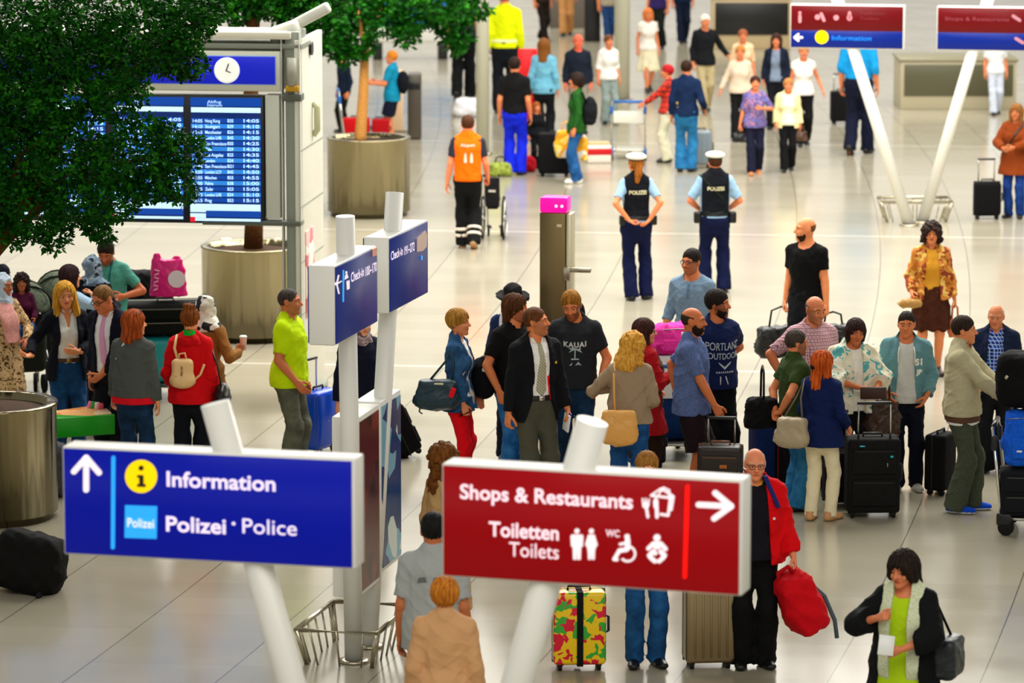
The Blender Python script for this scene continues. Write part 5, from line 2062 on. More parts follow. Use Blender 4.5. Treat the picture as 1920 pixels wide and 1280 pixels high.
p = Person(196, 455, h=1.74, yaw=-8, hp=32, skin='#c07048', stubble='#8a5438', ra=dict(p=(.02, -.3, 1.14), e=(.9, .3, -.4), c=.7), la=dict(p=(.20, -.20, 1.16), e=(.9, .5, -.4), c=.6))
mshort(p, '#1a120c', '#2c1e14')
p.top('t_shirt', C('#58a898', '#4c9888'), sleeve=.7, hem=.86, loose=.015)
p.strap('lanyard', C('#1a6a70'), (.05, 1.45), (.02, 1.10), front=1, w=.01)
p.strap('shoulder_strap', C('#4a5a30'), (-.11, 1.46), (-.10, 1.1), front=1, w=.022)
p.legs('trousers', C('#20242c'), wide=.02)
p.shoes(BLK)
p.tagp('man in a teal t-shirt looking down at something in his hands behind the trolleys')

# figure behind the check-in poles
p = Person(676, 585, h=1.64, yaw=25, sex='f', fat=.03, skin=SKIN3, ra=dict(p=(.24, .0, .86)))
ABA = C('#0a0e22')
p.top('dark_abaya', ABA, off=.035, sleeve=1.95, hem=.9, loose=.03)
p.skirt('abaya_skirt', ABA, hem=.05, flare=.12, off=.03)
p.shoes(BLK)
p.hijab(mat('#8a7078', 'spots', '#5c4450', s=.6, c3='#b8a8a0'), drape=1.40)
p.tagp('person in a dark navy robe and patterned scarf half hidden behind the check-in signs')

# short-haired blonde in denim jacket
p = Person(858, 581, h=1.68, yaw=78, hy=-4, sex='f', skin='#d08e68', brow='#8a6430', ra=dict(p=(.20, -.10, .88), c=.6), la=dict(p=(.18, -.14, .9)))
p.hair(HR('#b88434', '#7c5018'), t=.020, tt=.022, low=(.0, -.035, -.085), front=.05, noise=.004)
p.top('blouse', C('#f0ece6'), off=.010, sleeve=.2, hem=.84, collar=.03)
p.legs('red_trousers', C('#e00818'), off=.008, taper=.012)
p.top('denim_jacket', DN('#1c4068', '#34618e'), off=.022, sleeve=1.9, hem=.80, flare=.025, open=[(.78, .06), (1.1, .05), (1.45, .07)], lapel=.03, neck=(.085, .08, 1.5), wr=.005)
p.shoes(BLK)
p.tagp('short-haired blonde woman in a blue denim jacket and red trousers in profile')
TEALB = LE('#12303c')
p.carry('handbag', [Box((-.29, .13, 1.00), (.075, .19, .13), rad=.06, k=.05), Ell((-.29, .15, .93), (.095, .22, .10), k=.06)], TEALB, 'large dark teal leather handbag on the denim jacket woman\'s shoulder', 'handbag', wr=.004, f=1.5, extra=[
    lambda o: p.tube('strap', TEALB, [(-.27, .0, 1.10), (-.235, -.01, 1.28), (-.20, .02, 1.44), (-.235, .06, 1.30), (-.29, .22, 1.10)], .012, o),
    lambda o: MB().box((.008, .09, .015), Vector((-.372, .1, 1.10)) * p.S).build('name_plate', mat('#e0d8b8', 'metal'), o),
    lambda o: MB().box((.02, .05, .10), Vector((-.375, -.03, 1.02)) * p.S, rot=(R(20), 0, 0), bev=.01).build('red_scarf', C('#e01828'), o),
    lambda o: p.tube('drawstring', TEALB, [(-.33, .28, .92), (-.33, .30, .82), (-.33, .27, .80)], .008, o)])
g = p.hand('r')
tag(MB().box((.075, .014, .145), bev=.008).build('phone', mat('#1a0d10', 'plastic')), 'dark phone in the hand of the denim jacket woman', 'phone').location = g
bpy.data.objects['phone'].rotation_euler = (R(65), 0, R(70))

# man with long brown hair, black polo
p = Person(965, 553, h=1.80, yaw=38, hy=42, skin='#cf8456', brow='#4a2c14', stubble='#9a6040', ra=dict(p=(.25, -.10, .93), e=(.7, .5, 0), d=(-.1, -.3, -1), c=.5), la=DOWN)
p.hair(HR('#5c341a', '#3a1e0c'), t=.020, tt=.020, low=(-.01, -.06, -.11), front=.060, extra=[back_len(.12, .075, .045)], noise=.005)
p.top('polo_shirt', C('#0b0b0d'), sleeve=.72, hem=.88, loose=.015, collar=.025, off=.018)
p.legs('jeans', DN('#12509a', '#3c88cc'), wide=.012)
p.belt(LE('#1a120c'), .99)
p.shoes(BLK)
p.tagp('man with shoulder-long brown hair, black polo shirt and bright blue jeans')
p.carry('backpack', [Ell((-.23, .14, 1.02), (.085, .13, .19), k=.04), Box((-.23, .16, 1.0), (.07, .1, .16), rad=.06, k=.04)], C('#0c0c10'), 'black backpack slung behind the long-haired man in the black polo', 'backpack', extra=[
    lambda o: p.tube('shoulder_strap', C('#0c0c10'), [(-.22, .03, 1.18), (-.20, -.02, 1.35), (-.17, .05, 1.47), (-.2, .12, 1.2)], .014, o),
    lambda o: MB().box((.012, .06, .03), Vector((-.3, .05, 1.1)) * p.S, bev=.004).build('pale_tag', mat('#d8d8c8', 'paint'), o)])

# suited man
p = Person(1001, 577, h=1.84, yaw=26, hy=52, hp=-4, skin='#cc8454', brow='#4a2812', stubble='#a8704c', ra=dict(p=(.27, -.03, .87), c=.55), la=dict(p=(.25, -.10, .89), c=.8))
p.hair(HR('#4a2a14', '#6a3c1c'), t=.008, tt=.010, low=(.015, -.012, -.065), front=.078, noise=.0018)
p.top('shirt', C('#f2f0ee'), off=.012, sleeve=.3, hem=1.01, collar=.035)
p.legs('trousers', C('#4c4b3e'), wide=.022, wr=.003)
p.belt(LE('#14100c'), 1.0, .022, .02, CHROME)
p.patch('tie', mat('#b8b49c', 'stripe', '#8e8a72'), lambda x, y, z: np.maximum(np.maximum(np.abs(x) - np.interp(z.ravel(), [1.01, 1.07, 1.45], [.0, .048, .020]).reshape(z.shape), y), np.maximum(1.01 - z, z - 1.465)), .020)
p.top('jacket', C('#0f1014'), off=.028, sleeve=1.93, hem=.80, open=[(.78, .16), (.9, .12), (1.0, .085), (1.15, .07), (1.45, .08)], lapel=.04, neck=(.08, .07, 1.515), flare=.008, wr=.003, soff=.019)
jk = p.g
MB().box((.022, .01, .022), Vector((.115, -.155, 1.30)) * p.S, bev=.003).build('gold_pin', mat('#e0b030', 'metal'), jk)
p.strap('red_ribbon', C('#e01828'), (.075, 1.12), (.095, .98), front=1, w=.014, off=.024)
p.shoes(BLK)
p.tagp('man in a black suit jacket, white shirt, pale striped tie and grey trousers looking right')
g = p.hand('l')
rt = empty('booklets', g + Vector((0, -.02, -.03)), R(30))
rt.name = 'booklet'
tag(rt, 'white and blue folded booklet held by the suited man', 'booklet')
MB().box((.018, .10, .17), rot=(R(15), 0, 0), bev=.004).build('white_cover', mat('#f0f0f4', 'paint'), rt)
MB().box((.012, .09, .16), (.018, 0, .02), rot=(R(15), 0, 0), bev=.003).build('blue_cover', mat('#1a2c8a', 'paint'), rt)

# man in dark lettered t-shirt
p = Person(1068, 549, h=1.84, yaw=0, hy=-10, hp=20, ht=-6, skin='#cc8456', brow='#5a3416', stubble='#84502c', ra=dict(p=(.23, -.05, .9)), la=dict(p=(.22, -.13, .95), e=(.6, .6, 0), d=(-.2, -.2, -1)))
p.hair(HR('#b07828', '#7c4c14'), t=.010, tt=.022, low=(.018, -.01, -.06), front=.066, noise=.003)
p.top('t_shirt', C('#24262b'), sleeve=.68, hem=.89, loose=.012, off=.017)
tg = p.g
p.text('KAUAI', .062, mat('#c8ccc8', 'paint'), 1.285, rise=-.025, bold=.04, spacing=1.15)
PRT = mat('#a8b8bc', 'paint')
for pts in ([(-.05, 1.10), (-.02, 1.13), (-.03, 1.10)], [(.0, 1.10), (.03, 1.135), (.06, 1.10), (.03, 1.11)], [(-.035, 1.15), (.04, 1.15), (.03, 1.163), (-.03, 1.163)], [(-.005, 1.165), (.005, 1.165), (.007, 1.245), (-.004, 1.245)],
            [(0, 1.24), (.05, 1.232), (.065, 1.212), (.04, 1.222), (.055, 1.256), (.02, 1.248), (-.02, 1.26), (-.055, 1.248), (-.03, 1.24), (-.055, 1.212), (-.02, 1.23)]):
    p.decal(pts, PRT, tg)
p.legs('jeans', JDARK, wide=.012)
p.shoes(BLK)
p.tagp('fair-haired bearded man in a dark grey t-shirt lettered KAUAI looking down and smiling')

# hat woman, figure in black behind pillar
p = Person(962, 540, h=1.66, yaw=10, hp=10, sex='f', skin=SKIN3)
p.hair(HR('#7a5428', '#5a3a18'), t=.016, tt=.012, low=(-.08, -.1, -.12), extra=[back_len(.2, .1, .05)] + side_len(.18))
p.hblob('black_hat', [Ell((0, .01, .085), (.098, .115, .085), k=.02), Prim((0, .005, .036), (0, .005, .054), [0, 1], [.18, .165], [.20, .185], c0='f', c1='f', k=.03)], C('#101114'), wr=.004, f=.9)
p.top('navy_jacket', C('#1c2c58'), off=.024, sleeve=1.9, hem=.8, open=[(.8, .05), (1.45, .06)], lapel=.03)
p.strap('white_strap', C('#e8e8e8'), (-.13, 1.45), (-.11, 1.0), front=1, w=.02, off=.034)
p.legs('trousers', NAVY)
p.shoes(BLK)
p.tagp('woman in a wide black hat and navy jacket behind the long-haired man')
p = Person(1050, 470, h=1.66, yaw=-20, sex='f', fat=.045, skin=SKIN4, root=pt(1056, 812))
p.top('black_robe', C('#07070a'), off=.035, sleeve=1.9, hem=.9, loose=.04)
p.skirt('robe_skirt', C('#07070a'), hem=.06, flare=.12, off=.03)
p.hijab(C('#07070a'), drape=1.2)
p.shoes(BLK)
p.tagp('person in a black robe hidden behind the bronze pillar')

# curly blonde in taupe top
p = Person(1190, 624, h=1.68, yaw=172, hy=-40, hp=12, lean=5, sex='f', fat=.01, skin=SKIN3, la=dict(p=(.12, -.20, 1.22), e=(.9, .35, -.25), c=.6), ra=dict(p=(.16, -.24, 1.05), e=(.45, .5, -.8)))
p.hair(HR('#e0a846', '#b47a24'), t=.030, tt=.024, low=(-.05, -.09, -.12), front=.06, extra=[back_len(.19, .13, .07), Ell((.05, .06, -.13), (.07, .05, .06), k=.03), Ell((-.06, .06, -.12), (.06, .05, .06), k=.03)] + side_len(.14, .1, .04), noise=.0035, nf=2.2)
p.legs('jeans', DN('#123a70', '#225c9c'), wide=.012)
p.top('cardigan', C('#98826a'), off=.018, sleeve=1.9, hem=.92, wr=.0055, loose=.006)
p.strap('bag_strap', BEIGE, (.13, 1.45), (.10, .98), front=-1, w=.010, off=.026)
p.shoes(BLK)
p.tagp('woman with curly blonde hair and a taupe top seen from behind, elbow raised')
TAN = LE('#dca050')
p.carry('shoulder_bag', [Box((.06, .235, .93), (.155, .05, .15), rad=.04, k=.04), Ell((.06, .245, .88), (.165, .07, .13), k=.05)], TAN, 'large tan shoulder bag hanging behind the curly blonde woman', 'bag', wr=.0025, extra=[
    lambda o: p.tube('strap', TAN, [(.10, .20, 1.05), (.115, .155, 1.2), (.12, .13, 1.4)], .010, o)])

# red coat woman
p = Person(1207, 599, h=1.60, yaw=115, hy=-25, sex='f', fat=.02, skin=SKIN3, ra=dict(p=(.12, -.27, 1.20), e=(.5, .3, -.9), d=(0, -.2, 1), c=.7), la=dict(p=(.2, -.2, 1.0)))
p.hair(HR('#2c1410', '#46221a'), t=.022, tt=.022, low=(-.05, -.08, -.12), front=.045, extra=[back_len(.15, .1, .06)] + side_len(.12))
p.glasses(BLACKP)
REDC = C('#a8101a')
p.legs('trousers', C('#2a1a14'))
p.top('red_coat', REDC, off=.028, sleeve=1.9, hem=.62, flare=.05, wr=.006)
p.patch('brown_scarf', mat('#4a2c14', 'plaid', '#6c4420', s=2.2, c3='#2c180c'), lambda x, y, z: np.maximum(np.maximum(np.abs(x + .1) - .075, .5 - z), z - 1.46), .05)
p.collar(mat('#c88818', 'cloth', '#4a2c14'), .04, name='mustard_scarf', r=.02)
p.shoes(BLK)
p.tagp('dark-haired woman in a red coat and long brown scarf raising a gloved hand')
p.bblob('glove', [Prim(p.arm['r']['W'] - p.arm['r']['hd'] * .02, p.arm['r']['W'] + p.arm['r']['hd'] * .12, [0, .5, 1], [.034, .05, .036], [.03, .036, .028], k=.02)], LE('#4a2010'))

# glasses man in henley
p = Person(1297, 468, h=1.78, yaw=-22, hy=-18, hp=2, skin='#c88254', brow='#1c120c', stubble='#98603c', ra=dict(p=(.27, -.10, .90)), la=DOWN)
mshort(p, '#14100e', '#241a14', front=.066)
p.glasses(BLACKP)
p.top('henley_shirt', C('#6d87a0', '#7c98b0'), off=.014, sleeve=1.35, hem=.88, neck=(.082, .085, 1.5), wr=.004)
p.patch('button_placket', C('#5e7890'), lambda x, y, z: np.maximum(np.maximum(np.abs(x) - .016, y), np.maximum(1.28 - z, z - 1.43)), .020)
p.legs('trousers', NAVY)
p.shoes(BLK)
p.tagp('man with dark-rimmed glasses in a grey blue henley shirt standing behind the bearded men')

# bald bearded man in blue shirt
p = Person(1298, 577, h=1.79, yaw=78, hy=2, skin='#b87044', brow='#1a120e', fat=.012, ra=dict(p=(.21, -.26, .88), e=(.4, .8, -.2), c=1.0), la=dict(p=(.12, .16, .98)))
p.bald(HR('#3a2c24', '#2a1e18'), top=.045, t=.004)
p.beard(HR('#16100e', '#2a1a14'))
p.top('blue_shirt', C('#4a5c8c', '#5c6e9c'), off=.016, sleeve=.85, hem=.82, loose=.016, collar=.03, flare=.012, wr=.005)
p.legs('shorts', C('#1c0f14'), length=.47, wide=.03)
p.shoes(BLK)
p.tagp('bald man with a black beard, blue short-sleeved shirt and dark shorts holding a case handle')
BALD = p

# man in navy lettered t-shirt
p = Person(1344, 545, h=1.80, yaw=22, hy=50, skin='#bc7448', brow='#120c0a', stubble='#7e4c2e', ra=dict(p=(.2, .1, .95)), la=dict(p=(.12, .22, 1.05), e=(.9, .3, -.2)))
p.hair(HR('#14100e', '#261a14'), t=.014, tt=.022, low=(.01, -.02, -.07), front=.062, noise=.003)
p.beard(HR('#1c1410'), t=.004)
p.top('t_shirt', C('#0e1c48'), sleeve=.72, hem=.88, loose=.014, off=.018)
PRT = mat('#b8c4cc', 'paint')
for tx, sz, z, ys in (('PORTLAND', .066, 1.245, 1.5), ('OUTDOOR', .060, 1.165, 1.3)):
    p.text(tx, sz, PRT, z, x=.02, bold=.0, rise=-.012, ys=ys)
p.decal([(-.04, 1.13), (.02, 1.085), (.09, 1.13), (.08, 1.11), (.02, 1.06), (-.03, 1.11)], PRT)
for i in range(9):
    p.decal([(-.06 + .02 * i, 1.03), (-.048 + .02 * i, 1.03), (-.05 + .02 * i, 1.045), (-.058 + .02 * i, 1.045)], PRT)
p.legs('track_trousers', C('#08090c'), wide=.05, off=.018)
for sx in (-.02, .03):
    p.tube('drawstring', C('#d8d8d8'), [(sx, -.15, 1.0), (sx * 1.5, -.17, .93)], .005, p.ob)
p.shoes(BLK)
p.tagp('dark-haired bearded man in a navy lettered t-shirt and wide black trousers looking right')
# ------------------------------------------------------------------ right hand group
# bald man in black t-shirt carrying two bags
p = Person(1512, 408, h=1.80, yaw=-28, hy=-52, skin='#dc9468', brow='#3a2418', ra=dict(p=(.22, -.02, .88), c=1.0), la=dict(p=(.25, -.05, .87), c=1.0))
p.bald(HR('#7a5236', '#6a452c'), top=.03, t=.002, back=-.05)
p.beard(HR('#2e1c12'), t=.004)
p.top('black_t_shirt', C('#08080a'), sleeve=.62, hem=.90, neck=(.085, .10, 1.5), off=.014)
p.legs('trousers', C('#15171c'), wide=.012)
p.shoes(BLK)
p.tagp('bald man in a tight black t-shirt looking left, a black bag in each hand')
g = p.hand('r')
soft_bag(g + Vector((-.06, .05, -.55)), R(10), .55, .24, .36, LE('#0c0c0e'), 'black holdall in the bald man\'s right hand', 'bag', 'holdall', BLK, .22)
g = p.hand('l')
soft_bag(g + Vector((.10, .02, -.62)), R(-10), .42, .2, .5, LE('#141416'), 'black garment bag in the bald man\'s left hand', 'bag', 'garment_bag', BLK, .14, pockets=True)

# man in checked shirt
p = Person(1531, 557, h=1.78, yaw=12, hy=18, hp=12, fat=.03, skin='#c68058', brow='#3a281c', stubble='#a06c4c', ra=dict(p=(.26, .02, 1.0), e=(1, .3, 0), d=(.5, -.6, -.5)), la=DOWN)
p.bald(HR('#6a5a4c', '#4c4038'), top=.04, t=.005)
PLD = mat('#c88090', 'plaid', '#5c2440', s=.7, c3='#e8c8cc')
p.top('checked_shirt', PLD, sleeve=.85, hem=.84, loose=.014, collar=.035, off=.018)
p.legs('trousers', C('#2a2c30'), wide=.02)
p.shoes(BLK)
p.tagp('balding man in a pink and purple checked shirt behind the red-haired woman')

# man in olive t-shirt, hands behind his back
p = Person(1492, 620, h=1.62, yaw=108, hy=-4, skin='#cc8a62', brow='#241812', stubble='#8e6248', ra=dict(p=(.10, .19, .99), e=(.9, .3, .1), d=(-.7, .1, -.4), c=.8), la=dict(p=(.02, .2, .98), e=(.9, .3, 0)))
mshort(p, '#2a2420', '#4a4038')
p.top('olive_t_shirt', C('#2c3e1a', '#34481e'), sleeve=.62, hem=.86, loose=.014, off=.022)
p.legs('jeans', DN('#1a5a8e', '#3a88b8'), wide=.014)
p.shoes(BLK)
p.tagp('man in an olive green t-shirt and pale blue jeans with hands behind his back')
soft_bag(p.w(.1, .30, .80), p.yaw, .16, .30, .30, C('#0a0a0c'), 'small black shoulder bag behind the olive t-shirt man', 'bag', 'shoulder_bag', BLK, .3)

# red-haired woman in navy blazer and cream trousers
p = Person(1542, 660, 975, yaw=152, hy=-42, sex='f', fat=.018, skin=SKIN3, ra=dict(p=(.24, -.16, .96), c=.8), la=dict(p=(.16, -.24, 1.05)), rf=(.10, -.04, 16), lf=(.09, .03, 10))
p.hair(HR('#d0601c', '#96340c'), t=.022, tt=.022, low=(-.05, -.1, -.12), front=.058, extra=[back_len(.23, .085, .055, .07)] + side_len(.12), noise=.006)
p.hblob('hair_clip', [Ell((0, .115, -.03), (.04, .025, .03))], C('#101014'))
p.legs('cream_trousers', C('#e8dcb8'), taper=.006, off=.012, wr=.003)
p.top('navy_blazer', C('#0c1c4c'), off=.026, sleeve=1.75, hem=.79, flare=.035, wr=.005)
p.shoes(LE('#c89060'), sole=C('#b08850'))
p.tagp('red-haired woman in a navy blazer and cream trousers seen from behind')
TP = LE('#a8987c')
p.carry('tote_bag', [Box((.20, .27, .95), (.16, .07, .15), rad=.05, k=.04), Ell((.22, .27, .88), (.20, .09, .10), k=.05)], TP, 'taupe leather tote on the navy blazer woman\'s shoulder', 'bag', wr=.003, extra=[
    lambda o: p.tube('strap', LE('#5c5040'), [(.10, .25, 1.08), (.15, .18, 1.28), (.17, .04, 1.46), (.22, .14, 1.28), (.30, .27, 1.08)], .010, o)])
tag(blob('neck_pillow', [Ell(p.w(.20, -.22, 1.0), (.07, .07, .11))], C('#3cc0a8'), h=.012, wr=.003), 'turquoise soft bundle held in front of the navy blazer woman', 'cushion')

# woman in cream shawl
p = Person(1607, 600, h=1.62, yaw=16, hy=-4, hp=10, ht=5, sex='f', fat=.02, skin='#bc7448', brow='#140c0a', lips='#a84844', ra=dict(p=(.04, -.30, 1.12), e=(.9, .3, -.4), d=(-.8, -.5, 0), n=(0, .5, -1), c=.6), la=dict(p=(.12, -.32, 1.08), e=(.9, .3, -.4), d=(-.7, -.6, 0), n=(0, .6, 1), c=.6))
p.hair(HR('#1e1010', '#38201c'), t=.020, tt=.022, low=(-.01, -.045, -.10), front=.050, face=(.058, .07, .10), noise=.003, extra=side_len(.07, .072, .025))
p.legs('trousers', C('#0c0e14'))
SHW = mat('#ece4cc', 'print', '#e8e0c4', s=1.3, c3='#58b0b4')
p.top('blouse', C('#f0ece0'), off=.016, sleeve=1.2, hem=.86)
p.top('cream_shawl', SHW, off=.045, sleeve=1.35, hem=.84, flare=.03, loose=.03, open=[(.8, .07), (1.2, .05), (1.45, .06)], wr=.008, neck=(.085, .08, 1.5), soff=.05, hw=.03)
p.shoes(BLK)
p.tagp('dark-haired woman in a cream and turquoise shawl looking sideways, holding a brown wallet')
g = p.hand('l')
tag(MB().box((.25, .04, .12), bev=.012, seg=3).build('wallet', LE('#3c2014')), 'long brown wallet in the hands of the shawl woman', 'wallet').location = g + Vector((.02, -.08, -.02))
g = p.w(.27, -.10, .52)
soft_bag(g, R(15), .34, .16, .42, LE('#3a2418'), 'dark brown handbag hanging beside the shawl woman', 'handbag', 'handbag', LE('#3a2418'), .2)

# young man in teal hooded jacket
p = Person(1700, 585, 918, yaw=-4, hy=-4, hp=4, skin='#c47c50', brow='#1c120c', ra=dict(p=(.17, -.20, .98), e=(.4, .8, 0)), la=dict(p=(.20, -.13, .95), e=(.45, .8, 0), d=(-.4, -.2, -.8)), rf=(.07, -.05, 8), lf=(.11, .0, 14))
mshort(p, '#1c1410', '#2a2018', tt=.012, t=.005)
p.top('grey_t_shirt', C('#c8c8c4'), off=.014, sleeve=.3, hem=.87, neck=(.082, .09, 1.5), loose=.008)
p.legs('track_trousers', C('#0b0f1e'), wide=.006, taper=.008)
TEAL = C('#5a868e', '#648e96')
p.top('hooded_jacket', TEAL, off=.030, sleeve=1.93, hem=.90, open=[(.86, .11), (1.1, .085), (1.45, .07)], neck=(.09, .08, 1.5), loose=.012, wr=.006)
jk = p.g
p.hood(TEAL)
p.text('S1', .085, C('#e8e8e0'), 1.25, x=.125, g=jk, bold=.05)
p.text('JP', .065, C('#e8e8e0'), 1.16, x=.125, g=jk, bold=.05)
for sx in (-.07, .07):
    p.tube('drawstring', C('#e8e8e0'), [(sx, -.14, 1.43), (sx * 1.15, -.165, 1.36), (sx * 1.15, -.165, 1.27)], .005, jk)
p.shoes(C('#b4b0a8'), sole=C('#e8e4dc'))
p.tagp('young man in a teal hooded jacket, pale grey t-shirt and dark track trousers')

# woman in orange print jacket
p = Person(1747, 418, h=1.64, yaw=2, hy=-6, sex='f', fat=.012, skin='#d08c60', brow='#2a1a10', lips='#b04038', ra=dict(p=(.24, -.16, .98), c=.7), la=dict(p=(.27, -.03, .88), c=.8))
p.hair(HR('#1e1412', '#3a2620'), t=.038, tt=.030, low=(-.06, -.08, -.09), front=.060, face=(.058, .075, .10), noise=.006, nf=1.8, extra=side_len(.07, .095, .04))
p.top('mustard_top', C('#d8982c'), off=.014, sleeve=.3, hem=.96)
p.skirt('brown_skirt', C('#38180c', '#4c2412'), hem=.53, flare=.05)
ORP = mat('#c87a28', 'print', '#8a3414', s=1.0, c3='#e0b458')
p.top('print_jacket', ORP, off=.026, sleeve=1.85, hem=.88, open=[(.86, .10), (1.1, .085), (1.45, .06)], neck=(.085, .08, 1.5), collar=.03, wr=.005)
p.shoes(LE('#3a2014'))
p.tagp('curly dark-haired woman in an orange print jacket, mustard top and brown skirt')
tag(blob('pouch', [Ell(p.hand('r') + Vector((-.05, -.03, -.06)), (.14, .05, .06))], LE('#b08440'), h=.01, wr=.004), 'gold pouch in the right hand of the print jacket woman', 'pouch')
soft_bag(p.hand('l') + Vector((.02, .02, -.36)), 0, .14, .1, .22, LE('#b8683c'), 'tan bag hanging from the left hand of the print jacket woman', 'bag', 'handbag', LE('#b8683c'), .16)

# man in beige jacket and blue shoes
p = Person(1806, 594, 958, yaw=76, hy=6, skin='#cc8a60', brow='#241812', ra=dict(p=(.12, -.44, 1.02), e=(.5, .6, -.8), c=.9), la=dict(p=(.16, -.42, 1.03), c=.9), rf=(.09, .03, 8), lf=(.10, -.08, 8))
mshort(p, '#1e1410', '#33241a')
p.top('shirt', C('#ecebe6'), off=.012, sleeve=.3, hem=.80, collar=.03)
p.top('brown_sweater', C('#5c4030'), off=.020, sleeve=0, hem=.825, flare=.01)
p.legs('trousers', C('#3e4434', '#485040'), wide=.030)
p.top('beige_jacket', C('#b4ac88', '#bcb492'), off=.034, sleeve=1.93, hem=.88, loose=.012, collar=.03, wr=.005, soff=.026)
p.shoes(C('#1048c8'), sole=C('#e8eaf0'))
p.tagp('man in a beige jacket, olive trousers and bright blue trainers pushing a loaded trolley')

# old man in navy blazer
p = Person(1868, 572, 885, yaw=-8, hy=-6, hp=8, fat=.03, skin='#c88660', brow='#a89c8c', ra=dict(p=(.20, -.22, .96), c=.7), la=dict(p=(.2, -.2, .98)))
p.bald(HR('#d8d0c4', '#b8b0a4'), top=.075, t=.005)
p.top('checked_shirt', mat('#1a48b8', 'plaid', '#0a1c70', s=1.6, c3='#a8c4ec'), off=.014, sleeve=.3, hem=.95, collar=.035)
p.legs('trousers', C('#101216'), wide=.025)
p.top('navy_blazer', C('#141e3a'), off=.030, sleeve=1.93, hem=.82, open=[(.8, .13), (1.1, .09), (1.45, .075)], lapel=.035, neck=(.085, .07, 1.51))
p.shoes(BLK)
p.tagp('old white-haired man in a navy blazer and bright blue checked shirt')

# man in red jacket
p = Person(1416, 842, 1250, yaw=6, hy=-2, hp=6, fat=.025, skin='#d89070', brow='#c0a890', ra=DOWN, la=dict(p=(.30, -.08, .90), c=1.0))
p.bald(HR('#d0c0b0', '#b8a898'), top=.07, t=.004)
p.glasses(mat('#6a5a50', 'metal'))
p.top('dark_sweater', C('#14111a'), off=.018, sleeve=.3, hem=.88)
p.collar(C('#e0a018'), .03, name='yellow_collar', r=.006)
p.legs('trousers', C('#0a0a0c'), wide=.026)
p.top('red_jacket', C('#dc0410'), off=.036, sleeve=1.9, hem=.84, open=[(.8, .12), (1.1, .10), (1.45, .08)], neck=(.09, .07, 1.51), collar=.02, loose=.014, wr=.006)
MB().box((.02, .01, .02), Vector((.13, -.17, 1.22)) * p.S, bev=.003).build('badge', mat('#f0e0e0', 'paint'), p.g)
p.strap('blue_strap', C('#20286a'), (.10, 1.47), (.17, 1.30), front=-0, w=.018, off=.066)
p.shoes(BLK)
p.tagp('elderly bald man with glasses in an open red jacket, yellow collar and black trousers')
g = p.hand('l')
rt = soft_bag(g + Vector((.16, -.02, -.50)), R(18), .30, .36, .50, C('#d00818'), 'round red bag with a grey trailing strap held by the red jacket man', 'bag', 'red_bag', None, rot=(R(0), R(-24), R(15)))
MB().tube([(-.10, 0, .44), (-.07, 0, .55), (.02, 0, .56), (.06, 0, .46)], .02, 10).build('carry_loop', C('#b00614'), rt)
MB().tube([(.13, 0, .36), (.2, 0, .2), (.2, .0, -.02), (.16, 0, -.16)], .018, 8).build('trailing_strap', C('#50606a'), rt)

# woman in lime top, lower right
p = Person(1692, 1038, h=1.60, yaw=-22, hy=-14, hp=10, sex='f', fat=.03, skin='#d08a68', brow='#1c120e', lips='#b04840', ra=dict(p=(.14, -.22, 1.30), e=(.9, .4, -.5), c=.8), la=dict(p=(.06, -.30, 1.10), e=(1, .3, -.3), c=.6))
p.hair(HR('#16120e', '#2c2018'), t=.034, tt=.034, low=(-.04, -.08, -.11), front=.052, face=(.058, .075, .10), noise=.005, extra=[back_len(.11, .1, .065)] + side_len(.05, .09, .036))
p.top('lime_top', C('#b4d818'), off=.016, sleeve=.3, hem=.72, flare=.03, neck=(.088, .10, 1.49))
p.legs('trousers', C('#101214'))
p.patch('white_scarf', C('#dfe2cc', '#c4d0a0'), lambda x, y, z: np.maximum(np.maximum(np.abs(np.abs(x) - .11) - .045, y - .02), .78 - z), .055)
p.top('black_cardigan', C('#0e1012'), off=.04, sleeve=1.6, hem=.72, open=[(.7, .16), (1.45, .13)], neck=(.1, .08, 1.5), flare=.05, loose=.03, hw=.02)
p.shoes(BLK)
p.tagp('woman with thick dark hair, lime top, pale scarf and black cardigan at the lower right')
p.carry('shoulder_bag', [Box((.30, .10, .98), (.09, .16, .15), rad=.05, k=.04)], LE('#20262a'), 'black bag on the arm of the lime top woman', 'bag', extra=[lambda o: p.tube('strap', BLK, [(.30, .0, 1.1), (.26, .02, 1.3), (.2, .02, 1.45), (.3, .2, 1.1)], .011, o)])
tag(MB().box((.11, .004, .14), rot=(R(-20), R(8), 0), bev=.001, seg=1).build('paper_sheet', mat('#f0f2f0', 'paint')), 'white sheet of paper in the hand of the lime top woman', 'paper').location = p.hand('l') + Vector((-.02, -.04, .06))

# bottom row seen from behind
p = Person(834, 1085, h=1.62, yaw=176, sex='f', fat=.035, skin=SKIN3)
p.hair(HR('#d8882c', '#a05814'), t=.022, tt=.022, low=(-.01, -.04, -.09), front=.06, noise=.005)
p.top('tan_sweater', C('#d2a070'), off=.03, sleeve=1.9, hem=.78, flare=.01, wr=.004)
p.legs('trousers', C('#5a4a3a'))
p.shoes(BLK)
p.tagp('short ginger-haired woman in a tan sweater seen from behind at the bottom edge')
p = Person(812, 963, h=1.74, yaw=172, hy=8, skin='#b4744c', fat=.01)
mshort(p, '#0c0c0c', '#1a1a18', low=(0, -.03, -.09))
p.top('grey_t_shirt', C('#a4a8a8'), off=.022, sleeve=.8, hem=.82, loose=.03)
for pts in ([(-.09, 1.30), (-.02, 1.31), (-.03, 1.345), (-.08, 1.335)], [(.02, 1.31), (.09, 1.30), (.08, 1.335), (.03, 1.345)]):
    p.decal(pts, C('#6a6c6c'), front=False)
p.legs('trousers', C('#3a3c40'), wide=.02)
p.shoes(BLK)
p.tagp('black-haired man in a loose pale grey t-shirt seen from behind beside the red sign')
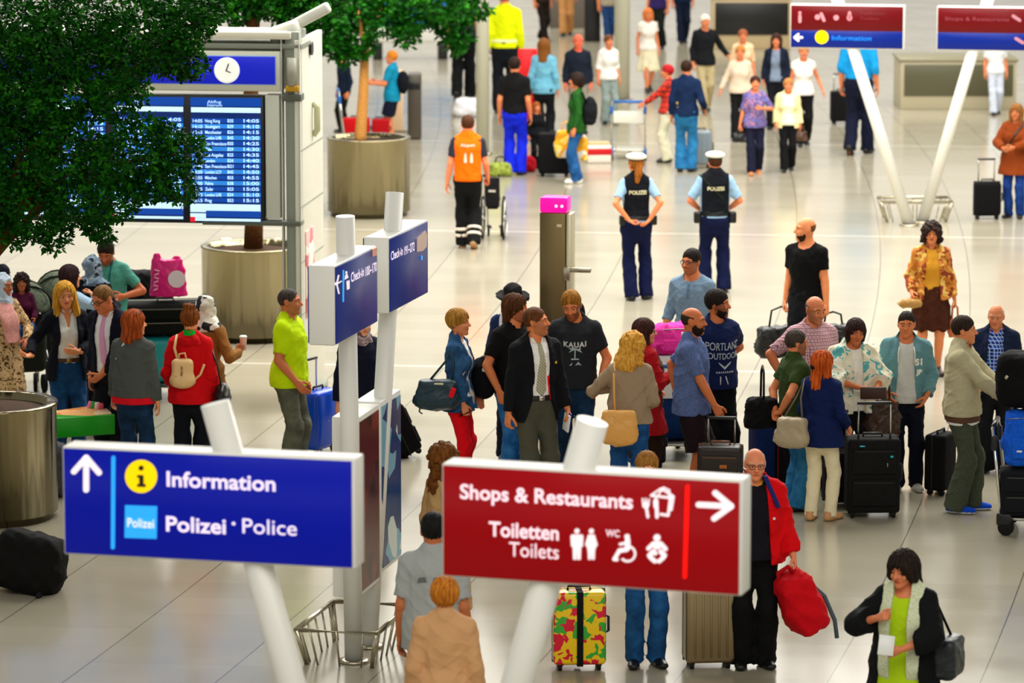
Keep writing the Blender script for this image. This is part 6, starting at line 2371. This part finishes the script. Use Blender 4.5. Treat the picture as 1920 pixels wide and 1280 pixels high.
p = Person(833, 834, h=1.66, yaw=118, hy=-15, sex='f', skin=SKIN3)
p.hair(HR('#7c4818', '#54300e'), t=.030, tt=.024, low=(-.06, -.1, -.12), extra=[back_len(.22, .1, .06, .07)] + side_len(.12), noise=.006, nf=1.8)
p.top('green_top', C('#1c2c1c'), off=.016, sleeve=.4, hem=.86)
p.top('tan_coat', C('#c09a68'), off=.03, sleeve=1.9, hem=.45, flare=.04, open=[(.4, .08), (1.45, .07)], neck=(.085, .08, 1.5))
p.legs('trousers', NAVY)
p.shoes(BLK)
p.tagp('wavy brown-haired woman in a long tan coat half hidden by the red sign')
p = Person(1214, 850, 1250, yaw=8, hp=12, skin=SKIN3, sex='f', ra=DOWN, la=dict(p=(.3, -.1, .9)))
p.hair(HR('#b07a38', '#80501c'), t=.016, tt=.018, low=(0, -.03, -.08), front=.06)
p.top('navy_jacket', C('#18243c'), off=.024, sleeve=1.9, hem=.80)
p.legs('jeans', DN('#123a66', '#22609a'), wide=.004)
p.shoes(BLK)
p.tagp('fair-haired person in blue jeans standing behind the red sign')

# ------------------------------------------------------------------ luggage on the floor
def T(px, py, z=0.0):
    return pt(px, py, z)


# left trolley stack
tl = T(322, 742)
trolley(tl, R(70), 'loaded luggage trolley carrying the teal case beside the tan coat', empty_basket=False)
suitcase(tl + Vector((-.02, .0, .18)), R(20), .72, .34, .50, mat('#18a0a4', 'plastic'), 'turquoise hard suitcase lying on the left trolley', wheels=False, pocket=False, soft=.07, trim=C('#101820'), strap=C('#101418'))
suitcase(tl + Vector((-.06, .05, .70)), R(8), 1.0, .5, .36, C('#101210'), 'big black soft suitcase across the turquoise case', wheels=False, soft=.09, trim=mat('#8a8a80', 'metal'))
z1 = 1.08
rt = empty('carrier_bag', tl + Vector((-.02, .0, z1 + .04)), R(6))
tag(rt, 'bright pink plastic carrier bag on top of the black case', 'carrier bag')
pr = [Prim((0, 0, 0), (.0, 0, .40), [0, .6, 1], [.21, .19, .15], [.10, .08, .05], c0='f', c1='f', k=.02), Prim((-.10, 0, .3), (-.13, .0, .46), [0, 1], [.08, .04], [.05, .02], k=.03), Prim((.08, 0, .3), (.09, 0, .43), [0, 1], [.08, .045], [.05, .02], k=.03)]
blob('bag_body', pr, mat('#e8087c', 'plastic', rough=.35), rt, h=.012, wr=.0022, f=1.6)
b = MB()
b.lathe([(.095, 0), (.095, .004)], 32, (.09, -.098, .2), rot=(R(84), 0, 0))
b.build('white_dot', mat('#f0dce4', 'paint'), rt)
for k in range(6):
    MB().box((.055, .004, .016), (-.145 + .004 * k, -.108 + .002 * k, .09 + k * .042), rot=(R(-6), R(18 if k % 2 else -22), 0), bev=.003, seg=1).build('pale_print', mat('#f6a8cc', 'paint'), rt)
tl2 = T(252, 712)
trolley(tl2, R(24), 'luggage trolley with dark bags behind the suited man with glasses', empty_basket=False)
suitcase(tl2 + Vector((0, .02, .18)), R(-8), .55, .36, .62, C('#0c1014'), 'dark upright suitcase on the trolley behind the glasses man', wheels=False, pocket=False)
soft_bag(tl2 + Vector((.04, .03, .83)), R(5), .46, .34, .42, C('#0a0a0c'), 'rounded black bag topping the trolley beside the pink carrier', 'bag', 'bag')
soft_bag(T(226, 815) + Vector((-.02, .0, .0)), R(10), .5, .4, .8, C('#10161c'), 'large dark bag in front of the teal t-shirt man', 'bag', 'bag')
# stroller hoods at the left edge
for px, py, yw, lab in ((52, 745, 20, 'grey pushchair with a rounded hood at the far left'), (112, 722, 5, 'second pushchair right of the grey hooded one, half hidden by the blonde woman')):
    c = T(px, py)
    rt = empty('pushchair', c, R(yw))
    tag(rt, lab, 'pushchair', 'pushchairs at the left edge')
    b = MB()
    n = 12
    hood = blob('hood', [Ell((0, 0, 1.0), (.26, .34, .30))], mat('#4c5444', 'cloth', '#5c6452'), rt, h=.02, cuts=[lambda X, Y, Z: .98 - Z, lambda X, Y, Z: -((np.sqrt((X / .235) ** 2 + (Y / .315) ** 2 + ((Z - 1.0) / .275) ** 2) - 1) * .2)])
    for k in range(3):
        a0 = (k - 1) * .18
        MB().tube([(.265 * math.cos(PI * i / n), a0, 1.0 + .305 * math.sin(PI * i / n) * math.sqrt(1 - (a0 / .36) ** 2)) for i in range(n + 1)], .012, 8).build('hood_rib', C('#20241e'), rt)
    blob('seat', [Box((0, .02, .62), (.2, .2, .32), rad=.08)], C('#2a2c26'), rt, h=.02)
    for sx in (-1, 1):
        MB().tube([(sx * .24, -.34, .1), (sx * .22, 0, .5), (sx * .2, .40, 1.05)], .014, 8).build('frame', CHROME, rt)
        for y in (-.34, .3):
            MB().tube([(sx * .26 - .02, y, .1), (sx * .26 + .02, y, .1)], .1, 20).build('wheel', RUBBER, rt)
    MB().tube([(-.2, .40, 1.05), (.2, .40, 1.05)], .018, 8).build('push_bar', BLACKP, rt)

# green crate held by the redhead
c = T(152, 812, .42)
rt = empty('market_box', c, R(22))
tag(rt, 'green and orange picture box of goods beside the redhead', 'box')
MB().box((.60, .36, .20), (0, 0, .10), bev=.01).build('green_tray', mat('#18a018', 'plastic'), rt)
MB().box((.54, .32, .02), (0, 0, .205), rot=(R(6), R(-4), 0), bev=.004).build('picture_lid', mat('#f0b070', 'print', '#f4d8b0', s=.5, c3='#d8843c'), rt)
for i, cc in enumerate(('#f080b0', '#30a030', '#f0e0e0', '#e05070')):
    MB().box((.05, .04, .12), (.12 + i * .03, .1 - i * .03, .24), rot=(R(12 * i), R(20 - 10 * i), 0), bev=.01).build('packet', mat(cc, 'paint'), rt)
soft_bag(T(136, 912), R(22), .5, .34, .40, C('#3c4048'), 'grey bag under the green picture box', 'bag', 'bag')
soft_bag(T(100, 928), R(10), .26, .32, .52, C('#505258', '#3a3c40'), 'grey soft case beside the left steel planter', 'bag', 'bag', pockets=True)
rt = soft_bag(T(45, 1108), R(-20), .62, .42, .52, C('#0c0c0b'), 'black wheeled bag tilted in the lower left corner', 'bag', 'wheeled_bag', None, rot=(R(-8), R(10), R(-20)))
for x in (-.2, .22):
    MB().tube([(x, -.2, .03), (x + .03, -.2, .03)], .035, 14).build('wheel', RUBBER, rt)
MB().tube([(-.28, 0, .4), (-.34, -.05, .2)], .012, 8).build('side_strap', mat('#b0c0b0', 'cloth'), rt)

suitcase(T(597, 848), R(60), .42, .26, .66, mat('#0a44c0', 'plastic', rough=.15), 'glossy blue hard suitcase behind the lime polo man', pocket=False, soft=.06, handle=.3, accent=[(.0, .34, .0001, .0001, CHROME)])
rt = suitcase(T(762, 852), R(118), .42, .26, .58, C('#0a0a0b'), 'black suitcase tilted and pulled along behind the denim jacket woman', tilt=26, handle=.42)
suitcase(T(1212, 875), R(10), .36, .24, .40, C('#0e0e10'), 'black case with a red stripe at the feet of the red coat woman', accent=[(-.02, .14, .16, .035, C('#b01020'))])
# trolley with pink bag
tt = T(1262, 852)
rt = trolley(tt, R(170), 'trolley with a white box and a pink backpack in front of the henley shirt man', empty_basket=False)
suitcase(tt + Vector((-.02, 0, .18)), R(8), .54, .34, .42, C('#0c2c5c', '#123a70'), 'navy suitcase lying low on the trolley with the pink bag', wheels=False, pocket=False)
tag(MB().box((.12, .1, .12), bev=.03, seg=3).build('blue_pouch', C('#1050d0')), 'small bright blue pouch beside the navy case on the trolley', 'pouch').location = tt + Vector((.24, -.22, .24))
b = empty('carton', tt + Vector((0, .03, .61)), R(6))
tag(b, 'white carton on the trolley under the pink backpack', 'box')
MB().box((.5, .4, .44), (0, 0, .22), bev=.008).build('carton_body', mat('#eceae6', 'paint'), b)
MB().box((.08, .41, .43), (0, 0, .226)).build('tape', mat('#d8d2c4', 'paint'), b)
rt = soft_bag(tt + Vector((0, -.0, 1.055)), R(10), .48, .34, .30, C('#f040a8', '#e82c98'), 'bright pink backpack lying on the white carton', 'backpack', 'pink_backpack', pockets=True)
MB().box((.03, .02, .2), (.05, -.19, .14), bev=.006).build('white_strap', C('#f0e8ec'), rt)
MB().box((.44, .02, .1), (0, -.175, .07), bev=.006).build('dark_pink_panel', C('#c01870'), rt)
# bald bearded man's brown case
suitcase(T(1350, 966), R(-8), .42, .26, .68, LE('#201610'), 'brown and black wheeled case held by the bald bearded man', handle=.24, trim=LE('#6a3c1c'), accent=[(.04, .50, .07, .035, mat('#a85a20', 'leather'))])
suitcase(T(1446, 905), R(20), .40, .28, .60, C('#0e2250', '#14306a'), 'navy suitcase behind the olive t-shirt man\'s jeans', pocket=False, trim=C('#a01838'))
suitcase(T(1482, 912), R(24), .24, .3, .52, C('#101014'), 'black case with a red edge between the jeans and the cream trousers', trim=C('#c01030'), pocket=False)
suitcase(T(1634, 966), R(2), .50, .32, .76, C('#111111', '#171716'), 'large black upright suitcase with turquoise tabs in front of the shawl woman', handle=.34, hfront=True, accent=[(-.12, .70, .05, .012, mat('#18a8c0', 'paint')), (.16, .60, .03, .02, mat('#18a8c0', 'paint')), (.12, .52, .012, .04, mat('#888880', 'metal'))])
suitcase(T(1572, 948), R(6), .30, .26, .54, C('#0f0f10'), 'smaller black suitcase between the cream trousers and the large case', pocket=False, handle=.36)
suitcase(T(1762, 925), R(62), .32, .22, .60, C('#0c0c0e'), 'slim black suitcase behind the beige jacket man', pocket=False)
# right hand trolley
tr3 = T(1965, 1000)
trolley(tr3 + Vector((.02, .12, 0)), R(78), 'trolley pushed by the beige jacket man at the right edge', empty_basket=False, accent='#15171a')
suitcase(tr3 + Vector((-.20, .02, .18)), R(-6), .5, .3, .44, C('#16161c'), 'dark upright case at the bottom of the right hand trolley', wheels=False, soft=.045, trim=mat('#5a5a58', 'metal'))
rt = soft_bag(tr3 + Vector((-.22, .02, .64)), R(-10), .40, .30, .52, C('#0c50c8', '#1660dc'), 'bright blue backpack on the right hand trolley', 'backpack', 'blue_backpack', pockets=True)
MB().box((.06, .02, .03), (-.05, -.17, .16), bev=.006).build('white_tag', mat('#f0f0f0', 'paint'), rt)
rt = soft_bag(tr3 + Vector((-.18, .06, 1.17)), R(-30), .62, .38, .52, C('#08080a'), 'large black rucksack on top of the right hand trolley', 'rucksack', 'rucksack', f=.8)
for k in range(3):
    MB().box((.03, .02, .04), (-.16 + .11 * k, -.19 + .02 * k, .30 + .05 * k), rot=(0, R(30), 0), bev=.005).build('buckle', mat('#c8c4a8', 'metal'), rt)
# behind the red sign
CAR = mat('#f0c818', 'print', '#d81838', rough=.25, s=1.0, c3='#38a838')
suitcase(T(1085, 1252), R(4), .42, .26, .64, CAR, 'suitcase covered in a multicoloured blotch pattern under the red sign', pocket=False, strap=C('#141414'))
suitcase(T(1328, 1248), R(6), .40, .28, .66, mat('#a08c68', 'metal', rough=.35), 'ribbed champagne metal suitcase under the right end of the red sign', pocket=False, ribs=5, handle=.4)
# ------------------------------------------------------------------ middle distance and far hall
# porter in orange vest with wheelchair
p = Person(877, 217, 466, yaw=180, skin='#d88a66', ra=dict(p=(.26, -.12, .92), c=.9), la=dict(p=(.27, .02, .88)), rf=(.07, .12, 6, .05, 32), lf=(.07, -.10, 6), q=1.15)
mshort(p, '#3a2012', '#54301a')
p.top('t_shirt', C('#2a2c38'), sleeve=.68, hem=.9, off=.014)
p.legs('work_trousers', C('#0e0f10'), wide=.022)
g = [p.leg[k] for k in 'rl']
p.top('safety_vest', C('#ff6a00'), off=.028, sleeve=0, hem=.90, cut=lambda x, y, z: np.abs(x) - .175, loose=.01)
vest = p.g
SIL = C('#e8d8c8')
for z in (1.02, 1.11):
    p.patch('reflective_band', SIL, lambda x, y, z_, z=z: np.maximum(np.abs(z_ - z) - .014, np.abs(x) - .172), .036, vest)
p.text('Airport', .06, SIL, 1.36, front=False, g=vest)
for x0 in (-.05, .03):
    p.decal([(x0 - .02, 1.15), (x0 + .02, 1.15), (x0 + .016, 1.24), (x0, 1.29), (x0 - .016, 1.24)], SIL, vest, False, 'reflective_print')
for k in 'rl':
    lg = p.leg[k]
    d = unit(lg['A'] - lg['K'])
    for t in (.60, .80):
        c = lg['K'] + (lg['A'] - lg['K']) * t
        p.bblob('reflective_band', [Prim(c - d * .02, c + d * .02, [0, 1], [.098, .098], c0='f', c1='f')], SIL)
p.shoes(LE('#1a1410'), sole=C('#c8a070'))
p.tagp('airport worker in an orange safety vest walking away beside a wheelchair')
wheelchair(pt(925, 448), R(176), 'folded black wheelchair pushed by the worker in the orange vest')

# police officers
POLB = C('#8fb4d8', '#9cc0e0')
VEST = C('#0d1018')
PANT = C('#0a1238')
GOLD = C('#d8d0a8')


def cap(p):
    p.hblob('cap', [Ell((0, .0, .105), (.115, .128, .036), k=.02), Ell((0, .02, .085), (.1, .115, .03), k=.02)], C('#f4f2e6'))
    p.hblob('cap_band', [Prim((0, .005, .045), (0, .01, .078), [0, 1], [.086, .094], [.104, .112], c0='f', c1='f')], BLK)
    p.hblob('cap_visor', [Ell((0, -.10, .045), (.07, .045, .010))], BLK)


p = Person(1193, 290, 562, yaw=188, hy=12, sex='f', fat=.006, skin='#dc8c60', ra=dict(p=(.13, .16, .98), e=(1, .5, 0), d=(-.6, .5, -.5), c=.4), la=dict(p=(.12, .19, .99), e=(1, .2, .1), d=(-.7, .2, -.5), c=.4), rf=(.13, -.04, 30), lf=(.06, .04, 4))
p.hair(HR('#b06820', '#7c4410'), t=.012, tt=.008, low=(-.02, -.04, -.09), extra=[Prim((.0, .10, -.02), (.03, .12, -.20), [0, .5, 1], [.04, .05, .02], [.04, .045, .02], k=.02)])
cap(p)
p.top('police_shirt', POLB, sleeve=.72, hem=.95, off=.014, collar=.02)
p.legs('police_trousers', PANT, wide=.014)
p.belt(BLK, 1.0, .026, .024)
p.top('protective_vest', VEST, off=.034, sleeve=0, hem=1.03, cut=lambda x, y, z: np.abs(x) - .15)
p.text('POLIZEI', .062, GOLD, 1.29, front=False, bold=.035, g=p.g)
for x in (-.2, .17):
    p.bblob('belt_pouch', [Box(p.t((x, .05, .97)), (.04, .05, .06), rad=.015)], BLK)
p.shoes(BLK)
p.tagp('policewoman with a white cap, ponytail and dark vest seen from behind, hands on her belt')
p = Person(1341, 287, 548, yaw=182, hy=8, fat=.012, skin='#d88a66', ra=dict(p=(.17, -.16, 1.02), e=(1, .7, 0), c=.5), la=dict(p=(.17, -.16, 1.02), e=(1, .7, 0), c=.5), rf=(.12, 0, 14), lf=(.12, 0, 14))
mshort(p, '#3a2010', '#54301a', tt=.006)
cap(p)
p.top('police_shirt', POLB, sleeve=.85, hem=.95, off=.018, collar=.03)
p.legs('police_trousers', PANT, wide=.02)
p.belt(BLK, 1.0, .028, .026)
p.top('protective_vest', VEST, off=.040, sleeve=0, hem=1.03, cut=lambda x, y, z: np.abs(x) - .17)
p.text('POLIZEI', .062, GOLD, 1.30, front=False, bold=.035, g=p.g)
p.strap('radio_strap', C('#20281c'), (.13, 1.42), (-.10, 1.18), front=-1, w=.010, off=.048)
for x in (-.22, .22):
    p.bblob('belt_pouch', [Box(p.t((x, .03, .95)), (.045, .06, .07), rad=.02)], BLK)
p.shoes(BLK)
p.tagp('broad policeman with a white cap and dark vest seen from behind, elbows out')

WALK = dict(rf=(.07, -.20, 8, .0, 0), lf=(.07, .16, 8, .05, 32))
Q2 = dict(q=1.5)


def far(px, py, fy, yaw, label, top, bot, hair=('#2a1a12', 12), sex='m', shoes=BLK, walk=False, top2=None, kind='trousers', sleeve=.7, hem=.88, topname='t_shirt', skin='#cc8660', long=0, open_=.07, **k):
    """person in the blurred distance"""
    kw = dict(Q2)
    if walk:
        kw.update(WALK)
    kw.update(k)
    p = Person(px, py, fy, yaw=yaw, sex=sex, skin=skin, **kw)
    if hair:
        if long:
            p.hair(HR(hair[0]), t=.022, tt=.02, low=(-.05, -.09, -.12), extra=[back_len(long, .09, .055)] + side_len(long * .7))
        else:
            mshort(p, hair[0], t=.014 if sex == 'm' else .02)
    p.top(topname, top, sleeve=sleeve, hem=hem, off=.018, wr=.004)
    if kind == 'skirt':
        p.skirt('dress_skirt', bot, hem=.45, flare=.05)
    elif kind == 'shorts':
        p.legs('shorts', bot, length=.45, wide=.03)
    else:
        p.legs(kind, bot, wide=.014)
    if top2:
        p.top('jacket', top2, off=.032, sleeve=1.9, hem=.82, open=[(.8, open_ + .03), (1.45, open_)])
    p.shoes(shoes)
    p.tagp(label)
    return p


p = far(965, 108, 328, 168, 'man in a black t-shirt and baggy bright blue trousers seen from behind', C('#0c0c0e'), C('#1224d0'), ('#241610',), sleeve=.75, hem=.92)
p = far(1006, 192, 318, 20, 'long-haired person in black standing right of the blue trousers', BK, BK, ('#8a4a1c',), sex='f', long=.26, sleeve=1.9, topname='black_top')
p = far(1082, 137, 343, -95, 'person in a green top with a black rucksack and yellow bags facing left', C('#1c5018'), JEAN, ('#24140e',), sex='f', sleeve=1.9, hem=.8, topname='green_sweater', long=.06, shoes=C('#e8e4d8'))
p.carry('rucksack', [Ell((0, .21, 1.16), (.14, .12, .22), k=.05), Box((0, .2, 1.08), (.14, .1, .14), rad=.06, k=.05)], C('#101216'), 'black rucksack on the back of the green topped person', 'rucksack', extra=[lambda o: p.tube('shoulder_strap', BK, [(.1, .15, 1.3), (.12, .1, 1.45), (.13, -.08, 1.42), (.14, 0, 1.2)], .018, o)])
YB = mat('#f0a818', 'print', '#f8d868', s=.5, c3='#e8e0d0')
soft_bag(pt(1062, 336, .0) + Vector((0, 0, .35)), R(10), .34, .16, .44, YB, 'yellow and white shopping bag nearer the blue trousers', 'shopping bag', 'shopping_bag', mat('#f0a818', 'paint'), .14, f=.8)
soft_bag(pt(1086, 338, .0) + Vector((0, -.05, .33)), R(-20), .24, .16, .42, YB, 'narrower yellow shopping bag on the right of the other one', 'shopping bag', 'shopping_bag', mat('#f0a818', 'paint'), .14, f=.8)
far(1020, 73, 268, 168, 'long brown-haired woman in a pale denim jacket seen from behind', DN('#5a9ab8', '#78b8d0'), BK, ('#7a4a1c',), sex='f', long=.24, sleeve=1.9, hem=.84, topname='denim_jacket')
far(1084, 66, 250, 8, 'red-faced man in a dark navy sweater above the green topped person', C('#161e2c'), C('#8a8478'), ('#d86a50',), sleeve=1.9, topname='sweater', skin='#d8684c')
p = far(946, -22, 212, 178, 'worker in a bright yellow high-visibility jacket at the top edge', C('#dce800'), C('#10141c'), ('#20140c',), sleeve=1.9, hem=.92, topname='safety_jacket', fat=.02)
p.patch('reflective_band', C('#f0f0c0'), lambda x, y, z: np.abs(z - 1.02) - .02, .028)
far(868, -40, 188, 172, 'person in black trousers half hidden by the tree crown', C('#24282c'), C('#0e1012'), walk=True)
p = far(1287, 114, 322, 168, 'man in a navy sweater and blue jeans standing beside a grey suitcase', C('#0e2244'), DN('#1a5a8c', '#2e7cae'), ('#2e1a10',), sleeve=1.9, hem=.88, topname='navy_sweater', ra=dict(p=(.28, -.12, .98)))
p.patch('yellow_patch', C('#d8b020'), lambda x, y, z: np.maximum(np.maximum(np.abs(x - .14) - .03, np.abs(z - 1.05) - .06), -y), .024)
far(1252, 122, 304, -100, 'person in a red and black top reaching for the empty trolley', mat('#d83018', 'plaid', '#2a1414', s=2, c3='#d83018'), C('#d8d4b8'), ('#a81820',), sex='f', sleeve=1.9, topname='red_shirt', la=dict(p=(.16, -.42, 1.05)), ra=dict(p=(.16, -.42, 1.05)))
far(1322, 28, 208, 14, 'white-haired man in a dark jacket and khaki trousers striding', C('#14161a'), C('#b8a880'), ('#e8e0d0',), sleeve=1.9, hem=.84, topname='dark_jacket', walk=True, la=dict(p=(.42, -.12, 1.0)))
far(1215, 16, 172, 14, 'woman with ginger hair in a long white dress', C('#ece4dc'), C('#e8e0c0'), ('#d87838',), sex='f', long=.14, sleeve=.5, kind='skirt', topname='white_blouse', walk=True)
far(1141, 66, 232, 24, 'person in white with a grey panel left of the second column', C('#e8e6e0'), C('#8a9a98'), ('#6a4028',), sex='f', sleeve=1.2, topname='white_shirt')
p = far(1416, 143, 326, 2, 'woman in a purple flowered blouse and dark trousers walking towards us', mat('#5a5088', 'print', '#6a68a8', s=1.6, c3='#b87888'), C('#14162c'), ('#3a1c14',), sex='f', fat=.02, hem=.84, topname='flowered_blouse', walk=True, shoes=LE('#c87840'), sleeve=.95, la=dict(p=(.10, -.25, 1.2), e=(.9, .3, -.5)), ra=dict(p=(.27, -.05, .88), c=.7))
soft_bag(p.hand('r') + Vector((0, 0, -.2)), 0, .2, .08, .14, BLK, 'small dark purse in the hand of the flowered blouse woman', 'purse', 'purse', BLK, .08)
p = far(1478, 148, 320, 0, 'woman in a pale yellow cardigan and black trousers walking towards us', C('#f4f0c8'), C('#0e0e10'), ('#b87840',), sex='f', fat=.012, hem=.88, topname='yellow_top', walk=True, top2=C('#f0e4a8'), open_=.09)
soft_bag(p.hand('l') + Vector((.03, 0, -.2)), 0, .18, .08, .16, LE('#4a3020'), 'brown bag in the hand of the pale yellow cardigan woman', 'bag', 'handbag', LE('#4a3020'), .1)
far(1388, 86, 262, -6, 'woman in a beige sweater and black trousers behind the flowered blouse', C('#dcc8b0'), C('#121214'), ('#b8783c',), sex='f', sleeve=1.9, topname='beige_sweater', fat=.02, walk=True, ra=dict(p=(.36, -.05, .92)))
far(1393, 56, 222, 2, 'person in a peach top farthest back above the beige sweater', C('#f0c8a0'), C('#a8a8a4'), ('#9c5838',), sex='f', topname='peach_top', sleeve=1.0)
far(1456, 64, 240, -10, 'woman with dark hair in a navy jacket and grey top', C('#7c8aa0'), C('#121218'), ('#3a2018',), sex='f', long=.18, top2=C('#161e30'), topname='grey_top', walk=True)
far(1507, 84, 272, 4, 'woman in a white sleeveless top and black trousers, arms bare', C('#f4ece4'), C('#101010'), ('#c88a5c',), sex='f', sleeve=.25, topname='white_top', walk=True, la=dict(p=(.34, -.05, .95)))
p = far(1612, 34, 290, 160, 'man in a bright blue shirt and dark suit trousers walking away behind the sign pole', C('#1490d0'), C('#10142a'), ('#2a1a12',), sleeve=1.3, topname='blue_shirt', walk=True, hem=.98)
p = Person(1906, 196, 408, yaw=-22, sex='f', skin='#b87850', q=1.3, fat=.02, ra=dict(p=(.12, -.3, 1.1), e=(.9, .3, -.5)), la=dict(p=(.05, -.32, 1.12), e=(.9, .3, -.5)))
p.hair(HR('#8a5a2c'), t=.026, tt=.022, low=(-.06, -.1, -.12), extra=[back_len(.2, .1, .06)] + side_len(.16))
p.top('brown_coat', C('#8a3c10', '#7a3410'), off=.034, sleeve=1.9, hem=.68, flare=.04)
p.legs('jeans', DN('#122c6a', '#20489a'))
p.strap('bag_strap', LE('#2a1608'), (.12, 1.45), (-.15, 1.0), front=1, w=.02, off=.042)
p.shoes(BLK)
p.tagp('woman in a rust brown coat and jeans at the right edge beside a black suitcase')
suitcase(pt(1850, 410), R(4), .40, .25, .56, C('#0b0b0c'), 'black upright suitcase beside the rust brown coat', handle=.32, pocket=False, soft=.06)
p = far(735, 96, 268, -100, 'person in a bright teal shirt and dark shorts beyond the far planter', C('#0e84a8'), C('#0e1428'), ('#c87820',), kind='shorts', hem=.8, sleeve=.8, la=dict(p=(.2, -.34, 1.15)), ra=dict(p=(.2, -.34, 1.15)), fat=.015)
p.carry('rucksack', [Ell((0, .21, 1.16), (.14, .12, .22), k=.05)], C('#0c1018'), 'black rucksack on the teal shirt person beyond the far planter', 'rucksack')
far(644, 98, 248, -60, 'person in dark navy clothes behind the far planter', C('#101c30'), C('#0c0e12'), ('#14141c',), sleeve=1.9, topname='dark_jacket')
tr4 = pt(690, 277)
trolley(tr4, R(95), 'trolley with red cases behind the far planter', empty_basket=False)
suitcase(tr4 + Vector((-.2, 0, .18)), 0, .46, .3, .34, C('#b80c14'), 'red case on the left of the far trolley', wheels=False, pocket=False)
suitcase(tr4 + Vector((.22, .02, .18)), 0, .30, .3, .32, C('#a00a12'), 'second red case on the right of the far trolley', wheels=False, pocket=False)
trolley(pt(1180, 296), R(176), 'empty luggage trolley with blue fittings left of the navy sweater man')
suitcase(pt(1311, 314), R(4), .40, .28, .62, mat('#7c8890', 'plastic'), 'grey suitcase beside the blue jeans of the navy sweater man', pocket=False, ribs=4, soft=.05)
suitcase(pt(1040, 330), R(-8), .5, .32, .7, C('#0c0c0e'), 'tall black suitcase between the blue trousers and the yellow bags', pocket=False)
c = pt(1122, 304)
rt = empty('cool_box', c, R(6))
tag(rt, 'red and white box on the floor right of the yellow bags', 'box')
MB().box((.40, .3, .30), (0, 0, .15), bev=.02).build('box_body', mat('#e8dcd0', 'paint'), rt)
MB().box((.41, .31, .11), (0, 0, .19), bev=.01).build('red_band', mat('#c00c18', 'paint'), rt)
MB().box((.36, .26, .05), (0, 0, .32), bev=.015).build('lid', mat('#c8a878', 'paint'), rt)
soft_bag(pt(938, 330), R(15), .34, .25, .22, C('#b0c050', '#3a4420'), 'lime and black sports bag at the feet of the blue trousers', 'bag', 'sports_bag', BK, .1)
soft_bag(pt(986, 322), R(15), .3, .25, .26, C('#a80c1c'), 'red bag on the floor behind the blue trousers', 'bag', 'bag', None)
c = pt(989, 262)
rt = empty('banner_stand', c)
tag(rt, 'red upright banner behind the man in bright blue trousers', 'banner')
MB().box((.34, .04, 1.5), (0, 0, .85), bev=.01).build('banner', mat('#e00414', 'paint'), rt)
MB().box((.36, .2, .06), (0, 0, .05), bev=.01).build('foot', STEEL, rt)
soft_bag(pt(880, 218), R(5), .55, .3, .34, C('#e8e8f0'), 'white bag on the floor left of the slim pale column', 'bag', 'bag', None)
suitcase(pt(1576, 232), R(10), .36, .26, .60, C('#0e0e10'), 'black suitcase pulled by the bright blue shirt man', handle=.3, pocket=False, accent=[(.1, .4, .06, .14, C('#b01028'))])
# top edge walkers
for px, py, fy, yw, lab, tc_, bc, hc in ((1062, -82, 66, 0, 'person in a pale top and tan trousers at the top edge', '#a8b0b4', '#c89058', '#6a4020'), (1140, -62, 84, 20, 'person in a beige top and blue jeans at the top edge', '#9a907c', '#1c3c6c', '#4a3020'),
                                         (1234, -60, 92, -20, 'person in a purple top and black trousers above the white dress', '#2c2058', '#181c18', '#2a1810'), (1280, -70, 80, 10, 'person in dark navy left of the white-haired man at the top edge', '#0c1c38', '#0e1830', '#20140c'),
                                         (1016, -70, 78, 40, 'person in dark brown near the yellow jacket at the top edge', '#2c2018', '#1c1410', '#20140c'), (1868, 60, 214, 5, 'person in white far back at the right edge', '#e8ecf0', '#c8d0e0', '#8a5a3c')):
    far(px, py, fy, yw, lab, C(tc_), C(bc), (hc,), walk=True)
